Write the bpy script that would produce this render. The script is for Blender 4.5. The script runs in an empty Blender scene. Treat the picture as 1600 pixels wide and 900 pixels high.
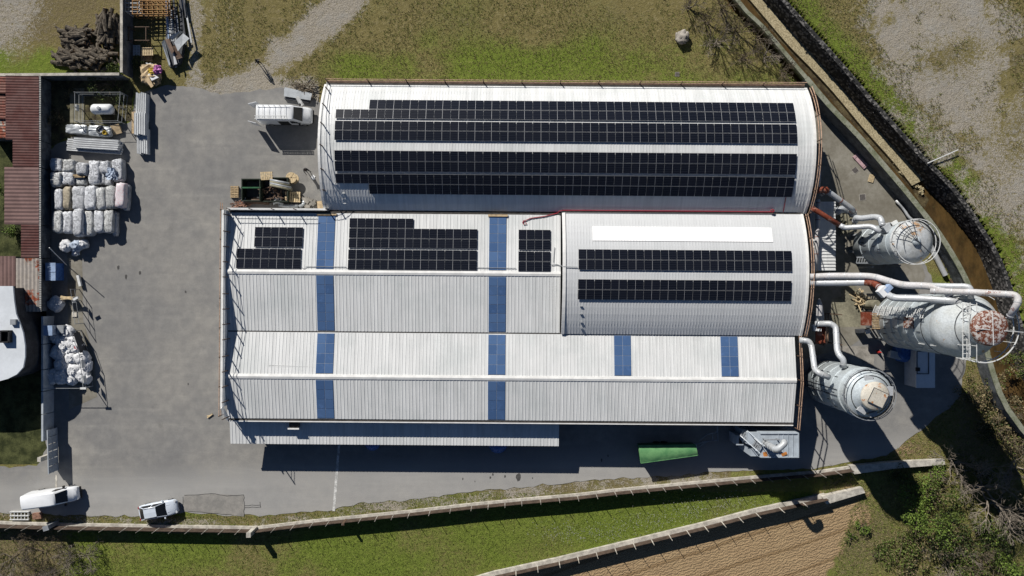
import bpy, bmesh, math, random
import numpy as np
from mathutils import Vector, Matrix, noise as mnoise
PI = math.pi
sc = bpy.context.scene
# ------------------------------------------------------------------ camera, light, exposure
H, F = 82.22, 1110.0                     # drone height (m) and focal length in pixels of a 1600 px wide frame
cam = bpy.data.cameras.new('camera'); cam.sensor_width = 36; cam.lens = F/1600*36
cam.clip_start = 0.5; cam.clip_end = 3000
camo = bpy.data.objects.new('camera', cam); sc.collection.objects.link(camo)
camo.location = (0, 0, H); sc.camera = camo
SUN_EL = math.radians(32.4); SUN_AZ = math.atan2(-0.55, 0.835)      # azimuth from +Y towards +X
w = bpy.data.worlds.new('World'); sc.world = w; w.use_nodes = True
nt = w.node_tree; nt.nodes.clear()
sky = nt.nodes.new('ShaderNodeTexSky'); sky.sky_type = 'NISHITA'; sky.sun_disc = False
sky.air_density = 0.55; sky.dust_density = 0.0; sky.ozone_density = 2.5; sky.altitude = 200
sky.sun_elevation = SUN_EL; sky.sun_rotation = SUN_AZ
bg = nt.nodes.new('ShaderNodeBackground'); bg.inputs[1].default_value = 0.05
wo = nt.nodes.new('ShaderNodeOutputWorld')
nt.links.new(sky.outputs[0], bg.inputs[0]); nt.links.new(bg.outputs[0], wo.inputs[0])
sun = bpy.data.lights.new('sun', 'SUN'); sun.energy = 5.0; sun.angle = math.radians(0.5); sun.color = (1, 0.955, 0.89)
suno = bpy.data.objects.new('sun', sun); sc.collection.objects.link(suno)
sd = Vector((0.55*math.cos(SUN_EL), -0.835*math.cos(SUN_EL), -math.sin(SUN_EL)))
suno.rotation_euler = sd.to_track_quat('-Z', 'Y').to_euler(); suno.location = (-40, 60, 60)
sc.view_settings.view_transform = 'Standard'; sc.view_settings.look = 'None'
sc.view_settings.exposure = 0.12; sc.view_settings.gamma = 1
sc.cycles.max_bounces = 5; sc.cycles.diffuse_bounces = 1

# ------------------------------------------------------------------ helpers
C = sc.collection
RB = Matrix.Rotation(-0.0078, 4, 'Z')    # the halls stand a touch off the frame's axes
def P(u, v, z=0.0):
    return Vector(((u-800)/F*(H-z), -(v-450)/F*(H-z), z))
def PL(u, v, z=0.0):                     # the same in the halls' own frame (undo RB)
    q = P(u, v, z); return RB.inverted() @ q
MW = {}
class MB:
    def __init__(s, xf=None): s.v = []; s.f = []; s.m = []; s.xf = xf
    def add(s, vs, fs, mat=0):
        b = len(s.v); s.v += [Vector(q) for q in vs]
        for f in fs: s.f.append([b+i for i in f]); s.m.append(mat)
    def box(s, cx, cy, cz, sx, sy, sz, rz=0, mat=0, rot=None):
        R = rot if rot is not None else Matrix.Rotation(rz, 3, 'Z')
        c = Vector((cx, cy, cz)); vs = []
        for dz in (-.5, .5):
            for dx, dy in ((-.5,-.5), (.5,-.5), (.5,.5), (-.5,.5)):
                vs.append(c + R @ Vector((dx*sx, dy*sy, dz*sz)))
        s.add(vs, [(3,2,1,0), (4,5,6,7), (0,1,5,4), (1,2,6,5), (2,3,7,6), (3,0,4,7)], mat)
    def beam(s, p, q, wd, ht=None, mat=0, up=None):
        p = Vector(p); q = Vector(q); d = q-p; L = d.length
        if L < 1e-6: return
        ht = ht or wd; d.normalize()
        up = Vector(up) if up else (Vector((0,0,1)) if abs(d.z) < .95 else Vector((0,1,0)))
        x = d.cross(up).normalized(); y = x.cross(d)
        vs = []
        for e in (p, q):
            for a, b in ((-1,-1), (1,-1), (1,1), (-1,1)): vs.append(e + x*a*wd/2 + y*b*ht/2)
        s.add(vs, [(3,2,1,0), (4,5,6,7), (0,1,5,4), (1,2,6,5), (2,3,7,6), (3,0,4,7)], mat)
    def tube(s, pts, r, seg=10, mat=0, caps=True):
        pts = [Vector(p) for p in pts]; n = len(pts); rs = r if hasattr(r, '__len__') else [r]*n
        vs = []; prev = None
        for i, p in enumerate(pts):
            d = (pts[min(i+1, n-1)] - pts[max(i-1, 0)])
            if d.length < 1e-7: d = Vector((0,0,1))
            d.normalize()
            if prev is None:
                a = Vector((0,0,1)) if abs(d.z) < .9 else Vector((1,0,0))
                x = d.cross(a).normalized()
            else:
                x = (prev - d*prev.dot(d))
                x = x.normalized() if x.length > 1e-5 else d.orthogonal().normalized()
            prev = x; y = d.cross(x)
            for k in range(seg):
                t = 2*PI*k/seg; vs.append(p + (x*math.cos(t) + y*math.sin(t))*rs[i])
        fs = []
        for i in range(n-1):
            for k in range(seg):
                a = i*seg+k; b = i*seg+(k+1) % seg; fs.append((a, b, b+seg, a+seg))
        if caps: fs.append(tuple(range(seg-1, -1, -1))); fs.append(tuple((n-1)*seg+k for k in range(seg)))
        s.add(vs, fs, mat)
    def lathe(s, cx, cy, prof, seg=32, mat=0, mats=None, a0=0, a1=2*PI):
        full = abs(a1-a0-2*PI) < 1e-6; cols = seg if full else seg+1; vs = []
        for r, z in prof:
            for k in range(cols):
                t = a0 + (a1-a0)*k/seg; vs.append((cx+r*math.cos(t), cy+r*math.sin(t), z))
        for i in range(len(prof)-1):
            fs = [(i*cols+k, i*cols+(k+1) % cols, (i+1)*cols+(k+1) % cols, (i+1)*cols+k) for k in range(seg)]
            if i == 0: base = len(s.v); s.v += [Vector(q) for q in vs]
            mm = mats[i] if mats else mat
            for f in fs: s.f.append([base+j for j in f]); s.m.append(mm)
    def prism(s, poly, z0, z1, mat=0):
        n = len(poly); vs = [(p[0], p[1], z0) for p in poly] + [(p[0], p[1], z1) for p in poly]
        ar = sum(poly[i][0]*poly[(i+1) % n][1]-poly[(i+1) % n][0]*poly[i][1] for i in range(n))
        fs = [tuple(range(n-1, -1, -1)), tuple(range(n, 2*n))] + [(i, (i+1) % n, n+(i+1) % n, n+i) for i in range(n)]
        if ar < 0: fs = [tuple(reversed(f)) for f in fs]
        s.add(vs, fs, mat)
    def build(s, name, mats, parent=None, smooth=False, sharp=None, origin=None, kind=None, label=None):
        if not isinstance(mats, (list, tuple)): mats = [mats]
        V = [(s.xf @ q) if s.xf else q for q in s.v]
        if parent is not None: M = MW[parent.name]
        else:
            if origin is None:
                xs = [q.x for q in V]; ys = [q.y for q in V]; zs = [q.z for q in V]
                origin = ((min(xs)+max(xs))/2, (min(ys)+max(ys))/2, min(zs))
            M = Matrix.Translation(origin)
        Mi = M.inverted(); me = bpy.data.meshes.new(name)
        me.from_pydata([Mi @ q for q in V], [], s.f)
        for m in mats: me.materials.append(m)
        if len(mats) > 1: me.polygons.foreach_set('material_index', s.m)
        if smooth: me.polygons.foreach_set('use_smooth', [True]*len(me.polygons))
        me.update()
        if sharp: me.polygons.foreach_set('use_smooth', [True]*len(me.polygons)); me.set_sharp_from_angle(angle=math.radians(sharp))
        o = bpy.data.objects.new(name, me); C.objects.link(o)
        if parent is not None: o.parent = parent; MW[o.name] = M
        else: o.matrix_basis = M; MW[o.name] = M
        if kind: o['kind'] = kind
        if label: o['label'] = label
        return o
def mesh_of(mb, name, mats, smooth=False):
    mats = mats if isinstance(mats, (list, tuple)) else [mats]; me = bpy.data.meshes.new(name); me.from_pydata(mb.v, [], mb.f)
    for m in mats: me.materials.append(m)
    me.polygons.foreach_set('material_index', mb.m)
    if smooth: me.polygons.foreach_set('use_smooth', [True]*len(me.polygons))
    me.update(); return me
def tag(o, label, cat, group=None):
    o['label'] = label; o['category'] = cat
    if group: o['group'] = group
    return o
def thing(name, label, cat, loc=(0,0,0), rz=0, group=None, xf=None):
    o = bpy.data.objects.new(name, None); C.objects.link(o); o.empty_display_size = .3
    M = Matrix.Translation(loc) @ Matrix.Rotation(rz, 4, 'Z')
    if xf: M = xf @ M
    o.matrix_basis = M; MW[o.name] = M
    return tag(o, label, cat, group)
def inst(name, mesh, parent, world):
    o = bpy.data.objects.new(name, mesh); C.objects.link(o)
    if parent is not None: o.parent = parent; o.matrix_basis = MW[parent.name].inverted() @ world
    else: o.matrix_basis = world
    MW[o.name] = world
    return o
def children(o): return [c for c in bpy.data.objects if c.parent == o]
def copy_tree(o, kids, M):
    c = o.copy(); C.objects.link(c); c.matrix_basis = M; MW[c.name] = M
    for ch, sub in kids:
        d = ch.copy(); C.objects.link(d); d.parent = c
        for g in sub:
            e = g.copy(); C.objects.link(e); e.parent = d
    return c
def tree_of(o): return [(ch, children(ch)) for ch in children(o)]

def srgb(r, g, b):
    f = lambda c: (c/255/12.92) if c/255 <= .04045 else ((c/255+.055)/1.055)**2.4
    return (f(r), f(g), f(b))
# ------------------------------------------------------------------ materials
class NB:
    def __init__(s, name):
        s.mat = bpy.data.materials.new(name); s.mat.use_nodes = True; s.t = s.mat.node_tree; s.t.nodes.clear()
        s.out = s.t.nodes.new('ShaderNodeOutputMaterial'); s.b = s.t.nodes.new('ShaderNodeBsdfPrincipled')
        s.t.links.new(s.b.outputs[0], s.out.inputs[0]); s.pos = s.t.nodes.new('ShaderNodeNewGeometry').outputs['Position']
    def L(s, a, b): s.t.links.new(a, b)
    def val(s, sock, x):
        if hasattr(x, 'is_linked') or hasattr(x, 'links'): s.L(x, sock)
        else: sock.default_value = x
    def noise(s, scale, detail=3, rough=.6, vec=None, stretch=None, dist=0):
        n = s.t.nodes.new('ShaderNodeTexNoise'); n.inputs['Scale'].default_value = scale
        n.inputs['Detail'].default_value = detail; n.inputs['Roughness'].default_value = rough; n.inputs['Distortion'].default_value = dist
        v = vec or s.pos
        if stretch:
            mp = s.t.nodes.new('ShaderNodeMapping'); mp.inputs['Scale'].default_value = stretch[:3]
            if len(stretch) > 3: mp.inputs['Rotation'].default_value = (0, 0, stretch[3])
            s.L(v, mp.inputs[0]); v = mp.outputs[0]
        s.L(v, n.inputs['Vector']); return n.outputs['Fac']
    def ramp(s, fac, a, b):
        n = s.t.nodes.new('ShaderNodeMapRange'); n.inputs['From Min'].default_value = a; n.inputs['From Max'].default_value = b
        n.interpolation_type = 'SMOOTHSTEP'; s.val(n.inputs['Value'], fac); return n.outputs[0]
    def math(s, op, a, b=0.0):
        n = s.t.nodes.new('ShaderNodeMath'); n.operation = op; s.val(n.inputs[0], a); s.val(n.inputs[1], b); return n.outputs[0]
    def mix(s, fac, a, b, mode='MIX'):
        n = s.t.nodes.new('ShaderNodeMix'); n.data_type = 'RGBA'; n.blend_type = mode
        s.val(n.inputs[0], fac)
        for sock, x in ((n.inputs[6], a), (n.inputs[7], b)):
            if isinstance(x, (tuple, list)): sock.default_value = tuple(x[:3])+(1,)
            else: s.L(x, sock)
        return n.outputs[2]
    def bump(s, h, strength=.4, dist=.05):
        n = s.t.nodes.new('ShaderNodeBump'); n.inputs['Strength'].default_value = strength; n.inputs['Distance'].default_value = dist
        s.L(h, n.inputs['Height']); s.L(n.outputs[0], s.b.inputs['Normal'])
    def done(s, col, rough=.8, metal=0, spec=.3):
        if isinstance(col, (tuple, list)): s.b.inputs['Base Color'].default_value = tuple(col[:3])+(1,)
        else: s.L(col, s.b.inputs['Base Color'])
        s.val(s.b.inputs['Roughness'], rough); s.val(s.b.inputs['Metallic'], metal)
        s.b.inputs['Specular IOR Level'].default_value = spec
        return s.mat
def mul(c, k): return tuple(min(1, x*k) for x in c)
def simple(name, c, var=.18, scale=1.5, rough=.7, metal=0, bump=0, bscale=12, c2=None, lo=.35, hi=.65, spec=.3):
    n = NB(name); f = n.noise(scale, 5, .65)
    col = n.mix(n.ramp(f, lo, hi), mul(c, 1-var), c2 if c2 else mul(c, 1+var))
    g = n.noise(scale*9, 2, .5); col = n.mix(n.ramp(g, .3, .7), mul((1,1,1), 1-var*.6), (1,1,1)) if False else n.mix(1.0, col, n.mix(n.ramp(g, .3, .7), (1-var*.7,)*3, (1,)*3), 'MULTIPLY')
    if bump: n.bump(n.noise(bscale, 3), bump, .05)
    return n.done(col, rough, metal, spec)
def rusty(name, c, rust, amount=.5, scale=1.6, rough=.55, metal=.0, stretch=None):
    n = NB(name); f = n.noise(scale, 6, .7, stretch=stretch); g = n.noise(scale*7, 3, .6)
    base = n.mix(n.ramp(g, .3, .7), mul(c, .82), mul(c, 1.08))
    base = n.mix(n.ramp(n.noise(.7, 4), .35, .7), base, n.mix(1.0, base, (.86,.84,.8), 'MULTIPLY'))
    r = n.mix(n.ramp(g, .3, .7), mul(rust, .55), mul(rust, 1.25))
    col = n.mix(n.ramp(n.math('ADD', f, n.math('MULTIPLY', n.math('SUBTRACT', g, .5), .25)), .68-amount*.3, .74-amount*.3), base, r)
    return n.done(col, rough, metal)
def roofmat(name, c, dirt=.12):
    n = NB(name)
    st = n.noise(1.0, 5, .65, stretch=(2.6, .12, .2)); bl = n.noise(.22, 4, .6); fi = n.noise(6, 2)
    col = n.mix(n.ramp(st, .3, .75), c, mul(c, 1-dirt)); col = n.mix(n.ramp(bl, .4, .75), col, n.mix(1.0, col, (1-dirt*.7, 1-dirt*.6, 1-dirt*.6), 'MULTIPLY'))
    col = n.mix(n.ramp(fi, .62, .75), col, n.mix(1.0, col, (.93,.92,.9), 'MULTIPLY'))
    return n.done(col, .45, 0, .3)
M = {}
M['roof'] = roofmat('white_roof_sheet', (.76,.77,.765), .2); M['roof_d'] = roofmat('pale_roof_sheet', (.62,.635,.645), .09)
M['trim'] = simple('white_trim', (.78,.78,.76), .08, 1.2, .5)
M['wall'] = simple('hall_wall', (.5,.5,.48), .1, .8)
M['gutter'] = simple('dark_gutter', (.07,.065,.06), .3, 3)
M['timber'] = simple('guard_timber', srgb(190,158,134), .3, 4)
M['timber_dark'] = simple('weathered_timber', (.13,.085,.06), .3, 3)
M['cell'] = None
n = NB('solar_glass'); wv = n.t.nodes.new('ShaderNodeTexWave'); wv.wave_type = 'BANDS'; wv.bands_direction = 'Y'
tc = n.t.nodes.new('ShaderNodeTexCoord'); n.L(tc.outputs['Object'], wv.inputs['Vector']); wv.inputs['Scale'].default_value = 1.73
oi = n.t.nodes.new('ShaderNodeObjectInfo')
cc = n.mix(n.ramp(wv.outputs['Fac'], .9, .98), n.mix(oi.outputs['Random'], (.005,.0065,.012), (.008,.0095,.016)), (.03,.034,.045))
M['cell'] = n.done(cc, .22, 0, .35)
M['pframe'] = simple('panel_frame', (.58,.59,.60), .1, 3, .35, .3)
def skylightmat():
    n = NB('blue_rooflight'); a = n.noise(1.2, 5, .7, dist=.6); b = n.noise(5, 3)
    oi = n.t.nodes.new('ShaderNodeObjectInfo')
    col = n.mix(oi.outputs['Random'], (.055,.11,.235), (.085,.155,.30)); col = n.mix(n.ramp(a, .5, .8), col, (.09,.17,.36)); col = n.mix(n.ramp(b, .7, .8), col, (.2,.27,.42))
    return n.done(col, .3, 0, .3)
M['sky'] = skylightmat(); M['skyframe'] = simple('rooflight_bar', (.30,.36,.46), .1, 4)
M['poly'] = simple('glare_white_polycarbonate', (.93,.93,.93), .02, 2, .25)  # near-white base colour carries the sky and sun glare on the strip
M['silo'] = rusty('silo_steel', srgb(190,199,204), srgb(150,120,90), .02, .8, .42, .1)
M['silo_dome'] = rusty('silo_dome', srgb(192,198,201), srgb(170,140,110), .14, .8)
M['silo_top'] = rusty('silo_top_rust', srgb(192,196,198), srgb(168,138,108), .30, .55)
M['rustcap'] = rusty('rust_cap', srgb(196,190,186), srgb(116,68,50), .76, 3.6)
M['rustpale'] = rusty('rust_pale_cap', srgb(205,200,188), srgb(170,120,80), .42, 1.1)
M['duct'] = rusty('duct_galvanised', srgb(190,194,198), srgb(120,85,70), .02, 1.6, .4, .15)
M['ductw'] = rusty('duct_pale', srgb(196,195,197), srgb(125,80,68), .18, 1.1)
M['rust'] = rusty('rusty_pipe', srgb(150,110,95), srgb(120,60,42), .9, 1.4)
M['steel'] = simple('grey_steel', (.33,.35,.37), .15, 2, .5, .2)
M['steeldark'] = simple('dark_steel', (.06,.065,.075), .2, 2, .6)
M['white'] = simple('white_paint', (.78,.79,.8), .05, 1, .35)
M['rail'] = simple('pale_rail', (.68,.69,.68), .1, 2, .5)
M['glass'] = simple('car_glass', (.012,.014,.018), .1, 1, .08, spec=.6)
M['carpaint'] = simple('pearl_paint', (.62,.68,.76), .03, 1, .25, .0, spec=.6)
M['vanpaint'] = simple('van_paint', (.80,.82,.84), .03, 1, .28, 0, spec=.5)
M['tyre'] = simple('tyre', (.02,.02,.02), .2, 6, .9); M['rim'] = simple('rim', (.35,.36,.37), .1, 5, .35, .6)
M['black'] = simple('black_plastic', (.02,.02,.022), .2, 6, .6)
M['lamp'] = simple('headlamp', (.55,.57,.6), .1, 8, .1); M['red'] = simple('red_plastic', (.4,.03,.03), .2, 6, .4)
M['conc'] = simple('concrete', (.32,.30,.265), .25, 1.0, .9, 0, .4, 20); M['concpale'] = simple('pale_concrete', (.52,.49,.43), .25, 1.4, .9, 0, .4, 18)
M['concgreen'] = simple('mossy_slab', (.25,.235,.17), .3, .5, .9, 0, .3, 20)
M['cover'] = simple('cast_cover', (.11,.10,.095), .2, 6, .7)
M['panelbrown'] = simple('brown_fence_panel', (.085,.06,.045), .35, 1.5, .85, 0, .3, 10)
def wrapmat(name, c, dark=.68):
    n = NB(name); a = n.noise(2.2, 5, .6, dist=1.2); b = n.noise(6, 3, .6, dist=.8); oi = n.t.nodes.new('ShaderNodeObjectInfo')
    cr = n.ramp(n.math('ABSOLUTE', n.math('SUBTRACT', a, .5)), .0, .035); cr2 = n.ramp(n.math('ABSOLUTE', n.math('SUBTRACT', b, .5)), .0, .05)  # crease masks: shade of the folds is mixed into the film colour
    col = n.mix(oi.outputs['Random'], mul(c, .82), mul(c, 1.1)); col = n.mix(cr, mul(c, dark), col); col = n.mix(cr2, n.mix(1.0, col, (.75,.76,.78), 'MULTIPLY'), col)
    n.bump(n.math('ADD', cr, b), .9, .06); return n.done(col, .42)
M['bale_'] = simple('white_wrap', (.60,.61,.63), .16, 3.0, .45, 0, .7, 6, lo=.3, hi=.7)
M['bale'] = wrapmat('white_wrap', (.70,.72,.75)); M['baleb'] = wrapmat('grey_wrap', (.62,.63,.62), .6)
M['baleb_'] = simple('grey_wrap', (.52,.52,.50), .22, 3.0, .5, 0, .7, 6)
M['balet'] = simple('tan_bale', (.40,.35,.26), .3, 4.0, .6, 0, .6, 6)
n = NB('printed_wrap'); a = n.noise(3, 4); st = n.noise(9, 2, stretch=(3, .6, 1))
M['balered'] = n.done(n.mix(n.ramp(st, .55, .62), (.66,.63,.65), (.62,.30,.34)), .5)
M['bag'] = simple('bulk_bag', (.70,.71,.73), .14, 4, .6, 0, .8, 5); M['bagblue'] = simple('bluish_sheet', (.40,.47,.58), .2, 4, .5, 0, .8, 5)
M['tin'] = simple('tin_sheet', (.50,.53,.55), .12, 1.5, .35, .3); M['profile'] = simple('white_profile', (.72,.74,.75), .07, 1.5, .4)
M['tank'] = simple('tank_white', (.74,.76,.77), .08, 2, .35)
M['wood'] = simple('pallet_wood', (.46,.34,.2), .25, 5, .85); M['woodpale'] = simple('fresh_wood', (.62,.49,.30), .2, 5, .85)
M['card'] = simple('cardboard', (.55,.42,.26), .2, 3, .9)
M['bark'] = simple('log_bark', (.13,.11,.085), .45, 5, .95, 0, .5, 20); M['cut'] = simple('log_end', (.40,.27,.15), .3, 6, .9)
M['skip'] = simple('skip_green', (.022,.032,.022), .3, 2, .6); M['green'] = simple('tarp_green', srgb(86,140,92), .12, 1.0, .6, 0, .2, 4, c2=srgb(108,156,104))
M['greendark'] = simple('trailer_green', (.03,.11,.05), .2, 2, .5)
M['blue'] = simple('blue_tarp', (.055,.15,.42), .25, 2.5, .45, 0, .8, 4); M['bluepale'] = simple('pale_blue_sheet', (.30,.40,.58), .15, 2, .5)
M['filter'] = simple('filter_house_paint', (.40,.45,.50), .12, 1, .5)
M['cabin'] = simple('cabin_white', (.55,.58,.62), .1, 1, .5)
M['orange'] = simple('orange_paint', (.52,.20,.05), .2, 3, .5); M['yellow'] = simple('yellow', (.6,.42,.05), .2, 5, .5)
M['pink'] = simple('faded_pink', (.50,.34,.36), .2, 3, .8); M['magenta'] = simple('magenta_bag', (.50,.16,.42), .25, 6, .5, 0, .6, 6)
M['redcable'] = simple('red_cable', (.35,.03,.05), .2, 5, .5); M['brick'] = simple('rubble', (.30,.17,.12), .4, 5, .9)
M['skin'] = simple('skin', (.45,.28,.2), .1, 5, .6); M['cloth'] = simple('dark_cloth', (.022,.022,.028), .3, 6, .9); M['hair'] = simple('dark_hair', (.015,.012,.01), .2, 9, .7)
M['shedred'] = simple('red_brown_roof', srgb(96,58,54), .14, .5, .85, c2=srgb(104,76,72)); M['shedgrey'] = simple('brown_grey_roof', srgb(122,98,94), .12, .7, .85)
M['shedtin'] = rusty('rusty_tin_roof', srgb(168,160,152), srgb(140,72,48), .60, .35, .7); M['shedrust'] = rusty('rust_red_roof', srgb(120,80,70), srgb(118,66,54), .6, .5, .7)
M['shedfringe'] = simple('grey_sheet_edge', (.42,.42,.40), .1, 2)
M['shedwall'] = simple('shade_dark_render', (.13,.14,.15), .35, 1.2, .9, 0, .5, 14); M['bluewall'] = simple('pale_wall_render', (.42,.46,.50), .12, 1, .85)  # shedwall is darkened so its colour carries the shade on wall faces
M['whiteroof'] = simple('old_white_roof', (.68,.72,.76), .06, .5, .6)
M['stem'] = simple('bare_twig', (.15,.12,.085), .3, 3, .9); M['stemgrey'] = simple('grey_branch', (.24,.205,.165), .3, 3, .9)
M['leafa'] = simple('leaf_green', (.085,.135,.024), .4, 1.2, .7, c2=(.14,.19,.036)); M['leafb'] = simple('leaf_dark', (.032,.052,.014), .4, 1.2, .7, c2=(.060,.085,.020))
M['leafdry'] = simple('leaf_dry', (.22,.175,.095), .35, 1.5, .85); M['leafbright'] = simple('leaf_bright', (.125,.215,.028), .3, 1.5, .7, c2=(.19,.27,.045))
M['stone'] = simple('boulder', (.36,.33,.29), .2, 2, .95, 0, .8, 6)
n = NB('stone_wall'); vo = n.t.nodes.new('ShaderNodeTexVoronoi'); n.L(n.pos, vo.inputs['Vector']); vo.inputs['Scale'].default_value = 2.6
cl = n.mix(n.ramp(n.noise(1.5, 4), .3, .7), (.09,.088,.085), (.22,.21,.20)); cl = n.mix(n.ramp(vo.outputs['Distance'], .30, .55), cl, (.03,.03,.03))
n.bump(vo.outputs['Distance'], -.6, .06); M['stonewall'] = n.done(cl, .95)
n = NB('ledge_stone'); vo = n.t.nodes.new('ShaderNodeTexVoronoi'); n.L(n.pos, vo.inputs['Vector']); vo.inputs['Scale'].default_value = 6.5
cl = n.mix(n.ramp(n.noise(2.2, 5, .7), .32, .68), (.36,.30,.18), (.52,.45,.29)); cl = n.mix(n.ramp(vo.outputs['Distance'], .4, .7), cl, (.27,.23,.14))
n.bump(vo.outputs['Distance'], -.5, .06); M['ledge'] = n.done(cl, .95)
n = NB('stream_water'); a = n.noise(.9, 5, .7, stretch=(1, .5, 1, .6)); b = n.noise(5, 3)
cl = n.mix(n.ramp(a, .3, .7), (.045,.030,.013), (.115,.070,.025)); cl = n.mix(n.ramp(b, .6, .75), cl, (.09,.075,.03)); n.bump(b, .15, .03); M['water'] = n.done(cl, .25, 0, .4)
# ------------------------------------------------------------------ ground, yard, channel
rngN = np.random.RandomState(7)
def vnoise(x, y, s, seed=0):
    r = np.random.RandomState(seed).rand(256, 256); x = x/s+1000; y = y/s+1000
    xi = np.floor(x).astype(int); yi = np.floor(y).astype(int); fx = x-xi; fy = y-yi
    fx = fx*fx*(3-2*fx); fy = fy*fy*(3-2*fy); g = lambda a, b: r[a % 256, b % 256]
    return (g(xi,yi)*(1-fx)+g(xi+1,yi)*fx)*(1-fy)+(g(xi,yi+1)*(1-fx)+g(xi+1,yi+1)*fx)*fy
def fbm(x, y, s, seed=0): return .5*vnoise(x,y,s,seed)+.3*vnoise(x,y,s/2.1,seed+1)+.2*vnoise(x,y,s/4.3,seed+2)
def seg_dist(x, y, pts):
    d = np.full(x.shape, 1e9); pts = np.array(pts, float)
    for (ax, ay), (bx, by) in zip(pts[:-1], pts[1:]):
        L2 = (bx-ax)**2+(by-ay)**2; t = np.clip(((x-ax)*(bx-ax)+(y-ay)*(by-ay))/L2, 0, 1)
        d = np.minimum(d, np.hypot(x-ax-t*(bx-ax), y-ay-t*(by-ay)))
    return d
def inside(x, y, poly):
    r = np.zeros(x.shape, bool); n = len(poly)
    for i in range(n):
        x0, y0 = poly[i]; x1, y1 = poly[(i+1) % n]
        if y0 == y1: continue
        r ^= ((y0 > y) != (y1 > y)) & (x < (x1-x0)*(y-y0)/(y1-y0)+x0)
    return r
def sdist(x, y, poly):                      # positive inside, pixels
    d = seg_dist(x, y, list(poly)+[poly[0]]); return np.where(inside(x, y, poly), d, -d)
def W(u, v): return ((u-800)/13.5, -(v-450)/13.5)   # ground pixel -> metres at z = 0
LEDGE_L = [(1095,-100),(1152,0),(1192,42),(1230,87),(1260,122),(1295,164),(1340,211),(1384,262),(1413,296),(1450,342),(1477,380),(1507,432),(1530,490),(1545,560),(1575,640),(1640,720)]
TAN_R = [(1085,-120),(1188,0),(1245,65),(1278,100),(1313,140),(1364,200),(1407,245),(1450,297),(1495,347),(1525,389),(1550,450),(1566,510),(1590,580),(1640,660)]
TAN_L = [(1070,-120),(1172,0),(1228,66),(1264,103),(1302,144),(1347,198),(1396,253),(1425,290)]
WALL_T = [(1110,-130),(1220,0),(1257,42),(1309,100),(1364,164),(1440,249),(1487,297),(1525,350),(1555,400),(1575,450),(1592,510),(1615,580),(1660,650)]
ZB, ZT, ZW = -1.5, 1.0, 2.1                # channel bed, far bank, yard wall top
def BANK_OFF(a, b): q = P(a, b, ZT); return Vector((q.x+.62, q.y+.42, 0))
def ground_z(x, y):
    u = 800+x*13.5; v = 450-y*13.5
    bank = [(u_, v_) for u_, v_ in [tuple((800+13.5*q.x, 450-13.5*q.y)) for q in [BANK_OFF(a, b) for a, b in WALL_T]]] + [(20000,650),(20000,-20000),(1110,-20000)]
    chan = [tuple((800+13.5*q.x, 450-13.5*q.y)) for q in [P(a, b, ZW) for a, b in LEDGE_L]]
    chanp = chan + list(reversed(bank[:len(WALL_T)]))
    z = np.where(inside(u, v, bank), ZT + .25*(fbm(x, y, 6, 3)-.5), np.where(inside(u, v, chanp), ZB-.1, 0.0))
    return z
fx = np.concatenate([[-900,-400,-180,-110,-85,-72], np.arange(-66, 66.01, .3), [72,85,110,180,400,900]])
fy = np.concatenate([[-900,-400,-180,-100,-70,-50], np.arange(-40, 40.01, .3), [50,70,100,180,400,900]])
GX, GY = np.meshgrid(fx, fy); U = 800+GX*13.5; V = 450-GY*13.5
GZ = ground_z(GX, GY) + .05*(fbm(GX, GY, 2.5, 11)-.5) - .03
def sm(x, a, b): t = np.clip((x-a)/(b-a), 0, 1); return t*t*(3-2*t)
N1 = fbm(GX, GY, 5, 21)-.5; N2 = fbm(GX, GY, 1.6, 31)-.5; N3 = fbm(GX, GY, 14, 41)-.5
bare = np.zeros_like(GX); green = .5+N3*1.2+N1*.8; soil = np.zeros_like(GX); dry = .25+N1*.8
north = V < 150
green = np.where(north & (U < 1300), .30+N1*1.0+N3*1.0 + .6*sm(V+N1*40, 30, 115)*sm(U+N1*90, 450, 580) - .1, green)
dry = np.where(north & (U < 1300), .40+N1*.9-.4*sm(V+N1*40, 40, 115)*sm(U+N1*90, 450, 580), dry)
# dirt tracks north of the yard
tr = seg_dist(U, V, [(560,-60),(540,0),(495,45),(440,90),(400,125),(360,142)]); wdt = np.interp(V, [-60, 0, 60, 142], [40, 36, 30, 26])
bare = np.maximum(bare, (1-sm(tr+N1*34+N2*26, wdt*.35, wdt*1.35))*.85)
lane = seg_dist(U, V, [(302,-80),(302,60),(304,140)]); bare = np.maximum(bare, (1-sm(lane+N2*22+N1*12, 5, 22))*.62)
for off in (-14, 12):                        # wheel tracks on the grass
    t2 = seg_dist(U, V, [(345+off,-20),(352+off,60),(372+off,140)]); bare = np.maximum(bare, .36*(1-sm(t2+N2*14, 1, 9)))
bare = np.maximum(bare, .8*sm(V+N1*40+N2*18, 112, 140)*(U > 320)*(U < 500)*(V < 190))
# gravel in the top left corner
bare = np.maximum(bare, (1-sm(np.hypot(U+10, (V-5)*1.0)+N1*40+N2*14, 45, 120))*.75)
dry = np.where((U < 190) & (V < 130), .75*(1-sm(V+N1*40, 55, 95))+N1, dry); green = np.where((U < 190) & (V < 130), .25+.7*sm(V+N1*50+N2*25, 62, 96)+N1, green)
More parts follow.
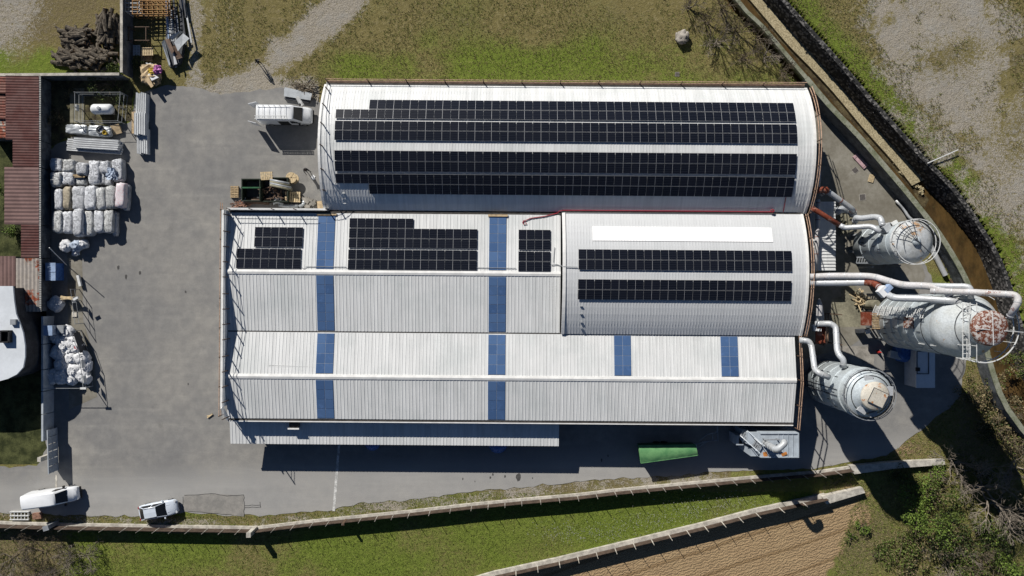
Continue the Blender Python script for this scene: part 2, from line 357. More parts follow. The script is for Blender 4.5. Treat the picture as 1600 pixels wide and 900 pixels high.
# far bank: bleached gravel among grass
g1 = sdist(U, V, [(1345,40),(1400,-30),(1490,-60),(1560,40),(1570,120),(1640,230),(1640,420),(1560,330),(1500,230),(1430,160)])
onb = GZ > .5
g2 = np.clip(.60+g1/95+N1*1.3+N2*1.2, 0, .8)
hole = np.exp(-(((U-1455)/26)**2+((V-98)/22)**2))+.9*np.exp(-(((U-1505)/40)**2+((V-85)/32)**2))+.8*np.exp(-(((U-1580)/40)**2+((V-190)/90)**2))
bare = np.where(onb, np.clip(g2-hole*.5+N2*.4, 0, 1), bare)
edge = seg_dist(U, V, WALL_T)
green = np.where(onb, np.clip(.25+N1*.8+.8*(1-sm(edge, 18, 50)), 0, 1), green); dry = np.where(onb, np.clip(.55+N1*1.2-.5*(1-sm(edge, 15, 45)), 0, 1), dry)
# meadow south of the yard and the ploughed field
south = (V > 770) & (U < 1300)
wS = (V > 770)*(1-sm(U+N1*90, 1250, 1340)); green = green*(1-wS)+wS*(.80+N1*1.0+N3*.9-.5*(1-sm(U+N1*120, 60, 190))); dry = dry*(1-wS)+wS*(.08+N1*.5+.8*(1-sm(U+N1*110, 70, 190)))
FL = [(700,921),(772,898),(873,878),(989,849),(1100,822),(1200,797),(1275,780),(1350,767)]
fieldp = FL + [(1330,800),(1318,840),(1300,900),(1290,1000),(700,1000)]
soil = np.clip(.5+sdist(U, V, fieldp)/np.where(U > 1240, 46, 14)+N2*1.0+N1*.5*(U > 1240), 0, 1)
wE = sm(V+N1*30, 735, 775)*sm(U+N1*60, 1270, 1330); green = green*(1-wE)+wE*(.55+N1*1.0); dry = dry*(1-wE)+wE*(.55+N1*1.4)
soil = np.maximum(soil, .75*np.exp(-(((U-1345)/30)**2+((V-810)/34)**2)))
# verge by the fence, corner by the slabs
YB = [(0,801),(125,806),(225,807),(290,800),(405,806),(470,800),(520,797),(560,786),(640,782),(700,774),(900,754),(1130,738),(1270,734),(1385,716),(1440,672)]
vd = seg_dist(U, V, [(0,812),(400,822),(520,806),(560,792),(700,782),(900,760),(1130,744)])
dry = np.where(vd < 14, .8+N1, dry); bare = np.maximum(bare, np.where((vd < 9), .45+N2*1.2, 0))
redg = np.exp(-(((U-1415)/36)**2+((V-702)/17)**2)); dry = np.maximum(dry, redg*1.0); soil = np.maximum(soil, redg*.6); green = green*(1-redg)
# earth by the hall corner and behind the sheds
earth = np.exp(-(((U-482)/22)**2+((V-150)/18)**2)); bare = np.maximum(bare, earth*.5); dry = np.maximum(dry, earth*1.2)
emb = sm(U+N1*40, 1460, 1510)*sm(V+N1*40, 530, 590)*(1-sm(V+N1*60, 700, 770)); dry = dry*(1-emb)+emb*(.75+N1*1.4); green = green*(1-emb)+emb*(.3+N1)
far = (np.abs(GX) > 64) | (np.abs(GY) > 38); 
cols = np.clip(np.stack([bare, green, soil, dry], -1), 0, 1).reshape(-1, 4).astype(np.float32)
ny, nx = GX.shape; idx = np.arange(nx*ny).reshape(ny, nx)
quads = np.stack([idx[:-1,:-1], idx[:-1,1:], idx[1:,1:], idx[1:,:-1]], -1).reshape(-1, 4)
me = bpy.data.meshes.new('ground'); me.vertices.add(nx*ny); me.vertices.foreach_set('co', np.stack([GX, GY, GZ], -1).astype(np.float32).ravel())
me.loops.add(quads.size); me.loops.foreach_set('vertex_index', quads.ravel().astype(np.int32)); me.polygons.add(len(quads))
me.polygons.foreach_set('loop_start', np.arange(0, quads.size, 4, dtype=np.int32)); me.polygons.foreach_set('loop_total', np.full(len(quads), 4, np.int32))
me.update(calc_edges=True); me.validate()
ca = me.attributes.new('cover', 'FLOAT_COLOR', 'POINT'); ca.data.foreach_set('color', cols.ravel())
n = NB('ground_cover'); at = n.t.nodes.new('ShaderNodeAttribute'); at.attribute_name = 'cover'
sp = n.t.nodes.new('ShaderNodeSeparateColor'); n.L(at.outputs['Color'], sp.inputs[0]); aR, aG, aB, aA = sp.outputs[0], sp.outputs[1], sp.outputs[2], at.outputs['Alpha']
a = n.noise(.5, 6, .7); b = n.noise(2.2, 5, .7); c = n.noise(9, 4, .7); e = n.noise(24, 2)
def thr(attr, k1, k2, lo, hi):
    return n.ramp(n.math('ADD', attr, n.math('ADD', n.math('MULTIPLY', n.math('SUBTRACT', b, .5), k1), n.math('MULTIPLY', n.math('SUBTRACT', c, .5), k2))), lo, hi)
gcol = n.mix(thr(aG, 1.6, .8, .15, .95), (.20,.170,.070), (.150,.20,.034)); gcol = n.mix(n.ramp(b, .45, .75), gcol, n.mix(thr(aG,.8,.5,.2,.9), (.31,.265,.13), (.24,.275,.06)))
gcol = n.mix(n.ramp(c, .56, .72), gcol, n.mix(1.0, gcol, (.6,.6,.55), 'MULTIPLY'))
dcol = n.mix(n.ramp(c, .35, .65), (.115,.088,.05), (.26,.21,.125)); gcol = n.mix(n.math('MULTIPLY', thr(aA, 1.8, 1.2, .35, .95), .85), gcol, dcol)
bcol = n.mix(n.ramp(c, .3, .7), (.27,.24,.19), (.44,.40,.335)); bcol = n.mix(n.ramp(a, .45, .7), bcol, (.36,.34,.30)); bcol = n.mix(n.math('MULTIPLY', n.ramp(e, .58, .70), .6), bcol, (.15,.135,.105))
col = n.mix(thr(aR, 1.5, 1.6, .30, .72), gcol, bcol)
wvx = n.t.nodes.new('ShaderNodeTexWave'); mp = n.t.nodes.new('ShaderNodeMapping'); mp.inputs['Rotation'].default_value = (0, 0, math.radians(72)); n.L(n.pos, mp.inputs[0]); n.L(mp.outputs[0], wvx.inputs['Vector'])
wvx.inputs['Scale'].default_value = .9; wvx.inputs['Distortion'].default_value = 9; wvx.inputs['Detail'].default_value = 4; wvx.inputs['Detail Scale'].default_value = 2.2
wv2 = n.t.nodes.new('ShaderNodeTexWave'); mp2 = n.t.nodes.new('ShaderNodeMapping'); mp2.inputs['Rotation'].default_value = (0, 0, math.radians(72)); n.L(n.pos, mp2.inputs[0]); n.L(mp2.outputs[0], wv2.inputs['Vector']); wv2.inputs['Scale'].default_value = .11; wv2.inputs['Distortion'].default_value = .8
scol = n.mix(n.ramp(c, .3, .7), (.29,.20,.11), (.45,.325,.19)); scol = n.mix(n.ramp(a, .4, .7), scol, (.40,.29,.165)); scol = n.mix(n.math('MULTIPLY', n.ramp(wv2.outputs['Fac'], .93, .985), .6), scol, (.20,.13,.065))
sfac = thr(aB, .6, .3, .4, .65); col = n.mix(sfac, col, scol)
hgt = n.math('ADD', n.math('MULTIPLY', c, .5), n.math('ADD', n.math('MULTIPLY', b, .7), n.math('MULTIPLY', n.math('MULTIPLY', wvx.outputs['Fac'], sfac), .22)))
n.bump(hgt, .9, .22); M['ground'] = n.done(col, 1.0, 0, .05); me.materials.append(M['ground'])
go = bpy.data.objects.new('ground', me); C.objects.link(go); go['kind'] = 'structure'

def smooth_line(px, k=3):
    out = []; n_ = len(px)
    for i in range(n_-1):
        p0, p1, p2, p3 = px[max(i-1,0)], px[i], px[i+1], px[min(i+2,n_-1)]
        for j in range(k):
            t = j/k; out.append(tuple(.5*((2*p1[c_])+(-p0[c_]+p2[c_])*t+(2*p0[c_]-5*p1[c_]+4*p2[c_]-p3[c_])*t*t+(-p0[c_]+3*p1[c_]-3*p2[c_]+p3[c_])*t**3) for c_ in (0, 1)))
    return out+[px[-1]]
def ragged(pts, amp=.25, step=.7, seed=1):   # world polygon with an uneven edge
    out = []; n_ = len(pts)
    for i in range(n_):
        a_ = Vector(pts[i]).to_2d(); b_ = Vector(pts[(i+1) % n_]).to_2d(); L = (b_-a_).length; k = max(1, int(L/step)); nr = Vector((-(b_-a_).y, (b_-a_).x)).normalized()
        for j in range(k):
            p = a_.lerp(b_, j/k); out.append(p + nr*amp*((mnoise.noise((p.x*.9, p.y*.9, seed))*1.0+mnoise.noise((p.x*3, p.y*3, seed+5))*.6)))
    return out
def sheet(name, pts, z, mat, kind='structure', amp=0, step=.7, seed=1):
    pp = ragged(pts, amp, step, seed) if amp else [Vector(p).to_2d() for p in pts]
    bm = bmesh.new(); vs = [bm.verts.new((p.x, p.y, 0)) for p in pp]
    es = [bm.edges.new((vs[i], vs[(i+1) % len(vs)])) for i in range(len(vs))]
    bmesh.ops.triangle_fill(bm, edges=es, use_beauty=True)
    for f in bm.faces:
        f.normal_update()
        if f.normal.z < 0: f.normal_flip()
    me_ = bpy.data.meshes.new(name); bm.to_mesh(me_); bm.free(); me_.materials.append(mat)
    o = bpy.data.objects.new(name, me_); o.location = (0, 0, z); C.objects.link(o); o['kind'] = kind; return o
n = NB('worn_asphalt'); a = n.noise(.12, 5, .6); b = n.noise(.9, 5, .65); c = n.noise(9, 3); e = n.noise(35, 2); st = n.noise(.5, 4, .6, stretch=(.16, 1.6, 1, -.09))
cl = n.mix(n.ramp(a, .35, .68), (.245,.243,.236), (.305,.296,.276)); cl = n.mix(n.ramp(b, .3, .75), n.mix(1.0, cl, (.86,.86,.87), 'MULTIPLY'), n.mix(1.0, cl, (1.10,1.09,1.07), 'MULTIPLY'))
cl = n.mix(n.math('MULTIPLY', n.ramp(st, .5, .72), .5), cl, n.mix(1.0, cl, (1.28,1.27,1.24), 'MULTIPLY'))
cl = n.mix(n.math('MULTIPLY', n.ramp(n.noise(.35, 5, .7), .60, .75), .5), cl, (.16,.157,.15)); cl = n.mix(n.ramp(c, .3, .7), n.mix(1.0, cl, (.9,.9,.9), 'MULTIPLY'), cl); cl = n.mix(n.ramp(e, .62, .72), cl, n.mix(1.0, cl, (.72,.72,.72), 'MULTIPLY'))
sx = n.t.nodes.new('ShaderNodeSeparateXYZ'); n.L(n.pos, sx.inputs[0])
yl = n.math('ADD', sx.outputs[1], n.math('ADD', n.math('MULTIPLY', sx.outputs[0], -.05), n.math('MULTIPLY', n.math('SUBTRACT', b, .5), 3.0)))
band = n.math('MULTIPLY', n.ramp(yl, -18.0, -21.5), n.math('ADD', .55, n.math('MULTIPLY', st, .7))); cl = n.mix(n.math('MULTIPLY', band, .55), cl, (.43,.425,.41))
n.bump(c, .25, .03); M['asphalt'] = n.done(cl, .92, 0, .15)
n = NB('yard_concrete'); a = n.noise(.25, 5, .65); b = n.noise(1.6, 5, .7); c = n.noise(10, 3)
cl = n.mix(n.ramp(a, .35, .65), (.22,.205,.17), (.30,.285,.245)); cl = n.mix(n.ramp(b, .35, .7), n.mix(1.0, cl, (.8,.79,.76), 'MULTIPLY'), cl); cl = n.mix(n.ramp(c, .6, .75), cl, n.mix(1.0, cl, (.7,.7,.7), 'MULTIPLY')); n.bump(c, .2, .02); M['yardconc'] = n.done(cl, .92, 0, .15)
yard_px = [(-120,729),(60,729),(72,700),(72,500),(66,240),(95,222),(150,200),(205,190),(212,150),(235,138),(262,134),(300,136),(330,143),(345,147),(390,143),(440,136),(500,160),(560,180),(1262,190),(1285,215),(1310,250),(1345,290),(1400,350),(1430,390),(1455,430),(1465,470),(1510,560),(1500,620),(1445,668),(1385,712),(1270,732),(1130,737),(900,752),(700,773),(640,781),(560,786),(520,797),(470,801),(405,806),(290,801),(225,807),(125,805),(0,800),(-120,798)]
sheet('yard_asphalt', [W(*p) for p in yard_px], .004, M['asphalt'], amp=.28, step=.55)
sheet('gate_apron', [W(*p) for p in [(105,390),(128,390),(130,500),(148,560),(152,620),(108,640)]], .009, M['yardconc'], amp=.06, seed=9)
sheet('mossy_slab', [W(*p) for p in [(1314,446),(1336,446),(1347,462),(1345,511),(1299,511),(1299,467),(1314,463)]], .013, M['concgreen'], amp=.04, seed=3)
sheet('concrete_slab', [W(*p) for p in [(1312,541),(1362,541),(1366,556),(1364,585),(1312,585)]], .013, M['conc'], amp=.05, seed=8)
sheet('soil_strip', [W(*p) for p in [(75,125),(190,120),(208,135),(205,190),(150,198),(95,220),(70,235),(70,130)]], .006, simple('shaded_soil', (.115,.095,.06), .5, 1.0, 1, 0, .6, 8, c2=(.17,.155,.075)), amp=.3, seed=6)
M['patch'] = simple('patched_asphalt', (.27,.262,.245), .12, .9, .95, 0, .3, 20, c2=(.32,.305,.28))
sheet('asphalt_patch', [W(*p) for p in [(288,774),(330,772),(381,774),(382,807),(340,803),(286,799)]], .009, M['patch'], amp=.1, seed=2)
mb = MB()
for line in ([(288,774),(310,773),(330,771),(355,775),(381,773),(382,790),(381,808)], [(294,799),(315,800),(340,803),(362,804)], [(382,790),(406,789)], [(382,793),(407,792)], [(406,784),(407,793)], [(286,776),(286,799)]):
    pts = ragged([W(*p) for p in line], .08, .4, 3)[:int(1e6)]
    pts = [Vector(W(*line[0]))] + [Vector(W(*a)).lerp(Vector(W(*b)), t) + Vector((mnoise.noise((a[0]*.1, t*5, 1)), mnoise.noise((b[1]*.1, t*5, 2))))*.08 for a, b in zip(line[:-1], line[1:]) for t in (.25,.5,.75,1)]
    for p, q in zip(pts[:-1], pts[1:]): mb.beam((p.x, p.y, .014), (q.x, q.y, .014), .05, .006)
mb.build('pavement_cracks', simple('crack_black', (.05,.05,.05), .2, 4, .95), kind='structure')
sheet('road_marking', [W(*p) for p in [(530.5,670),(533.5,670),(528,742),(523.5,799),(519.5,798),(524,741)]], .012, simple('line_paint', (.60,.60,.58), .3, 2.2, .8), amp=.04, step=.3, seed=5)
mb = MB(); rs = random.Random(5)
for (u, v, s) in [(810,746,.55),(770,741,.18),(766,746,.2),(789,744,.2),(832,747,.12),(723,748,.15),(742,752,.1),(940,719,.2),(950,712,.15),(185,418,.3),(197,432,.35),(219,426,.3),(290,456,.2),(294,600,.15)]:
    x, y = W(u, v); mb.prism([(x+s*.5*math.cos(t)*(.6+.6*rs.random()), y+s*1.0*math.sin(t)*(.6+.5*rs.random())) for t in [k*PI/5 for k in range(10)]], .012, .018)
mb.build('pavement_stains', simple('oil_stain', (.085,.083,.08), .2, 4, .8), kind='structure')

# channel east of the halls
def off_line(px, z, d):                      # world polyline shifted sideways by d metres (to the right of travel)
    q = [P(u, v, z).to_2d() for u, v in px]; out = []
    for i, p in enumerate(q):
        t = (q[min(i+1, len(q)-1)]-q[max(i-1, 0)]).normalized(); out.append(p+Vector((t.y, -t.x))*-d)
    return out
def ribbon_wall(mb, lo, hi, z0, z1, mat=0):
    n_ = min(len(lo), len(hi))
    for i in range(n_-1):
        mb.add([(lo[i].x,lo[i].y,z0),(lo[i+1].x,lo[i+1].y,z0),(hi[i+1].x,hi[i+1].y,z1),(hi[i].x,hi[i].y,z1)], [(0,1,2,3)], mat)
LL = smooth_line(LEDGE_L); i0 = 12
wl = [p for p in LL if p[1] >= 118]
apr = [q.to_tuple() for q in off_line([p for p in wl if p[1] < 352], ZW, -.12)]
sheet('concrete_apron', [W(1262,150)]+apr+[W(*p) for p in [(1432,384),(1446,432),(1430,470),(1330,540),(1262,560),(1200,560),(1200,160)]], .008, M['yardconc'])
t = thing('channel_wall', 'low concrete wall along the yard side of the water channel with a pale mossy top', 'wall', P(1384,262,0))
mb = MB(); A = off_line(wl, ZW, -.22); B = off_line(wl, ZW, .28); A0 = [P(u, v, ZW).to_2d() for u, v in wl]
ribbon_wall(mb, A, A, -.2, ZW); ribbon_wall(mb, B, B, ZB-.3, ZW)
mb.build('wall_body', M['shedwall'], t)  # dark body colour includes the shade on the yard-side face
mb = MB(); ribbon_wall(mb, [p for p in off_line(wl, ZW, -.26)], [p for p in off_line(wl, ZW, .32)], ZW, ZW); ribbon_wall(mb, off_line(wl, ZW, -.26), off_line(wl, ZW, -.26), ZW-.12, ZW)
n = NB('mossy_coping'); cl = n.mix(n.ramp(n.noise(1.1, 5, .7), .35, .7), (.28,.285,.225), (.15,.165,.10)); cl = n.mix(n.ramp(n.noise(7, 3), .55, .7), cl, (.08,.085,.05)); M['moss'] = n.done(cl, .95)
mb.build('coping', M['moss'], t)
ul = [p for p in LL if p[1] <= 122]
t = thing('channel_kerb', 'narrow pale kerb edging the channel beside the bare bushes', 'kerb', P(1192,42,0)); mb = MB()
A = off_line(ul, .3, -.2); B = off_line(ul, .3, .25); ribbon_wall(mb, A, A, -.2, .3); ribbon_wall(mb, A, B, .3, .3); ribbon_wall(mb, B, B, ZB-.3, .3); mb.build('kerb_body', M['moss'], t)
sheet('stream_water', [tuple(q) for q in off_line(LEDGE_L, ZB, -2.5)]+[tuple(q) for q in reversed(off_line(TAN_R, ZB, 1.5))], ZB, M['water'])
def zone(name, L_, R_, z, mat, amp, seed): sheet(name, [P(u, v, z) for u, v in L_]+[P(u, v, z) for u, v in reversed(R_)], z, mat, amp=amp, seed=seed, step=.5)
M['bed'] = simple('stream_bed', (.105,.072,.036), .5, 1.1, .95, 0, .9, 6, c2=(.15,.12,.06))
zone('stream_bed', [(1150,-20),(1198,38),(1236,84),(1266,120),(1302,162),(1346,208),(1390,258),(1420,292),(1445,325)], [(1170,-20),(1230,66),(1268,106),(1304,147),(1349,201),(1398,255),(1430,290),(1452,312)], ZB+.02, M['bed'], .22, 2)
t = thing('stone_ledge', 'tan stone ledge running along the foot of the dark channel wall', 'ledge', P(1313,140,ZB)); mb = MB()
tl = [P(u, v, ZB+.35).to_2d() for u, v in smooth_line(TAN_L)]; tr_ = [P(u, v, ZB+.35).to_2d() for u, v in smooth_line(TAN_R)[:len(tl)]]
tr_ = []
br_ = [P(u, v, ZB+.35).to_2d() for u, v in smooth_line(TAN_R, 8)]
for p in tl: tr_.append(min(br_, key=lambda q: (q-p).length)+Vector((.25,.2)))
ribbon_wall(mb, tl, tr_, ZB+.35, ZB+.35); ribbon_wall(mb, tl, tl, ZB-.2, ZB+.35); mb.build('ledge_top', M['ledge'], t)
rs = random.Random(3); mb = MB()
for i in range(90):                          # rubble where the ledge breaks up
    u = 1392+rs.random()*52; v = 245+(u-1392)*1.12+rs.gauss(0, 5)-2; p = P(u, v, ZB+.12); s = .1+rs.random()*.22
    mb.box(p.x, p.y, p.z, s, s*.8, s*.7, rs.random()*3, rot=Matrix.Rotation(rs.random()*6, 3, (rs.random(), rs.random(), rs.random()+.1)))
mb.build('ledge_rubble', M['ledge'], t, kind='stuff')
t = thing('retaining_wall', 'dark rough stone retaining wall on the far side of the channel', 'wall', P(1364,200,ZB)); mb = MB()
base = [P(u, v, ZB).to_2d() for u, v in smooth_line(TAN_R, 4)]; top = [P(u, v, ZT+.1).to_2d() for u, v in smooth_line(WALL_T, 8)]

def near(line, p):
    best = None
    for a, b in zip(line[:-1], line[1:]):
        d = b-a; tt = max(0, min(1, (p-a).dot(d)/max(1e-9, d.length_squared))); q = a+d*tt
        if best is None or (q-p).length < (best-p).length: best = q
    return best
tops = [near(top, p) for p in base]; rs = random.Random(9)
ribbon_wall(mb, base, tops, ZB-.3, ZT+.08)
nrm = [(tops[min(i+1,len(tops)-1)]-tops[max(i-1,0)]).normalized() for i in range(len(tops))]; back = [p+Vector((-d.y, d.x))*.5 for p, d in zip(tops, nrm)]
ribbon_wall(mb, tops, back, ZT+.08, ZT+.12); ribbon_wall(mb, back, back, ZT+.12, ZT-.4)
mb.build('wall_face', M['stonewall'], t)
mb = MB()
for p, q in zip(base[:-1], base[1:]):        # stones standing proud of the face
    for k in range(5):
        i = base.index(p); f = rs.random(); h = rs.random(); b0 = p.lerp(q, f); t0 = tops[i].lerp(tops[i+1], f); c_ = b0.lerp(t0, h); s = .08+rs.random()*.10
        mb.box(c_.x, c_.y, ZB-.2+(ZT+.2-ZB)*h, s*1.3, s*.7, s*.8, rs.random()*3)
mb.build('wall_stone', M['stonewall'], t, kind='stuff')
mb = MB()
for p, q in zip(top[:-1], top[1:]):
    for k in range(2):
        c_ = p.lerp(q, rs.random())+Vector((rs.gauss(.2,.1), rs.gauss(.15,.08))); s = .1+rs.random()*.12; mb.box(c_.x, c_.y, ZT+.10, s, s*.8, s*.8, rs.random()*3)
mb.build('coping_stone', M['stonewall'], t, kind='stuff')

# ------------------------------------------------------------------ boundary fences of the southern verge
def fence(px, label, posth, panelh, pitch, mats, wk=.36, hk=.32):
    t = thing('boundary_fence', label, 'fence', P(*px[len(px)//2], 0)); W_ = [P(u, v, hk).to_2d() for u, v in px]
    mb = MB()
    for p, q in zip(W_[:-1], W_[1:]):
        d = (q-p).normalized()*.01; mb.beam((p.x-d.x, p.y-d.y, hk/2), (q.x, q.y, hk/2), wk, hk)
    mb.build('kerb_beam', mats[0], t)
    L = 0; pts = [W_[0]]
    for p, q in zip(W_[:-1], W_[1:]):        # walk the line at an even pitch
        n_ = max(1, round((q-p).length/pitch))
        for j in range(1, n_+1): pts.append(p.lerp(q, j/n_))
    pm = {}; post = None
    for i, (p, q) in enumerate(zip(pts[:-1], pts[1:])):
        d = (q-p).normalized(); nrm_ = Vector((d.y, -d.x))*(wk/2-.06); a_ = p+nrm_; b_ = q+nrm_; L_ = (b_-a_).length
        ang = math.atan2(d.y, d.x); key = round(L_, 2)
        if key not in pm:
            m2 = MB(); m2.box(0, 0, panelh*.27, key-.1, .05, panelh*.46); m2.box(0, 0, panelh*.76, key-.1, .046, panelh*.46)
            pm[key] = mesh_of(m2, 'fence_panel', mats[1])
        c_ = (a_+b_)/2; inst('fence_panel', pm[key], t, Matrix.Translation((c_.x, c_.y, hk)) @ Matrix.Rotation(ang, 4, 'Z'))
        if post is None:
            m2 = MB(); m2.box(0, 0, posth*.41, .10, .10, posth*.82); m2.box(0, 0, posth*.9+.25, .05, .05, posth*.2+.6); post = mesh_of(m2, 'fence_post', mats[2])
        inst('fence_post', post, t, Matrix.Translation((a_.x, a_.y, hk-.02)) @ Matrix.Rotation(ang, 4, 'Z'))
    return t
fence([(-60,817),(0,817.5),(75,820),(200,822),(300,824),(402,825.5),(490,815),(565,807.5),(640,800),(737,789),(815,781.5),(902,774),(960,767),(1060,757.5),(1172,747),(1280,738),(1328,731)],
      'long low fence of brown panels and pale posts along the south edge of the yard', 1.3, 1.15, 2.1, [M['concpale'], M['panelbrown'], M['conc']])
fence([(700,918),(772,897),(873,875),(989,847),(1100,820),(1180,799),(1290,775)],
      'low pale fence between the meadow and the ploughed field', 1.25, .95, 2.4, [M['concpale'], M['panelbrown'], M['concpale']], .52, .4)
for q, lab in (([(1328,728),(1395,722),(1476,718),(1477,726),(1400,732),(1335,741)], 'pale concrete slab wall at the east end of the yard fence'),
               ([(1284,776),(1348,762),(1352,770),(1292,788)], 'pale concrete slab at the east end of the field fence')):
    t = thing('slab_wall', lab, 'wall', P(*q[1], 0)); mb = MB(); mb.prism([P(u, v, .7) for u, v in q], 0, .7); mb.build('slab', M['concpale'], t)
for (u, v, h, lab) in ((86,818,1.9,'dark grey meter pillar astride the yard fence near the large white van'), (399,826,2.4,'pale concrete pillar at the bend of the yard fence'), (541,812,1.9,'thin dark stake standing at the yard fence east of the white line')):
    p = P(u, v, .3); t = thing('fence_pillar', lab, 'pillar', (p.x, p.y, 0)); mb = MB()
    if h < 2 and u < 100: mb.box(p.x, p.y, h/2, .55, .45, h, .3); mb.box(p.x, p.y, h+.04, .65, .55, .08, .3); mm = M['steel']
    elif h > 2: mb.box(p.x, p.y, h/2, .45, .5, h); mb.box(p.x, p.y, h+.04, .5, .55, .08); mm = M['concpale']
    else: mb.box(p.x, p.y, h/2, .25, .2, h); mb.box(p.x, p.y, h+.03, .3, .26, .06); mm = M['timber_dark']
    mb.build('pillar_body', mm, t)
# ------------------------------------------------------------------ the halls
class Arc:
    def __init__(s, yS, yN, ze, rise):
        s.yS, s.yN, s.ze, s.rise = yS, yN, ze, rise; s.w = (yN-yS)/2; s.yc = (yN+yS)/2; s.R = (s.w**2+rise**2)/(2*rise)
    def z(s, y): return s.ze+s.rise-s.R+math.sqrt(max(0, s.R**2-(y-s.yc)**2))
class Gab:
    def __init__(s, yS, yN, yr, zS, zN, zr): s.yS, s.yN, s.yr, s.zS, s.zN, s.zr = yS, yN, yr, zS, zN, zr
    def z(s, y): return s.zS+(s.zr-s.zS)*(y-s.yS)/(s.yr-s.yS) if y < s.yr else s.zN+(s.zr-s.zN)*(s.yN-y)/(s.yN-s.yr)
def yat(v, prof, dz=0):
    y = 0
    for _ in range(12): y = (450-v)/F*(H-prof.z(y)-dz)
    return y
def xat(u, z): return (u-800)/F*(H-z)
def roof_surface(mb, prof, x0, x1, ys, th=.12, dz=0, mat=0):
    for a, b in zip(ys[:-1], ys[1:]):
        za, zb = prof.z(a+1e-6)+dz, prof.z(b-1e-6)+dz
        mb.add([(x0,a,za),(x1,a,za),(x1,b,zb),(x0,b,zb),(x0,a,za-th),(x1,a,za-th),(x1,b,zb-th),(x0,b,zb-th)], [(0,1,2,3),(7,6,5,4),(0,3,7,4),(1,5,6,2)], mat)
    a, b = ys[0], ys[-1]
    mb.add([(x0,a,prof.z(a)+dz),(x1,a,prof.z(a)+dz),(x1,a,prof.z(a)+dz-th),(x0,a,prof.z(a)+dz-th)], [(3,2,1,0)], mat)
    mb.add([(x0,b,prof.z(b)+dz),(x1,b,prof.z(b)+dz),(x1,b,prof.z(b)+dz-th),(x0,b,prof.z(b)+dz-th)], [(0,1,2,3)], mat)
def ribs(mb, prof, x0, x1, ys, pitch, wd=.07, ht=.06, skip=(), mat=0):
    n_ = int((x1-x0)/pitch); off = (x1-x0-n_*pitch)/2
    for i in range(n_+1):
        x = x0+off+i*pitch
        if any(a < x < b for a, b in skip): continue
        for a, b in zip(ys[:-1], ys[1:]):
            za, zb = prof.z(a+1e-6), prof.z(b-1e-6)
            mb.add([(x-wd,a,za+.002),(x+wd,a,za+.002),(x+wd,b,zb+.002),(x-wd,b,zb+.002),(x-wd*.5,a,za+ht),(x+wd*.5,a,za+ht),(x+wd*.5,b,zb+ht),(x-wd*.5,b,zb+ht)],
                   [(4,5,6,7),(0,4,7,3),(5,1,2,6),(0,1,5,4),(2,3,7,6)], mat)
def wall_prof(mb, prof, x, ys, z0=0, th=.2, drop=.13, mat=0):
    for a, b in zip(ys[:-1], ys[1:]):
        za, zb = prof.z(a+1e-6)-drop, prof.z(b-1e-6)-drop
        mb.add([(x,a,z0),(x,b,z0),(x,b,zb),(x,a,za),(x+th,a,z0),(x+th,b,z0),(x+th,b,zb),(x+th,a,za)], [(0,3,2,1),(4,5,6,7),(0,1,5,4),(3,7,6,2)], mat)
def lin(a, b, n_): return [a+(b-a)*i/n_ for i in range(n_+1)]
def hall_walls(t, prof, x0, x1, ys, sides='WESN'):
    if 'W' in sides: mb = MB(RB); wall_prof(mb, prof, x0+.05, ys); mb.build('wall', M['wall'], t)
    if 'E' in sides: mb = MB(RB); wall_prof(mb, prof, x1-.25, ys); mb.build('wall', M['wall'], t)
    if 'S' in sides: mb = MB(RB); h = prof.z(prof.yS)-.15; mb.box((x0+x1)/2, prof.yS+.3, h/2, x1-x0-.6, .2, h); mb.build('wall', M['wall'], t)
    if 'N' in sides: mb = MB(RB); h = prof.z(prof.yN)-.15; mb.box((x0+x1)/2, prof.yN-.3, h/2, x1-x0-.6, .2, h); mb.build('wall', M['wall'], t)
XM = RB
def hall(name, label, x, y): return thing(name, label, 'hall', (x, y, 0), 0, None, RB)
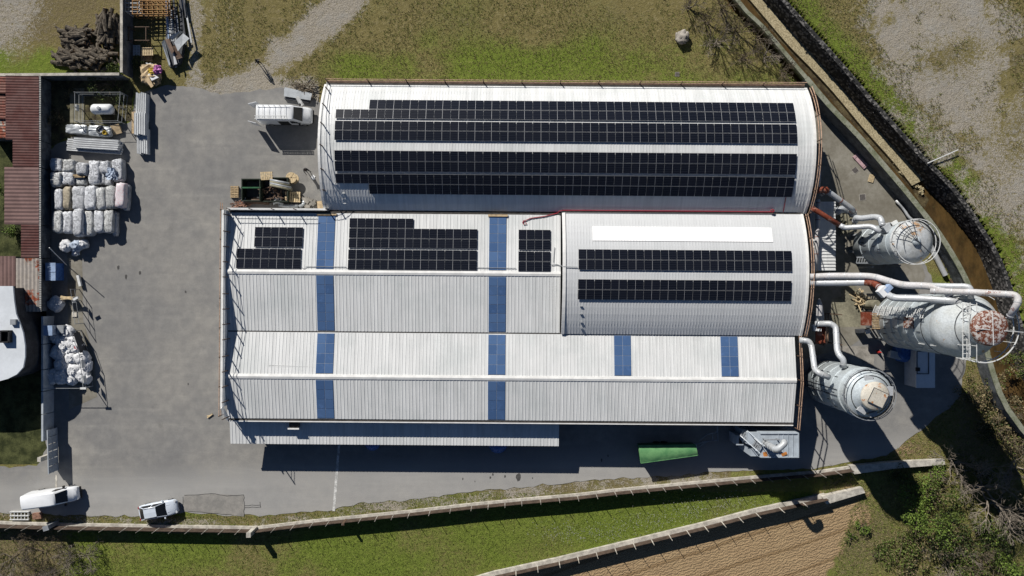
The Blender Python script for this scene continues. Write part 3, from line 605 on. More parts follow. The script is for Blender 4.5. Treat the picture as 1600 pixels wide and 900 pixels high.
# one solar module, lying with its long side along x: frame, two dark halves
PW, PH = 1.744, 1.075
def module_mesh(pw, ph):
    mb = MB(); g = .012
    mb.box(0, 0, 0, pw-.03, ph-.025, .035, mat=0)
    for sx in (-1, 1): mb.box(sx*(pw/4-.003), 0, .0195, pw/2-.034, ph-.048, .008, mat=1)
    mb.box(-pw*.28, 0, -.055, .04, ph-.1, .07, mat=0); mb.box(pw*.28, 0, -.055, .04, ph-.1, .07, mat=0)
    return mesh_of(mb, 'solar_panel', [M['pframe'], M['cell']])
MOD = module_mesh(PW, PH)
def array(label, prof, rows, x_left_of, ncols, pw=PW, skip=lambda r, c: False, lift=.16, group='solar arrays on the hall roofs'):
    """rows: list of (v_top, v_bottom) in the halls' frame"""
    r0 = rows[-1]; yb = yat((r0[0]+r0[1])/2, prof, lift); xm = x_left_of+ncols*pw/2
    t = thing('solar_array', label, 'solar array', (xm, yb, prof.z(yb)+.05), 0, group, RB)
    for r, (va, vb) in enumerate(rows):
        ya = yat(vb, prof, lift); yb2 = yat(va, prof, lift); yc = (ya+yb2)/2; za, zb = prof.z(ya), prof.z(yb2)
        sl = math.atan2(zb-za, yb2-ya); ln = math.hypot(zb-za, yb2-ya); zc = (za+zb)/2+lift
        for c in range(ncols):
            if skip(r, c): continue
            Wd = RB @ Matrix.Translation((x_left_of+(c+.5)*pw, yc, zc)) @ Matrix.Rotation(sl, 4, 'X') @ Matrix.Diagonal((1, ln/PH, 1, 1))
            inst('solar_panel', MOD, t, Wd)
    for r, (va, vb) in enumerate(rows):      # carrier rails under the modules
        cs = [c for c in range(ncols) if not skip(r, c)]
        for f in (.25, .75):
            mb = MB(RB); y = yat(va+(vb-va)*f, prof, .06); mb.beam((x_left_of+cs[0]*pw+.05, y, prof.z(y)+.06), (x_left_of+(cs[-1]+1)*pw-.05, y, prof.z(y)+.06), .05, .05); mb.build('carrier_rail', M['pframe'], t)
    return t
# north hall: barrel vault
XA0, XA1 = -20.5, 31.9
AN = Arc((450-330.2)/F*(H-4.6), (450-134.6)/F*(H-4.6), 4.6, 2.55); ysA = lin(AN.yS, AN.yN, 20)
tA = hall('vaulted_hall', 'long north hall with a white barrel vaulted metal roof under four rows of solar panels', (XA0+XA1)/2, AN.yc)
mb = MB(RB); roof_surface(mb, AN, XA0, XA1, ysA); ribs(mb, AN, XA0+.2, XA1-.2, lin(AN.yS, AN.yN, 14), .315, .036, .024); mb.build('roof', M['roof'], tA)
hall_walls(tA, AN, XA0, XA1, ysA)
mb = MB(RB); mb.box((XA0+XA1)/2, AN.yS-.12, 4.42, XA1-XA0, .22, .2); mb.build('gutter', M['gutter'], tA); mb = MB(RB); mb.box((XA0+XA1)/2, AN.yN+.14, 4.40, XA1-XA0, .24, .2); mb.build('gutter', M['gutter'], tA)
for x in (XA0, XA1):                          # edge flashing along both gable arcs
    mb = MB(RB)
    for a, b in zip(ysA[:-1], ysA[1:]): mb.beam((x, a, AN.z(a)+.03), (x, b, AN.z(b)+.03), .28, .12)
    mb.build('edge_flashing', M['trim'], tA)
xl = xat(523, 6.6)
array('north hall, northernmost solar array, its first row two panels short at the west end', AN, [(157.4,172.2),(172.6,187.0)], xl, 28, skip=lambda r, c: r == 0 and c < 2)
array('north hall, solar array just north of the ridge strip, full double row', AN, [(190.6,205.3),(205.7,221.0)], xl, 28)
array('north hall, solar array just south of the bare ridge strip, full double row', AN, [(236.8,253.0),(253.4,269.8)], xl, 28)
array('north hall, southernmost solar array, its last row two panels short at the west end', AN, [(273.2,288.6),(289.0,304.8)], xl, 28, skip=lambda r, c: r == 1 and c < 2)
# west halls: two low gables behind one parapet
XB0, XB1, XD1, XC1 = -31.0, 5.25, 31.5, 30.9
BG = Gab((450-520.6)/F*(H-4.6), (450-334.6)/F*(H-4.6), (450-427.5)/F*(H-5.4), 4.6, 4.6, 5.42)
CG = Gab((450-657.6)/F*(H-4.45), (450-520.8)/F*(H-4.6), (450-591)/F*(H-5.3), 4.45, 4.6, 5.28)
tB = hall('gabled_hall', 'west gabled hall with small solar arrays on its north slope and two blue strips', (XB0+XB1)/2, BG.yr)
tC = hall('gabled_hall', 'long south gabled hall with a bare white roof and four blue rooflight strips', (XB0+XC1)/2, CG.yr)
SKY = [(495.2, 522.2), (763.6, 790.6)]; SKYC = [(960.5, 987), (1127.5, 1154.5)]
skB = [(xat(a, 5.0), xat(b, 5.0)) for a, b in SKY]; skC = [(xat(a, 5.0), xat(b, 5.0)) for a, b in SKYC]
def slopes(g): return [g.yS, g.yr-.001, g.yr+.001, g.yN]
for t, g, x1, sk in ((tB, BG, XB1, skB), (tC, CG, XC1, skB)):
    mb = MB(RB)
    for a, b in ((g.yS+.06, g.yr), (g.yr, g.yN-.06)): roof_surface(mb, g, XB0, x1, [a, b])
    N_ = (g.yr+.25, g.yN-.1); S_ = (g.yS+.1, g.yr-.25)
    ribs(mb, g, XB0+.3, x1-.1, N_, .373, .042, .032, skip=sk+(skC if t is tC else [])); ribs(mb, g, XB0+.3, x1-.1, S_, .373, .042, .032, skip=sk)
    mb.build('roof', M['roof'], t)
    mb = MB(RB)
    for s in (-1, 1): 
        y1 = g.yr+s*.25; mb.add([(XB0,g.yr,g.zr+.10),(x1,g.yr,g.zr+.10),(x1,y1,g.z(y1)+.07),(XB0,y1,g.z(y1)+.07),(XB0,y1,g.z(y1)+.0),(x1,y1,g.z(y1)+.0)], [(0,1,2,3),(3,2,5,4)] if s < 0 else [(3,2,1,0),(4,5,2,3)])
    mb.build('ridge_cap', M['trim'], t)
    hall_walls(t, g, XB0, x1, slopes(g), 'WESN')
mb = MB(RB); mb.box((XB0+XB1)/2, BG.yN+.02, 4.50, XB1-XB0, .3, .16); mb.build('gutter', M['gutter'], tB)
mb = MB(RB); mb.box((XB0+XC1)/2, (BG.yS+CG.yN)/2, 4.535, XC1-XB0, .1, .1); mb.build('valley_gutter', M['gutter'], tC)
mb = MB(RB); mb.box((XB0+XC1)/2, CG.yS-.10, 4.30, XC1-XB0, .2, .18); mb.build('gutter', M['gutter'], tC); mb = MB(RB); mb.box((XB0+XC1)/2, CG.yS-.26, 4.35, XC1-XB0, .10, .2); mb.build('fascia', M['trim'], tC)
def skylight(t, g, x0, x1, side, rows):
    a, b = (g.yr+.36, g.yN-.16) if side > 0 else (g.yS+.16, g.yr-.36)
    za, zb = g.z(a), g.z(b); sl = math.atan2(zb-za, b-a); ln = math.hypot(b-a, zb-za)
    mb = MB(RB); R = Matrix.Rotation(sl, 3, 'X'); c_ = Vector(((x0+x1)/2, (a+b)/2, (za+zb)/2+.012)); mb.box(*c_, x1-x0, ln, .05, rot=R)
    fr = mb.build('rooflight', M['skyframe'], t); pw = (x1-x0)/2-.05; ph = ln/rows-.05
    m2 = MB(); m2.box(0, 0, 0, pw, ph, .03); me_ = mesh_of(m2, 'pane', M['sky'])
    for i in range(2):
        for j in range(rows):
            off = Vector(((i-.5)*(pw+.05), (j+.5)*ln/rows-ln/2, .035)); inst('pane', me_, fr, RB @ Matrix.Translation(c_) @ R.to_4x4() @ Matrix.Translation(off))
for x0, x1 in skB:
    skylight(tB, BG, x0, x1, 1, 6); skylight(tB, BG, x0, x1, -1, 6); skylight(tC, CG, x0, x1, 1, 4); skylight(tC, CG, x0, x1, -1, 4)
for x0, x1 in skC: skylight(tC, CG, x0, x1, 1, 4)
for x0, x1 in skB:
    mb = MB(RB); mb.box((x0+x1)/2, BG.yN-.18, 4.75, x1-x0+.25, .22, .12); mb.build('rooflight_kerb', M['card'], tB)
# white parapet round the west end and the north west corner
mb = MB(RB); zt = 5.85; mb.box(XB0-.15, (BG.yN+CG.yS)/2+.8, zt/2+1.5, .24, BG.yN-CG.yS-1.4, zt-3.0); mb.build('parapet', M['trim'], tB)
mb = MB(RB); mb.box(XB0-.15, (BG.yN+CG.yS)/2+.8, 1.48, .22, BG.yN-CG.yS-1.5, 2.96); mb.build('wall', M['wall'], tB)
mb = MB(RB); mb.beam((XB0-.15, CG.yS+1.5, 5.80), (XB0+.25, CG.yS+.1, 5.05), .14, .5); mb.build('parapet', M['trim'], tC)
mb = MB(RB); xq = xat(511, 5); mb.box((XB0+xq)/2, BG.yN+.30, 4.75, xq-XB0, .2, .8); mb.build('parapet', M['trim'], tB)
G = 'solar panels of the west gabled hall'
xb = xat(396.6, 5.2); array('west gabled hall, upper left solar array, two rows of three panels', BG, [(357.6,373.2),(373.6,389.0)], xb, 3, lift=.13)
array('west gabled hall, lower left solar array, two rows of four panels', BG, [(391.4,406.8),(407.2,422.8)], xat(369.6, 5.3), 4, lift=.13)
array('west gabled hall, upper middle solar array between blue strips, with a short top row', BG, [(342.6,358.0),(358.4,373.8),(374.2,389.2)], xat(544.4, 5.1), 8, skip=lambda r, c: r == 0 and c > 3, lift=.13)
array('west gabled hall, lower middle solar array between the blue strips, two full rows', BG, [(391.6,407.0),(407.4,423.0)], xat(543.6, 5.3), 8, lift=.13)
array('west gabled hall, upper right solar array of four panels east of the blue strips', BG, [(358.6,374.2),(374.6,390.2)], xat(809.6, 5.2), 2, lift=.13)
array('west gabled hall, lower right solar array of four panels east of the blue strips', BG, [(392.6,408.0),(408.4,424.0)], xat(809.4, 5.3), 2, lift=.13)
# east vault
XD0 = 5.45
DA = Arc((450-521.0)/F*(H-4.75), (450-331.4)/F*(H-4.75), 4.75, 1.75); ysD = lin(DA.yS, DA.yN, 18)
tD = hall('vaulted_hall', 'shorter east hall with a pale vaulted roof, a white rooflight strip and two solar arrays', (XD0+XD1)/2, DA.yc)
mb = MB(RB); roof_surface(mb, DA, XD0, XD1, ysD); ribs(mb, DA, XD0+.2, XD1-.2, lin(DA.yS, DA.yN, 12), .315, .036, .024, skip=[]); mb.build('roof', M['roof_d'], tD)
hall_walls(tD, DA, XD0, XD1, ysD); mb = MB(RB); mb.box((XD0+XD1)/2, DA.yN+.1, 4.62, XD1-XD0, .2, .2); mb.build('gutter', M['gutter'], tD)
for x in (XD0+.1, XD1):
    mb = MB(RB)
    for a, b in zip(ysD[:-1], ysD[1:]): mb.beam((x, a, DA.z(a)+.05), (x, b, DA.z(b)+.05), .34 if x < 10 else .26, .14)
    mb.build('edge_flashing', M['trim'], tD)
y0, y1 = yat(375.0, DA), yat(352.6, DA); mb = MB(RB); roof_surface(mb, DA, xat(925.5, 6), xat(1207, 6), lin(y0, y1, 4), .04, .05); DA2 = Arc(DA.yS, DA.yN, DA.ze+.05, DA.rise); ribs(mb, DA2, xat(926.5, 6), xat(1206, 6), lin(y0, y1, 4), .315, .036, .024); fr = mb.build('rooflight', M['poly'], tD)
xd = xat(903.2, 6.4); pwD = (xat(1236, 6.4)-xd)/13
array('east vaulted hall, northern solar array of two rows below the white rooflight strip', DA, [(388.4,404.2),(404.6,420.6)], xd, 13, pwD); array('east vaulted hall, southern solar array of two rows', DA, [(435.2,451.0),(451.4,467.2)], xd-.03, 13, pwD)
# small roof fittings
for (u0, v0, u1, v1, lab) in ((420, 571.5, 492, 574.5, 'pair of thin pale battens lying on the south hall roof'),):
    t = thing('roof_batten', lab, 'batten', PL(456, 570, 5.0), 0, None, RB); 
    for d in (-1.2, 1.2): mb = MB(RB); mb.beam(PL(u0, v0+d, 5.12), PL(u1, v1+d, 5.12), .05, .05); mb.build('batten', M['rail'], t)
for i, (u, v) in enumerate(((524, 287), (537, 302), (538, 311), (539, 318))): mb = MB(RB); p = PL(u, v, AN.z(PL(u, v, 6).y)+.03); mb.box(p.x, p.y, p.z+.05, .28, .06, .1); tag(mb.build('roof_bracket', M['rail']), 'small pale bracket on the shaded slope of the north hall roof, %s from the top' % ('first','second','third','fourth')[i], 'bracket', 'brackets on the north hall roof')
for i, v in enumerate((478.5, 490.5, 503, 512)): mb = MB(RB); p = PL(908, v, DA.z(PL(908, v, 6).y)); mb.box(p.x, p.y, p.z+.1, .3, .06, .12); tag(mb.build('roof_bracket', M['steel']), 'small grey bracket at the west edge of the east vault roof, %s from the top' % ('first','second','third','fourth')[i], 'bracket', 'brackets on the east vault roof')
def vpipe(pts, r, mat, name, label, cat, zf):
    mb = MB(); mb.tube(pts, r, 6); return tag(mb.build(name, mat), label, cat)
def roofpts(uvs, prof, dz): 
    out = []
    for u, v in uvs:
        vv = v-.0078*(u-800); y = yat(vv, prof, dz); out.append(RB @ Vector((xat(u, prof.z(y)+dz), y, prof.z(y)+dz)))
    return out
vpipe(roofpts([(471,417.5),(474,420),(478,416.5),(500,416.5),(540,417),(543,420)], BG, .1), .03, M['steel'], 'roof_cable', 'grey cable looping across the first blue rooflight strip between solar arrays', 'cable', 0)
vpipe(roofpts([(742,418),(765,418.5),(806,419)], BG, .1), .03, M['steel'], 'roof_cable', 'grey cable crossing the second blue rooflight strip', 'cable', 0)
vpipe(roofpts([(861,414),(870,413),(875,415)], BG, .12)+roofpts([(880,416.5),(902,417.5)], DA, .12), .04, M['steel'], 'roof_cable', 'grey cable linking the small arrays to the east vault arrays', 'cable', 0)
vpipe(roofpts([(818,344),(816,348),(818,351),(822,350),(819,345),(828,341),(850,338),(870,333)], BG, .1)+[P(874, 330, 5.0), P(880, 328.6, 5.0), P(960, 329, 5.0), P(1100, 330, 5.0), P(1205, 331, 5.0)], .05, M['redcable'], 'red_cable', 'red cable coiled on the west hall roof and running along the gutter to the east', 'cable', 0)
vpipe([P(1205,331,5.0)]+[P(1207+3*math.cos(k*1.1), 329.5+2*math.sin(k*1.1), 5.05+k*.01) for k in range(14)], .05, M['redcable'], 'cable_coil', 'small red cable coil at the foot of the north hall roof near its east end', 'cable', 0)
vpipe(roofpts([(1223,331),(1225,320),(1227,307.5)], AN, .08), .04, M['redcable'], 'roof_cable', 'dark red cable rising up the south slope of the north hall near its east end', 'cable', 0)
vpipe(roofpts([(866,386),(865,400),(864.5,410)], BG, .1), .03, M['steel'], 'roof_cable', 'thin grey cable lying beside the right hand small arrays', 'cable', 0)
p = PL(459, 665, 3.9); t = thing('roof_vent', 'small boxy vent hood with a pale lip under the south hall eave', 'vent', p, 0, None, RB); q = PL(459, 668.5, 3.8); mb = MB(RB); mb.box(q.x, q.y+.35, q.z-.3, 1.0, .7, .7); mb.build('vent_body', M['gutter'], t); mb = MB(RB); mb.box(q.x, q.y-.08, q.z+.1, 1.25, .16, .1); mb.build('vent_lip', M['trim'], t)
# lean-to along the south side
tL = thing('lean_to', 'open lean-to with a white corrugated roof along the south side of the halls', 'lean-to', (-13, CG.yS-1.5, 0), 0, None, RB)
x0, x1 = xat(361.5, 3), xat(875, 3); yN_, yS_ = CG.yS+.15, (450-696.6)/F*(H-2.9)
LG = Gab(yS_-20, yS_+20, yS_+10, 2.9-20*.12, 2.9, 2.9+10*.12)
mb = MB(RB); roof_surface(mb, LG, x0, x1, [yS_, yN_], .08); ribs(mb, LG, x0+.1, x1-.1, [yS_+.02, yN_], .373, .042, .032); mb.build('roof', M['roof'], tL)
mb = MB(); mb.box(0, 0, 1.4, .16, .16, 2.8); pm_ = mesh_of(mb, 'post', M['steel'])
for i in range(6): inst('post', pm_, tL, RB @ Matrix.Translation((x0+3.4+i*(x1-x0-6)/5, yS_+.55, 0)))
mb = MB(RB); mb.box((x0+x1)/2, yS_+.05, 2.76, x1-x0-.1, .12, .12); mb.build('beam', M['steel'], tL)
for (u, v, s, lab) in ((582, 696, .9, 'blue tarpaulin bundle poking out from under the lean-to near its west end'), (778, 697.5, 1.1, 'blue tarpaulin heap poking out from under the lean-to near its east end')):
    bm_ = P(u, v-4, .3); mb = MB(); mb.lathe(bm_.x, bm_.y, [(s*.9, .0), (s, .35), (s*.7, .75), (s*.2, .95), (.01, .97)], 14); tag(mb.build('tarpaulin', M['blue'], smooth=True), lab, 'tarpaulin')
# timber guard rails along the open roof edges
def guard(label, pts, out=(0, 0), zr=(.45, .95), step=2.6, foot=.9, mat='timber', wd=.09):
    pts = [Vector(p) for p in pts]; c_ = pts[len(pts)//2]; t = thing('guard_rail', label, 'guard rail', (c_.x, c_.y, c_.z-foot), 0, 'guard rails round the hall roofs', RB)
    for h in zr:
        mb = MB(RB)
        for a, b in zip(pts[:-1], pts[1:]): mb.beam(a+Vector((0,0,h)), b+Vector((0,0,h)), wd*.55, wd*1.1)
        mb.build('rail', M[mat], t)
    L = 0; last = -9; mb = None
    for a, b in zip(pts[:-1], pts[1:]):
        d = b-a; l = d.length; s = 0
        while s < l:
            if L+s-last >= step:
                q = a+d*(s/l); last = L+s; mb = MB(RB); mb.box(q.x+out[0], q.y+out[1], q.z+(zr[-1]-foot)/2+.05, .09, .09, zr[-1]+foot+.1); mb.build('post', M['timber_dark'], t)
            s += .3
        L += l
    return t
yN2 = AN.yN+.45
guard('timber guard rail along the north eave of the north hall', [(XA0+.1, yN2, 4.5), (XA1-.1, yN2, 4.5)], zr=(.1, .75), step=4.2)
mb = MB(RB); mb.box((XA0+XA1)/2, AN.yN+.42, 4.33, XA1-XA0, .3, .06); mb.build('scaffold_plank', M['timber_dark'], tA)
guard('timber guard rail along the east gable of the north hall', [(XA1+.35, y, AN.z(y)) for y in ysA], zr=(.25, .8))
guard('thin pale guard rail along the west gable of the north hall', [(XA0+.35, y, AN.z(y)) for y in ysA], zr=(.5, .95), mat='rail', wd=.05, foot=.3, step=2.2)
guard('timber guard rail along the east gable of the east vaulted hall', [(XD1+.35, y, DA.z(y)) for y in ysD], zr=(.25, .8))
guard('timber guard rail along the east end of the south hall', [(XC1+.4, y, CG.z(y)) for y in lin(CG.yS-.6, CG.yN, 6)], zr=(.3, .85))
guard('brown guard rail outside the west parapet', [(XB0-.42, y, 4.9) for y in lin(CG.yS+.5, BG.yN+.9, 8)], zr=(.4, .9), step=2.9)
guard('thin pale guard rail standing on the west end of the gabled roofs', [(XB0+.25, y, 5.9) for y in lin(CG.yS+.3, BG.yN, 10)], zr=(.25, .65), mat='rail', wd=.05, foot=1.2, step=1.6)
guard('thin pale guard rail along the north edge of the west gabled hall', [(XB0+.3, BG.yN+.25, 5.1), (xat(485, 5), BG.yN+.25, 5.1)], zr=(.35, .8), mat='rail', wd=.05, foot=.4, step=2.3)
# ------------------------------------------------------------------ silos
def ring(mb, cx, cy, r, z, th=.05, seg=40, a0=0, a1=2*PI, mat=0):
    n_ = seg; pts = [(cx+r*math.cos(a0+(a1-a0)*k/n_), cy+r*math.sin(a0+(a1-a0)*k/n_), z) for k in range(n_+1)]
    for a, b in zip(pts[:-1], pts[1:]): mb.beam(a, b, th, th, mat)
def hoops(t, cx, cy, r, zs, mat, wd=.06, name='seam_ring'):
    for z in zs: mb = MB(); mb.lathe(cx, cy, [(r, z-wd), (r+.035, z-wd*.6), (r+.035, z+wd*.6), (r, z+wd)], 40); mb.build(name, mat, t)
def railing(t, cx, cy, r, z, mat, n_=18, a0=0, a1=2*PI, hs=(.5, 1.0), th=.05, name='rail'):
    for h in hs: mb = MB(); ring(mb, cx, cy, r, z+h, th, 44, a0, a1); mb.build(name, mat, t)
    mb = MB()
    for k in range(n_):
        a = a0+(a1-a0)*k/n_; mb.beam((cx+r*math.cos(a), cy+r*math.sin(a), z), (cx+r*math.cos(a), cy+r*math.sin(a), z+hs[-1]), th, th)
    mb.build('rail_post', mat, t, kind='stuff')
def legs(t, cx, cy, r, z, n_=6):
    for k in range(n_):
        a = 2*PI*k/n_+.3; mb = MB(); mb.box(cx+r*math.cos(a), cy+r*math.sin(a), z/2, .28, .28, z, a); mb.build('leg', M['steel'], t)
def dashes(t, cx, cy, r, z0, z1, n_=14, seed=1, a0=2.2, a1=5.2):
    rs_ = random.Random(seed); mb = MB()
    for k in range(n_):
        a = a0+(a1-a0)*rs_.random(); z = z0+(z1-z0)*rs_.random(); mb.beam((cx+(r+.02)*math.cos(a), cy+(r+.02)*math.sin(a), z), (cx+(r+.02)*math.cos(a), cy+(r+.02)*math.sin(a), z+.7), .05, .06)
    mb.build('clip', M['steeldark'], t, kind='stuff')
# silo beside the channel, patchy dome top
cx, cy, r = 40.85, 4.75, 2.15
t = thing('steel_silo', 'squat grey silo nearest the channel with a patchy pale dome top', 'silo', (cx, cy, 0))
legs(t, cx, cy, 1.9, 1.4); mb = MB(); mb.lathe(cx, cy, [(.3,.5),(r,1.5),(r,9.55)], 44); mb.build('body', M['silo'], t, smooth=True)
mb = MB(); mb.lathe(cx, cy, [(r+.05,9.5),(r+.05,9.6),(r*.75,10.0),(r*.4,10.25),(.02,10.4)], 44); mb.build('roof', M['silo_top'], t, smooth=True)
mb = MB(); mb.lathe(cx, cy, [(.42,10.2),(.42,10.55),(.3,10.65),(.01,10.68)], 20); mb.build('vent_cap', M['silo'], t, smooth=True)
hoops(t, cx, cy, r, (3.2, 5.1, 7.0, 8.6), M['silo'])
for h in (9.75, 10.45): mb = MB(); ring(mb, cx+.12, cy-.05, r+.14, h, .06); mb.build('rail_hoop', M['rail'], t)
mb = MB()
for k in range(14): a = 2*PI*k/14; mb.beam((cx+.12+(r+.14)*math.cos(a), cy-.05+(r+.14)*math.sin(a), 9.5), (cx+.12+(r+.14)*math.cos(a), cy-.05+(r+.14)*math.sin(a), 10.45), .05)
for k in range(4): a = PI*.55+k*.35; mb.beam((cx, cy, 10.75), (cx+(r+.1)*math.cos(a), cy+(r+.1)*math.sin(a), 10.35), .05)
ring(mb, cx, cy, 1.35, 10.5, .045, 20, PI*.5, PI*1.15); mb.beam((cx, cy, 10.72), (cx+1.5, cy-1.3, 10.45), .07); mb.build('rail_post', M['steeldark'], t, kind='stuff')
dashes(t, cx, cy, r, 2.5, 7.5, 16, 4, PI*.8, PI*1.2)
mb = MB(); q = P(1385, 356, 8.3); mb.box(q.x, q.y, q.z, .9, .7, .9, .6); mb.build('inlet_box', M['duct'], t); mb = MB(); q = P(1396, 349, 8.6); mb.box(q.x, q.y, q.z, .8, .35, .3, .5); mb.build('hatch', M['rail'], t)
pl = thing('steel_platform', 'grey steel grating platform with openings below the squat silo', 'platform', P(1365, 407, 3)); mb = MB()
for i in range(2):
    for (u0, u1) in ((1338, 1368), (1382, 1402)):
        a = P(u0, 402+i*9, 3.2); b = P(u1, 402+i*9, 3.2); mb.beam(a, b, .14, .14)
mb.beam(P(1338,402,3.2), P(1404,402,3.2), .12); mb.build('frame', M['steel'], pl); mb = MB()
for u in list(range(1340, 1368, 4))+list(range(1384, 1403, 4)): mb.beam(P(u,402,3.22), P(u-2,411,3.22), .07)
mb.build('grating', M['steel'], pl, kind='stuff')
for (u, v) in ((1342,418),(1383,416),(1400,411),(1340,404)): q = P(u, v, 0); mb = MB(); mb.box(q.x, q.y, 1.6, .18, .18, 3.2); mb.build('leg', M['steel'], pl)
# tallest silo
cx, cy, r = 43.4, -3.65, 3.0
t = thing('steel_silo', 'tallest grey silo with a round rust red cap and a white ladder walkway', 'silo', (cx, cy, 0))
legs(t, cx, cy, 2.5, 3.0, 8); mb = MB(); mb.lathe(cx, cy, [(.4,1.2),(r,3.0),(r,13.4)], 48); mb.build('body', M['silo'], t, smooth=True)
hoops(t, cx, cy, r, [3.6+1.4*k for k in range(8)], M['silo'], .05); hoops(t, cx, cy, r, (12.0,), M['steeldark'], .05)
mb = MB(); mb.lathe(cx, cy, [(r,13.4),(r+.06,13.5),(r+.02,14.6),(r*.86,15.4),(1.55,16.4),(1.5,17.3)], 48); mb.build('roof', M['silo_dome'], t, smooth=True)
mb = MB(); mb.lathe(cx, cy, [(1.55,17.2),(1.62,17.35),(1.62,17.85),(1.5,17.95),(.9,18.1),(.01,18.18)], 40); mb.build('cap', M['rustcap'], t, smooth=True)
mb = MB(); mb.beam((cx-1.6, cy, 18.22), (cx+2.9, cy-.35, 17.9), .06); mb.beam((cx, cy-1.5, 18.2), (cx-.1, cy+1.5, 18.2), .05); mb.build('cap_strap', M['rail'], t)
mb = MB()                                     # ladder walkway across the shoulder
x_, zq = cx-1.35, 16.4
for s in (-.28, .1, .42): mb.beam((x_+s, cy+2.3, zq), (x_+s, cy-3.0, zq), .06)
for k in range(13): y = cy+2.2-k*.42; mb.beam((x_-.28, y, zq+.01), (x_+.42, y, zq+.01), .05)
for s in (-.28, .42):
    for k in range(5): y = cy+2.1-k*1.25; mb.beam((x_+s, y, 15.4), (x_+s, y, zq+.9), .05)
    mb.beam((x_+s, cy+2.3, zq+.9), (x_+s, cy-3.0, zq+.9), .045)
mb.build('walkway', M['rail'], t)
for h in (16.2, 16.9): mb = MB(); ring(mb, cx, cy, r+.22, h, .075, 36, -PI*.62, PI*.16); mb.build('rail_hoop', M['rail'], t)
mb = MB()
for h in (15.6,): ring(mb, cx, cy, r+.15, h, .05, 30, PI*.3, PI*.7)
for k in range(7): a = -PI*.6+k*.36; mb.beam((cx+(r+.2)*math.cos(a), cy+(r+.2)*math.sin(a), 15), (cx+(r+.2)*math.cos(a), cy+(r+.2)*math.sin(a), 16.9), .045)
mb.build('rail_post', M['rail'], t, kind='stuff')
mb = MB()                                     # dark hoops and ladder cage lines
for k in range(9): a = PI*.55+k*.14; mb.beam((cx+(r+.04)*math.cos(a), cy+(r+.04)*math.sin(a), 13.6), (cx+1.6*math.cos(a), cy+1.6*math.sin(a), 16.2), .05)
for rr, zz in ((2.45, 15.25), (2.0, 15.95)): ring(mb, cx, cy, rr+.1, zz, .05, 24, PI*.3, PI*1.25)
mb.build('roof_rib', M['steeldark'], t)
mb = MB()                                     # long caged ladder up the west face
for k, a in enumerate((PI*.84, PI*.885, PI*.93)): mb.beam((cx+(r+.35)*math.cos(a), cy+(r+.35)*math.sin(a), 3.2), (cx+(r+.35)*math.cos(a), cy+(r+.35)*math.sin(a), 12.9), .05)
for k in range(34):
    z = 3.3+k*.285; mb.beam((cx+(r+.35)*math.cos(PI*.84), cy+(r+.35)*math.sin(PI*.84), z), (cx+(r+.35)*math.cos(PI*.93), cy+(r+.35)*math.sin(PI*.93), z), .05)
for k in range(9): ring(mb, cx, cy, r+.5, 3.4+k*1.15, .05, 6, PI*.83, PI*.94)
mb.build('ladder', M['rail'], t)
mb = MB(); rs_ = random.Random(2)
for k in range(5):
    for (aa, off) in ((PI*1.22, .2), (PI*1.3, .9)): z = 4.3+k*2.0+off; mb.beam((cx+(r+.05)*math.cos(aa), cy+(r+.05)*math.sin(aa), z), (cx+(r+.05)*math.cos(aa), cy+(r+.05)*math.sin(aa), z+1.0), .07)
mb.build('step_bracket', M['rail'], t); dashes(t, cx, cy, r, 4, 11.5, 14, 7, PI*.95, PI*1.15)
mb = MB(); a = PI*1.0; mb.box(cx+(r+.03)*math.cos(a), cy+.15, 9.9, .07, 1.2, 1.8); mb.build('patch', M['rustcap'], t)
t2 = thing('rusty_platform', 'rusty slatted platform at the foot of the tallest silo', 'platform', P(1372,502,3)); mb = MB()
for k in range(10): v = 490.5+k*2.5; mb.beam(P(1363,v,4.0), P(1381,v+.3,4.0), .10, .05)
mb.build('slat', M['wood'], t2, kind='stuff'); mb = MB(); a = P(1354,498,2.6); mb.box(a.x, a.y, 2.5, 1.1, 1.5, .3); mb.build('hopper', M['rust'], t2)
for v in (491, 513): q = P(1362, v, 0); mb = MB(); mb.box(q.x, q.y, 1.9, .15, .15, 3.8); mb.build('leg', M['steel'], t2)
for v in (490, 514): mb = MB(); mb.beam(P(1362,v,3.9), P(1381,v+.3,3.9), .12); mb.build('frame', M['rust'], t2)
q = P(1369,476,2.2); mb = MB(); mb.lathe(q.x, q.y, [(.55,0),(.55,2.2),(.45,2.4),(.01,2.4)], 16); tag(mb.build('barrel', M['concgreen'], smooth=False), 'mossy drum standing at the foot of the tallest silo', 'drum')
# silo by the south hall
cx, cy, r = 36.1, -10.75, 2.5
t = thing('steel_silo', 'grey silo at the south hall corner with a square hatch on its rust stained top', 'silo', (cx, cy, 0))
legs(t, cx, cy, 2.2, .8); mb = MB(); mb.lathe(cx, cy, [(.4,.4),(r,1.0),(r,9.0)], 48); mb.build('body', M['silo'], t, smooth=True); hoops(t, cx, cy, r, (2.4, 4.0, 5.6, 7.2), M['silo'], .05)
mb = MB(); mb.lathe(cx, cy, [(r+.03,8.9),(r+.12,9.0),(r+.12,9.2),(r,9.25),(r,10.1),(r*.96,10.25)], 48); mb.build('collar', M['silo'], t, smooth=False)
mb = MB(); mb.lathe(cx, cy, [(r*.97,10.2),(1.45,11.0),(1.42,11.6)], 40); mb.build('roof', M['silo'], t, smooth=True)
mb = MB(); mb.lathe(cx, cy, [(1.42,11.5),(1.45,11.6),(1.3,11.78),(.01,11.9)], 36); mb.build('cap', M['rustpale'], t, smooth=True)
mb = MB(); R_ = Matrix.Rotation(-.45, 3, 'Z'); mb.box(cx+.12, cy-.12, 11.92, 1.55, 1.45, .16, -.45); mb.build('hatch', M['rustpale'], t); mb = MB()
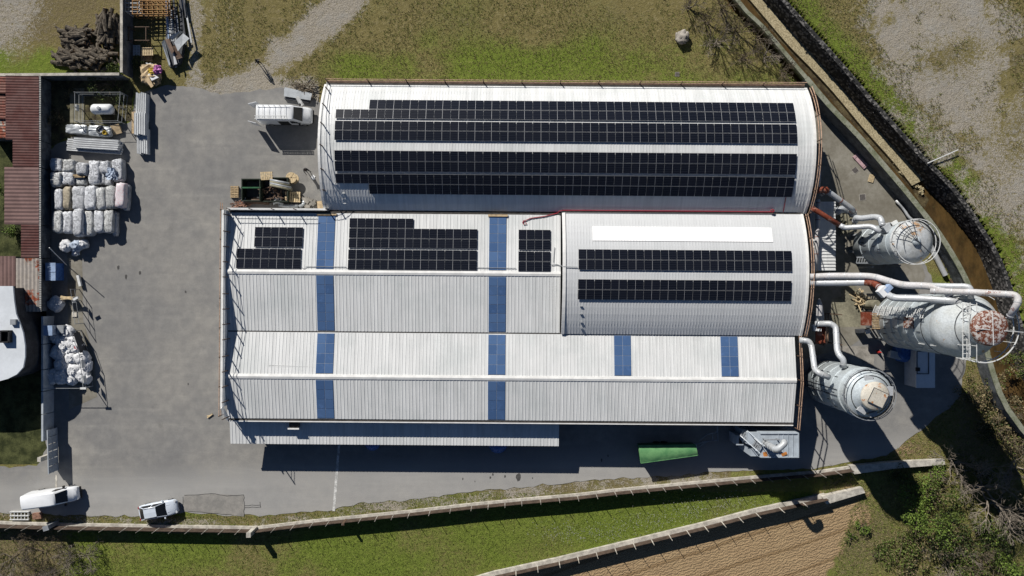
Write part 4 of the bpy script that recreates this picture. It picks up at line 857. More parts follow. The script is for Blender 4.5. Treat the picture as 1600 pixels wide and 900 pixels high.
for (a, b) in (((-.8,-.75),(.8,-.75)), ((.8,-.75),(.8,.75)), ((.8,.75),(-.8,.75)), ((-.8,.75),(-.8,-.75))):
    p0 = R_ @ Vector((a[0], a[1], 0)); p1 = R_ @ Vector((b[0], b[1], 0)); mb.beam((cx+.12+p0.x, cy-.12+p0.y, 11.97), (cx+.12+p1.x, cy-.12+p1.y, 11.97), .06)
mb.build('hatch_frame', M['steeldark'], t)
for h in (10.35, 10.7): mb = MB(); ring(mb, cx, cy, r+.1, h, .05); mb.build('rail_hoop', M['steel'], t); mb = MB(); ring(mb, cx, cy, r-.05, 10.28, .06); ring(mb, cx, cy, 1.95, 10.68, .05); mb.build('roof_seam', M['steeldark'], t)
mb = MB()
for k in range(16): a = 2*PI*k/16; mb.beam((cx+(r+.1)*math.cos(a), cy+(r+.1)*math.sin(a), 10.0), (cx+(r+.1)*math.cos(a), cy+(r+.1)*math.sin(a), 10.7), .04)
mb.build('rail_post', M['steel'], t, kind='stuff')
for (dx, dy, sx, sy, rz) in ((-.25, 1.7, .8, .5, -.2), (-.9, -1.5, .9, .6, -.6), (1.9, .4, .5, .9, 0), (.2, -1.95, .8, .4, .3)): mb = MB(); mb.box(cx+dx, cy+dy, 10.75, sx, sy, .35, rz); mb.build('roof_box', M['duct'], t)
for k, a in enumerate((PI*.97, PI*1.05)): mb = MB(); mb.beam((cx+(r+.04)*math.cos(a), cy+(r+.04)*math.sin(a), 1.2), (cx+(r+.04)*math.cos(a), cy+(r+.04)*math.sin(a), 8.9), .06); mb.build('vertical_seam', M['steeldark'], t)
dashes(t, cx, cy, r, 2, 8.5, 22, 11, PI*.75, PI*1.35)
# ------------------------------------------------------------------ ducts
def bend(pts, rad=.7, k=5):
    out = [pts[0]]
    for i in range(1, len(pts)-1):
        a, b, c = pts[i-1], pts[i], pts[i+1]; d1 = (a-b); d2 = (c-b); r1 = min(rad, d1.length*.48, d2.length*.48); p0 = b+d1.normalized()*r1; p2 = b+d2.normalized()*r1
        for j in range(k+1): s = j/k; out.append(p0*(1-s)**2+b*2*s*(1-s)+p2*s*s)
    return out+[pts[-1]]
def duct(name, label, uvz, rad, mat, flange=None, cat='duct', bendr=.8, fpitch=1.6, support=None):
    pts = bend([P(*q) for q in uvz], bendr); m_ = pts[len(pts)//2]; t = thing(name, label, cat, (m_.x, m_.y, m_.z-rad)); mb = MB(); mb.tube(pts, rad, 14); mb.build('pipe', M[mat], t, smooth=True)
    mb = MB(); acc = 0; nxt = .35
    for a, b in zip(pts[:-1], pts[1:]):
        L = (b-a).length; d = (b-a).normalized() if L > 0 else None
        while acc+L >= nxt and d: q = a+d*(nxt-acc); mb.tube([q-d*.035, q+d*.035], rad*1.10, 14); nxt += fpitch
        acc += L
    mb.build('flange', M[flange or mat], t, kind='stuff'); return t
duct('duct', 'grey duct with rust red elbow slanting from the north hall wall toward the channel', [(1282,303,4.6),(1290,297.5,5.2),(1296,301,5.2),(1332,327,4.6),(1334,333,3.0)], .30, 'duct', 'rust', bendr=.5, fpitch=2.4)
duct('elbow_pipe', 'rust red elbow pipe at the north end of the slanting grey duct', [(1274,298,4.2),(1276,296.5,5.4),(1290,296.5,5.45),(1292,299,5.3)], .34, 'rust', bendr=.5, fpitch=.8)
duct('duct', 'white duct running from the rust brown pipe into the top of the squat silo', [(1312,352,6.2),(1320,356,6.4),(1358,353.5,7.6),(1364,355,7.8),(1376,362,8.4)], .27, 'duct', None, bendr=1.0, fpitch=1.0)
duct('rusty_pipe', 'rust brown slanted pipe joining the hall edge to the white silo duct', [(1268,325,5.6),(1279,331,5.7),(1312,352,6.2)], .27, 'rust', bendr=.4, fpitch=1.8)
duct('duct', 'short grey duct bending over from the filter unit into the top of the squat silo', [(1336,346,4.4),(1338,340,5.6),(1345,341.5,6.2),(1368,338.5,7.4),(1376,341,7.9),(1379,353,8.3)], .31, 'duct', None, bendr=.9, fpitch=.9)
duct('filter_unit', 'grey cylindrical filter lying between the white shed roof and the squat silo', [(1306,331,3.4),(1318,326,3.5),(1330,328,3.4),(1333,336,3.0)], .42, 'steel', 'duct', 'filter unit', .5, .9)
duct('rusty_pipe', 'long rusty pipe running along the east wall of the halls above the shed roof', [(1278,312,3.2),(1278,330,3.2),(1276.5,380,3.3),(1274.5,424,3.3)], .24, 'ductw', 'rust', bendr=.3, fpitch=1.9)
duct('downpipe', 'thin pale downpipe on the east wall of the north hall', [(1278,258,3.4),(1281,268,3.3),(1279,296,3.2)], .13, 'ductw', None, 'pipe', .4, 2)
duct('vent_pipe', 'small pale vent pipe beside the long rusty pipe', [(1271,404,4),(1274.5,424,3.6)], .14, 'duct', None, 'pipe', .3, 2)
duct('duct', 'northern of the twin white ducts crossing from the east hall toward the tallest silo', [(1266,432.5,6.6),(1300,431,7.4),(1364,431.5,9.6),(1390,440,11),(1412,446,12.5),(1450,446.5,13.6),(1478,453,14.6),(1485,463,15.0)], .34, 'ductw', 'duct', bendr=1.0, fpitch=1.5)
duct('duct', 'southern of the twin white ducts, rusty at its first bend, feeding the tallest silo', [(1266,442,6.4),(1300,442,7.2),(1358,441,9.2),(1366,442,9.6),(1384,458,11.2),(1395,465.5,12.2),(1440,466.5,13.6),(1492,470,15.2),(1509,475,15.0)], .34, 'duct', None, bendr=1.0, fpitch=1.1)
duct('duct', 'thin grey duct that ends over the tallest silo walkway', [(1404,444,11.4),(1470,447,14.4),(1509,447.5,15.8),(1516,450,16.0),(1517,466,15.8)], .28, 'duct', None, bendr=.8, fpitch=1.3)
duct('duct', 'long outer duct hooking round the tallest silo into its rust red cap', [(1454,455,14.2),(1520,456.5,16.4),(1585,460.5,18.4),(1591,466,18.6),(1590,474,18.7),(1577,496,17.9)], .30, 'ductw', 'duct', bendr=.6, fpitch=1.4)
duct('rust_collar', 'rust red collar on the southern twin duct near its bend', [(1352,441,9.0),(1366,442,9.62),(1375,450,10.4)], .36, 'rust', None, 'collar', .8, .5)
q = P(1381, 455.5, 11.5); t = thing('access_box', 'white lidded box clamped on the southern twin duct', 'box', q); mb = MB(); mb.box(q.x-.1, q.y, q.z, .85, .9, .6, -.8); mb.build('box_body', M['white'], t); mb = MB(); q = P(1386, 451, 11.5); mb.box(q.x, q.y, q.z, .5, .8, .7, -.8); mb.build('side_panel', M['bluepale'], t)
duct('duct', 'white elbow duct stepping from the south hall into its silo', [(1249,531,6.0),(1264,533,6.3),(1268,540,6.4),(1273,577,7.8),(1280,583,8.4),(1296,590,8.4)], .30, 'duct', None, bendr=.8, fpitch=1.2)
duct('duct', 'white elbow duct from the fan unit into the side of the south hall silo', [(1274,506,5.2),(1298,505.5,6.0),(1306,511,6.2),(1308,548,7.2),(1312,556,7.6),(1318,562,7.8),(1318,574,7.6)], .31, 'duct', None, bendr=.8, fpitch=1.2)
t = thing('fan_unit', 'grey fan unit with a tapering hood between the east hall and the silos', 'fan unit', P(1281, 488, 0)); mb = MB(); a = P(1281, 495, 4.4); mb.box(a.x, a.y, 2.2, .9, 1.0, 4.4); mb.build('casing', M['duct'], t); mb = MB(); mb.tube([P(1281,492,4.6), P(1280,478,4.8), P(1280,468,4.3)], [.42,.36,.14], 12); mb.build('hood', M['ductw'], t); mb = MB()
for (u, v) in ((1268,490),(1293,490),(1293,535),(1268,535)): q = P(u, v, 0); mb.box(q.x, q.y, 1.8, .1, .1, 3.6)
for (a, b) in (((1268,490),(1294,490)), ((1294,490),(1294,535)), ((1290,490),(1290,535))): mb.beam(P(*a, 3.6), P(*b, 3.6), .08)
mb.build('frame', M['timber_dark'], t); mb = MB(); a = P(1282, 520, 3.2); mb.box(a.x, a.y, 3.2, 1.1, 2.4, .12); mb.build('deck', M['rust'], t); mb = MB(); a = P(1291, 522, 3.3); mb.box(a.x, a.y, 3.36, .2, 2.2, .1); mb.build('plank', M['timber'], t)
q = P(1272, 512, 3.9); t = thing('junction_box', 'small white box beside the grey fan unit', 'box', q); mb = MB(); mb.box(q.x, q.y, q.z, .35, .7, .5, .2); mb.box(q.x+.45, q.y-.25, q.z, .6, .25, .3); mb.build('box_body', M['white'], t)
mb = MB(); mb.tube([P(1256,522,4.6), P(1262,506,4.6), P(1263,490,4.4)], .3, 10); tag(mb.build('duct', M['steel'], smooth=True), 'short shaded grey duct tucked against the curved east gable', 'duct')
for (pts, lab) in (([(1302,200,3),(1318,300,3)], ''),):
    pass
# sheds and things on the east apron
t = thing('white_shed', 'narrow shed with a white ribbed roof against the east wall of the halls', 'shed', P(1285, 372, 0)); 
a, b = P(1266, 316, 2.7), P(1305.5, 423, 2.7); g = Gab(b.y-30, b.y+40, a.y+20, 2.7, 2.7, 2.7)
mb = MB(); mb.box((a.x+b.x)/2, (a.y+b.y)/2, 2.66, b.x-a.x, a.y-b.y, .08); y = b.y+.1
while y < a.y: mb.beam((a.x, y, 2.73), (b.x, y, 2.73), .12, .07); y += .36
mb.build('roof', M['roof'], t)
for (x, y, sx, sy) in ((b.x-.25, (a.y+b.y)/2, .12, a.y-b.y-.6), ((a.x+b.x)/2, b.y+.3, b.x-a.x-.6, .12), ((a.x+b.x)/2, a.y-.3, b.x-a.x-.6, .12)): mb = MB(); mb.box(x, y, 1.3, sx, sy, 2.6); mb.build('wall', M['wall'], t)
for lab, u0, v0, u1, v1, h, m_ in (('white roofed cabin in the shade south of the tallest silo', 1431, 548, 1460.5, 606, 2.5, 'cabin'),):
    a, b = P(u0, v0, h), P(u1, v1, h); t = thing('site_cabin', lab, 'cabin', ((a.x+b.x)/2, (a.y+b.y)/2, 0)); mb = MB(); mb.box((a.x+b.x)/2, (a.y+b.y)/2, h/2, b.x-a.x-.1, a.y-b.y-.1, h-.12); mb.build('wall', M['cabin'], t); mb = MB(); mb.box((a.x+b.x)/2, (a.y+b.y)/2, h, b.x-a.x, a.y-b.y, .12); mb.build('roof', M['white'], t)
    mb = MB(); 
    for q in (((1433,549),(1451,549)), ((1451,549),(1451,584)), ((1433,549),(1433,584)), ((1433,584),(1451,584))): mb.beam(P(*q[0], h+.09), P(*q[1], h+.09), .07)
    mb.build('hatch_frame', M['steeldark'], t); mb = MB(); q = P(1434, 577, h+.2); mb.box(q.x, q.y, h+.2, .35, .4, .3); mb.build('vent_box', M['black'], t)
q = P(1418, 551, 1.2); mb = MB(); rs_ = random.Random(8); mb.lathe(q.x, q.y, [(1.2,0),(1.15,.7),(.8,1.25),(.25,1.4),(.01,1.42)], 12); o = mb.build('blue_tarpaulin', M['blue'], smooth=False); tag(o, 'blue tarpaulin draped over goods beside the white roofed cabin', 'tarpaulin')
q = P(1398, 556, .9); mb = MB()
for k in range(5): mb.box(q.x+.2, q.y+.4-k*.16, .9, 1.5, .12, .1, -.25)
mb.box(q.x+.2, q.y, .42, 1.2, .7, .84, -.25); tag(mb.build('plank_stack', M['rail']), 'stack of pale planks sticking out beside the blue tarpaulin', 'planks')
q = P(1372, 550, 0); mb = MB(); mb.lathe(q.x, q.y, [(.22,0),(.2,.12),(.12,.45),(.04,.8),(.01,.82)], 10); tag(mb.build('safety_cone', M['red'], smooth=True), 'red safety cone standing on the concrete edge between the silos', 'cone')
q = P(1356, 518, 1.2); t = thing('pallet_trolley', 'small pale topped stand in the shade below the rusty platform', 'stand', (q.x, q.y, 0)); mb = MB(); mb.box(q.x, q.y, 1.2, .55, .5, .08, .3); mb.build('top', M['white'], t); mb = MB(); mb.box(q.x-.5, q.y+.05, .6, .9, .4, 1.0, .1); mb.build('body', M['steeldark'], t)
mb = MB(); rs_ = random.Random(12); c0 = P(1345, 468, .3)
for k in range(46): s = .25+rs_.random()*.5; mb.beam((c0.x+rs_.gauss(0,.5), c0.y+rs_.gauss(0,.5), .1+rs_.random()*.6), (c0.x+rs_.gauss(0,.55), c0.y+rs_.gauss(0,.55), .1+rs_.random()*.7), .09)
tag(mb.build('scrap_wood', M['woodpale']), 'heap of broken wood on the mossy slab by the tallest silo', 'wood heap')
for (pa, pb, lab) in (((1452,381,.25),(1477,430,.25),'long grey pipe section lying on the verge beside the squat silo'), ((1464,379,.4),(1479,401,.3),'short grey pipe section nearest the channel wall'), ((1457,392,.2),(1463,404,.2),'stub of pale pipe between two grey pipe sections')):
    a, b = P(*pa), P(*pb); mb = MB(); d = (b-a).normalized()
    n_ = 14; mb.tube([a, b], .3 if 'stub' not in lab else .26, 14, caps=False); mb.tube([a, b], .24 if 'stub' not in lab else .2, 14, caps=False); mb.tube([b-d*.05, b], .33, 14, caps=False); tag(mb.build('pipe_section', M['duct'], smooth=True), lab, 'pipe section', 'pipe sections on the verge')
for (u, v, s, rz, lab) in ((1336,266,.55,.7,'square iron drain cover between the pink board and the north hall'), (1347.5,308,.62,.1,'square iron drain cover near the grey duct on the east apron'), (1058,116,.4,0,'small square drain cover in the grass north of the hall')):
    q = P(u, v, 0); t = thing('drain_cover', lab, 'drain cover', q, rz); mb = MB(Matrix.Translation(q) @ Matrix.Rotation(rz, 4, 'Z')); mb.box(0, 0, .015, s*1.25, s*1.25, .03); mb.build('frame', M['conc'], t); mb = MB(Matrix.Translation(q) @ Matrix.Rotation(rz, 4, 'Z')); mb.box(0, 0, .03, s, s, .03); mb.build('lid', M['cover'], t)
q = P(1344, 252, .1); mb = MB(); mb.box(q.x, q.y, .09, 1.9, .62, .14, -.83); 
for s in (-.5, .5): mb.box(q.x+s, q.y-s, .17, .1, .62, .04, -.83)
tag(mb.build('pink_board', M['pink']), 'faded pink board lying on the apron by the channel wall', 'board')
def pallet_mesh(wd=1.2, dp=.8, nb=7):
    mb = MB()
    for k in range(nb): mb.box(-wd/2+wd*(k+.5)/nb, 0, .13, wd/nb*.68, dp, .022)
    for s in (-1, 0, 1): mb.box(0, s*(dp/2-.06), .095, wd, .09, .04); mb.box(0, s*(dp/2-.06), .01, wd, .09, .02)
    for s in (-1, 0, 1):
        for e in (-1, 0, 1): mb.box(e*(wd/2-.07), s*(dp/2-.06), .047, .12, .09, .06)
    return mesh_of(mb, 'pallet', M['wood']), mb
PAL, _ = pallet_mesh(); PALP = PAL.copy(); PALP.materials[0] = M['woodpale']; PALW = PAL.copy(); PALW.materials[0] = M['rail']
def pallet(u, v, z, rz, label, me_=PAL, sc_=1.0): 
    o = inst('pallet', me_, None, Matrix.Translation(P(u, v, z)) @ Matrix.Rotation(rz, 4, 'Z') @ Matrix.Scale(sc_, 4)); return tag(o, label, 'pallet', 'loose pallets')
pallet(1361, 279, 0, 1.3, 'pale pallet lying on the concrete apron near the channel wall', PALP, .75)
mb = MB(); a = P(1400, 313, .2); pts = [P(1400,313,.3), P(1412,326,.3), P(1420,340,.4), P(1432,348,.4)]
mb.tube(bend(pts, .8), .16, 8); tag(mb.build('drain_pipe', M['duct'], smooth=True), 'bent pale pipe lying by the channel wall north of the squat silo', 'pipe')
mb = MB(); rs_ = random.Random(31)
for k in range(60): q = P(1320+rs_.gauss(0,6), 348+rs_.gauss(0,9), .2); mb.box(q.x, q.y, .2+rs_.random()*.5, .2+rs_.random()*.4, .15+rs_.random()*.3, .15+rs_.random()*.25, rs_.random()*3)
mb.build('rubble_heap', M['concgreen'], kind='stuff')
mb = MB(); a = P(1466, 422, .2); mb.beam(P(1484,436,.1), P(1491,448,.1), .25, .12); tag(mb.build('rusty_plank', M['timber_dark']), 'dark brown plank lying on the grass between the silo and the channel', 'plank')
mb = MB(); mb.beam(P(1449,255,1.3), P(1497,234,1.4), .10, .08); tag(mb.build('pale_pole', M['rail']), 'pale pole lying on the far bank across the retaining wall top', 'pole')
# ------------------------------------------------------------------ filter container, trailer
x0, x1, y0, y1, h = 25.5, 31.2, -18.45, -15.75, 4.9; xm = 27.0
t = thing('filter_container', 'tall pale grey filter house topped by a fat elbow duct beside the south hall', 'filter house', ((x0+x1)/2, (y0+y1)/2, 0))
mb = MB(); mb.box((xm+x1)/2, (y0+y1)/2, h/2, x1-xm, y1-y0, h); mb.build('body', M['filter'], t)
for k in range(5): mb = MB(); mb.box(xm+2.0+k*.52, (y0+y1)/2, h+.03, .06, y1-y0-.26, .06); mb.build('roof_rib', M['filter'], t)
for y in (y0+.06, y1-.06): mb = MB(); mb.box((xm+x1)/2, y, h+.06, x1-xm, .12, .12); mb.build('roof_edge', M['filter'], t)
mb = MB(); mb.box(x1-.06, (y0+y1)/2, h+.062, .12, y1-y0-.25, .12); mb.build('roof_edge', M['filter'], t)
mb = MB(); mb.box((x0+.3+xm)/2, y1-.75, h*.47, xm-x0-.3, 1.3, h*.94); mb.build('side_bay', M['filter'], t)
mb = MB(); mb.box(xm-.45, y0+.45, h*.45, .8, .85, h*.9); mb.build('side_bay', M['filter'], t)
q = P(1156, 688, 2.6); mb = MB(); mb.box(q.x, q.y, 1.3, .8, 1.1, 2.6); mb.build('bin', M['filter'], t); mb = MB(); mb.prism([(q.x-.1, q.y-.4), (q.x+.35, q.y-.4), (q.x-.1, q.y+.4)], 2.6, 2.62); mb.build('bin_opening', M['black'], t)
st0, st1 = P(1160, 676, 3.6), P(1187, 700, 5.2)
for d in (-.35, .35): mb = MB(); mb.beam((st0.x+d*.6, st0.y+d, st0.z), (st1.x+d*.6, st1.y+d, st1.z), .09, .16); mb.build('stair_stringer', M['steel'], t)
mb = MB()
for k in range(11): f = k/10; c_ = st0.lerp(st1, f); mb.beam((c_.x-.21, c_.y-.35, c_.z), (c_.x+.21, c_.y+.35, c_.z), .16, .04)
mb.build('stair_tread', M['steel'], t, kind='stuff')
for d in (-.4, .4): mb = MB(); mb.beam((st0.x+d*.6, st0.y+d, st0.z+.9), (st1.x+d*.6, st1.y+d, st1.z+.9), .06); mb.build('hand_rail', M['filter'], t)
for (x, y) in ((xm+.3, y1-.6), (xm+1.75, y1-.6), (xm+.3, y1-1.25), (xm+1.75, y1-1.25)): mb = MB(); mb.box(x, y, h+.35, .10, .10, .7); mb.build('frame_post', M['steel'], t)
for y in (y1-.6, y1-1.25): mb = MB(); mb.beam((xm+.2, y, h+.75), (xm+1.85, y, h+.75), .12, .12); mb.build('frame_bar', M['steel'], t)
vx, vy = 27.5, -16.85; mb = MB(); mb.tube(bend([Vector((vx, vy, h)), Vector((vx, vy, 8.5)), Vector((vx+.75, vy+.75, 8.6)), Vector((vx+.8, vy+.85, 8.3))], .45), .33, 16); mb.build('elbow_duct', M['duct'], t, smooth=True)
for z in (5.2, 5.9, 6.6, 7.3, 8.0): mb = MB(); mb.lathe(vx, vy, [(.33, z-.04), (.37, z-.03), (.37, z+.03), (.33, z+.04)], 16); mb.build('duct_flange', M['duct'], t)
mb = MB(); mb.box(xm+.55, y0+.35, h+.02, .42, .5, .04, .2); mb.build('orange_patch', M['orange'], t); mb = MB(); mb.box(xm+2.6, y0+.4, h+.09, .6, .3, .05, .4); mb.build('orange_patch', M['orange'], t)
A_ = [P(998,697,2.2), P(1087.5,695.5,2.2), P(1091,712,2.2), P(1002,724.5,2.2)]; A_ = [q.to_2d() for q in A_]; c_ = sum(A_, Vector((0,0)))/4
t = thing('tarp_trailer', 'green tarpaulin covered trailer parked in the shade south of the hall', 'trailer', (c_.x, c_.y, 0)); inn = [c_+(q-c_)*.97 for q in A_]
mb = MB(); mb.prism(list(reversed(inn)), .55, 2.0); mb.build('body', M['greendark'], t); mb = MB(); N_ = 14; M_ = 5
for i in range(N_+1):
    for j in range(M_+1):
        u = i/N_; v = j/M_; q = (A_[3].lerp(A_[2], u)).lerp(A_[0].lerp(A_[1], u), v); mb.v.append(Vector((q.x, q.y, 1.98+.22*math.sin(PI*v)**.7+.025*mnoise.noise((u*7, v*3, 2))+(.02 if i % 3 == 0 else 0))))
for i in range(N_):
    for j in range(M_): a = i*(M_+1)+j; mb.f.append([a, a+M_+1, a+M_+2, a+1]); mb.m.append(0)
mb.build('tarpaulin', M['green'], t, smooth=True); mb = MB()
for a, b in zip(A_, A_[1:]+A_[:1]): mb.beam((a.x, a.y, 1.96), (b.x, b.y, 1.96), .08, .1)
mb.build('tarp_hem', M['green'], t); mb = MB(); e = A_[1].lerp(A_[2], .5); mb.box(e.x+.03, e.y, 1.25, .08, 1.1, 1.4, .1); mb.build('end_board', M['rail'], t)
mb = MB(); mb.beam((e.x, e.y+.3, .6), (e.x+1.6, e.y+.6, .5), .1); mb.beam((e.x, e.y-.3, .6), (e.x+1.6, e.y+.6, .5), .1); mb.build('tow_bar', M['steel'], t)
for f in (.35, .5):
    for s in (0, 1): q = A_[0].lerp(A_[1], f) if s else A_[3].lerp(A_[2], f); q = c_+(q-c_)*.93; mb = MB(); mb.tube([(q.x, q.y-.1, .4), (q.x, q.y+.1, .4)], .4, 14); mb.build('wheel', M['tyre'], t)
mb = MB(); a = P(1121, 660, .9); mb.tube(bend([P(1093,688,.5), P(1105,678,.9), P(1121,676,1.0), P(1121,664,1.0)], .5), .06, 6); mb.tube([P(1121,664,1.0), P(1122,690,1.0)], .06, 6); mb.tube(bend([P(1097,690,.5), P(1110,689,.6), P(1122,688,.9)], .4), .06, 6); mb.tube([P(1113,676,1.0), P(1114,687,.8)], .05, 6)
tag(mb.build('hose_frame', M['steel']), 'grey bent tube frame standing behind the green trailer', 'frame')
# ------------------------------------------------------------------ west side: sheds, walls, house
def corr_roof(t, px, z, mat, along='x', pitch=.3, drop=.25, name='roof', zs=None):
    a, b = P(px[0], px[1], z), P(px[2], px[3], z); x0, x1, y0, y1 = a.x, b.x, b.y, a.y; mb = MB()
    zf = lambda x: z-drop*(x-x0)/(x1-x0)
    nn = max(2, int(((y1-y0) if along == 'x' else (x1-x0))/pitch*2))
    for i in range(nn):                       # real corrugations
        for dz0, dz1, s in (((0, .05, i) if i % 2 == 0 else (.05, 0, i)),):
            f0, f1 = i/nn, (i+1)/nn
            if along == 'x':
                ya, yb = y0+(y1-y0)*f0, y0+(y1-y0)*f1; mb.add([(x0,ya,zf(x0)+dz0),(x1,ya,zf(x1)+dz0),(x1,yb,zf(x1)+dz1),(x0,yb,zf(x0)+dz1)], [(0,1,2,3)])
            else:
                xa, xb = x0+(x1-x0)*f0, x0+(x1-x0)*f1; mb.add([(xa,y0,zf(xa)+dz0),(xb,y0,zf(xb)+dz1),(xb,y1,zf(xb)+dz1),(xa,y1,zf(xa)+dz0)], [(0,1,2,3)])
    mb.build(name, mat, t); return x0, x1, y0, y1
def shed(label, px, mat, along='x', z=2.55, pitch=.3, fringe=True, wall=True, drop=.25):
    a, b = P(px[0], px[1], z), P(px[2], px[3], z); t = thing('shed', label, 'shed', ((a.x+b.x)/2, (a.y+b.y)/2, 0)); x0, x1, y0, y1 = corr_roof(t, px, z, mat, along, pitch, drop)
    ze = z-drop
    if wall:
        for (cx, cy, sx, sy) in ((x1-.16, (y0+y1)/2, .12, y1-y0-.05), ((x0+x1)/2, y0+.12, x1-x0-.5, .1), ((x0+x1)/2, y1-.12, x1-x0-.5, .1), (x0+.2, (y0+y1)/2, .1, y1-y0-.3)): mb = MB(); mb.box(cx, cy, ze/2-.04, sx, sy, ze-.06); mb.build('wall', M['shedwall'], t)
    if fringe:
        mb = MB(); y = y0+.08
        while y < y1: mb.box(x1+.08, y, ze-.02, .26, .13, .03); y += .2
        mb.build('sheet_edge', M['shedfringe'], t, kind='stuff')
    return t
shed('long shed with a dull red brown sheet roof at the north west corner', (9,118,58.5,218), M['shedred'])
shed('short dull red shed roof just south of the long red brown roof', (20,218.3,58.5,260.5), M['shedred'])
shed('shed with a clearly corrugated grey brown roof in the middle of the west row', (7,261,58.5,350.5), M['shedgrey'], pitch=.42)
shed('narrow plain red brown shed roof south of the corrugated one', (33,351,58.5,403), M['shedred'])
shed('shed with a patchy orange rust and pale tin roof, southernmost of its row', (25,403.5,59,487), M['shedtin'], 'y', pitch=.4)
shed('brown striped shed roof at the left edge beside the patchy rusty roof', (-30,400,22,447), M['shedgrey'], 'y', pitch=.4, fringe=False)
shed('bright red roof at the far left edge north of all', (-40,119,8.5,145), M['shedrust'], fringe=False, z=2.7)
shed('pale and rusty low roof at the far left edge', (-30,186,8.5,215), M['shedtin'], fringe=False, z=2.3)
shed('small reddish low roof at the left edge with a pale gutter', (-30,146,8.5,185), M['shedrust'], fringe=False, z=2.5)
sheet('house_garden', [W(*p) for p in [(-120,215),(80,215),(80,725),(-120,725)]], .003, simple('garden_grass', (.055,.07,.02), .5, .8, 1, 0, .8, 7, c2=(.10,.11,.04)))
hp = [(-120,447),(20,447),(22,470),(25,490),(31,505),(36,520),(39,540),(39,558),(36,574),(26,585),(12,592),(-10,598),(-60,608),(-120,608)]; zh = 4.3
t = thing('house', 'house with an old white roof and a dark square chimney at the left edge', 'house', P(-20, 530, 0)); pts = [P(u, v, zh) for u, v in hp]
mb = MB(); mb.prism(pts, zh-.2, zh); mb.build('roof', M['whiteroof'], t); mb = MB(); c_ = sum(pts, Vector())/len(pts); mb.prism([c_+(p-c_)*.97 for p in pts], 0, zh-.2); mb.build('wall', simple('shade_dark_house_wall', (.06,.06,.065), .3, 1, .9), t)  # near-black wall colour stands in for the shade on this side
q = P(7, 526, zh+.5); mb = MB(); 
for (dx, dy, sx, sy) in ((-.45,0,.15,1.35),(.45,0,.15,1.35),(0,-.6,1.0,.15),(0,.6,1.0,.15)): mb.box(q.x+dx, q.y+dy, zh+.25, sx, sy, .5)
mb.box(q.x, q.y, zh+.03, .8, 1.1, .04); mb.build('opening', M['black'], t)  # black colour stands in for the darkness of a roof opening
mb = MB(); q = P(23, 503, zh); mb.box(q.x, q.y, zh+.15, .6, .6, .3); mb.build('roof_vent', M['steel'], t)
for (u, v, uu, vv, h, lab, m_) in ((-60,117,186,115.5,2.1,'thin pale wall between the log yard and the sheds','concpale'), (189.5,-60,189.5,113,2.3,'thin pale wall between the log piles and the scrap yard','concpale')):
    a, b = P(u, v, h), P(uu, vv, h); t = thing('yard_wall', lab, 'wall', ((a.x+b.x)/2, (a.y+b.y)/2, 0)); mb = MB(); mb.beam((a.x, a.y, h/2-.05), (b.x, b.y, h/2-.05), .2, h-.1); mb.build('wall_body', M['shedwall'], t); mb = MB(); mb.beam((a.x, a.y, h-.04), (b.x, b.y, h-.04), .3, .09); mb.build('coping', M['concpale'], t)  # body darker than coping: shade of the face put into its colour
t = thing('yard_wall', 'pale rendered wall in the shade along the west edge of the yard', 'wall', P(72, 590, 0))
segs = [494, 538, 578, 612, 648, 690]
for v0, v1 in zip(segs[:-1], segs[1:]): a, b = P(66, v0+.6, 1.9), P(66, v1-.6, 1.9); mb = MB(); mb.beam((a.x, a.y, .95), (b.x, b.y, .95), .22, 1.9); mb.build('wall_panel', M['bluewall'], t)
t = thing('sliding_gate', 'pale steel sliding gate standing open at the south end of the west wall', 'gate', P(78, 715, 0)); mb = MB(); a, b = P(74, 672, 1.8), P(76, 741, 1.8)
for h in (.15, 1.0, 1.8): mb.beam((a.x, a.y, h), (b.x, b.y, h), .1, .1)
mb.build('gate_frame', M['bluewall'], t)
for k in range(6): f = (k+.5)/6; c_ = a.lerp(b, f); mb = MB(); mb.box(c_.x, c_.y, .98, .05, (a.y-b.y)/6-.08, 1.55); mb.build('gate_panel', M['bluewall'], t)
mb = MB(); q = P(70, 715, 1.0); mb.box(q.x, q.y, 1.0, .4, .5, 2.0); tag(mb.build('gate_pillar', M['concpale']), 'stubby pale pillar at the south end of the west wall', 'pillar')
mb = MB(); a, b = W(88, 742), W(88, 763); mb.box((a[0]+b[0])/2, (a[1]+b[1])/2, .012, .2, a[1]-b[1], .016); mb.build('gate_track', M['concpale'], kind='structure')
# ------------------------------------------------------------------ bales, bags and stacks
def lumpy(sx, sy, sz, seed, rnd=.16, amp=.05, nx=7, ny=9, nz=5, mat=None, sq=5.0):
    """box-like wrapped load with soft corners and crumpled film, base at z = 0"""
    bm = bmesh.new(); bmesh.ops.create_cube(bm, size=2); bmesh.ops.subdivide_edges(bm, edges=bm.edges[:], cuts=5, use_grid_fill=True)
    mb = MB()
    for v in bm.verts:
        p = v.co; L = (abs(p.x)**sq+abs(p.y)**sq+abs(p.z)**sq)**(1/sq); q = p/L
        d = mnoise.noise((q.x*2.2+seed*7.1, q.y*2.6+seed*3.3, q.z*2.2))*amp*1.2+mnoise.noise((q.x*6+seed, q.y*6, q.z*5+seed))*amp
        mb.v.append(Vector((q.x*(sx/2+d), q.y*(sy/2+d), max(0, (q.z*.5+.5)*sz+d*.9*(q.z > -.5)))))
    bm.verts.index_update(); mb.f = [[v.index for v in f.verts] for f in bm.faces]; mb.m = [0]*len(mb.f); bm.free(); return mb
Z0 = lambda zx, zy: (60+zx/5.293, 230+zy/5.293)
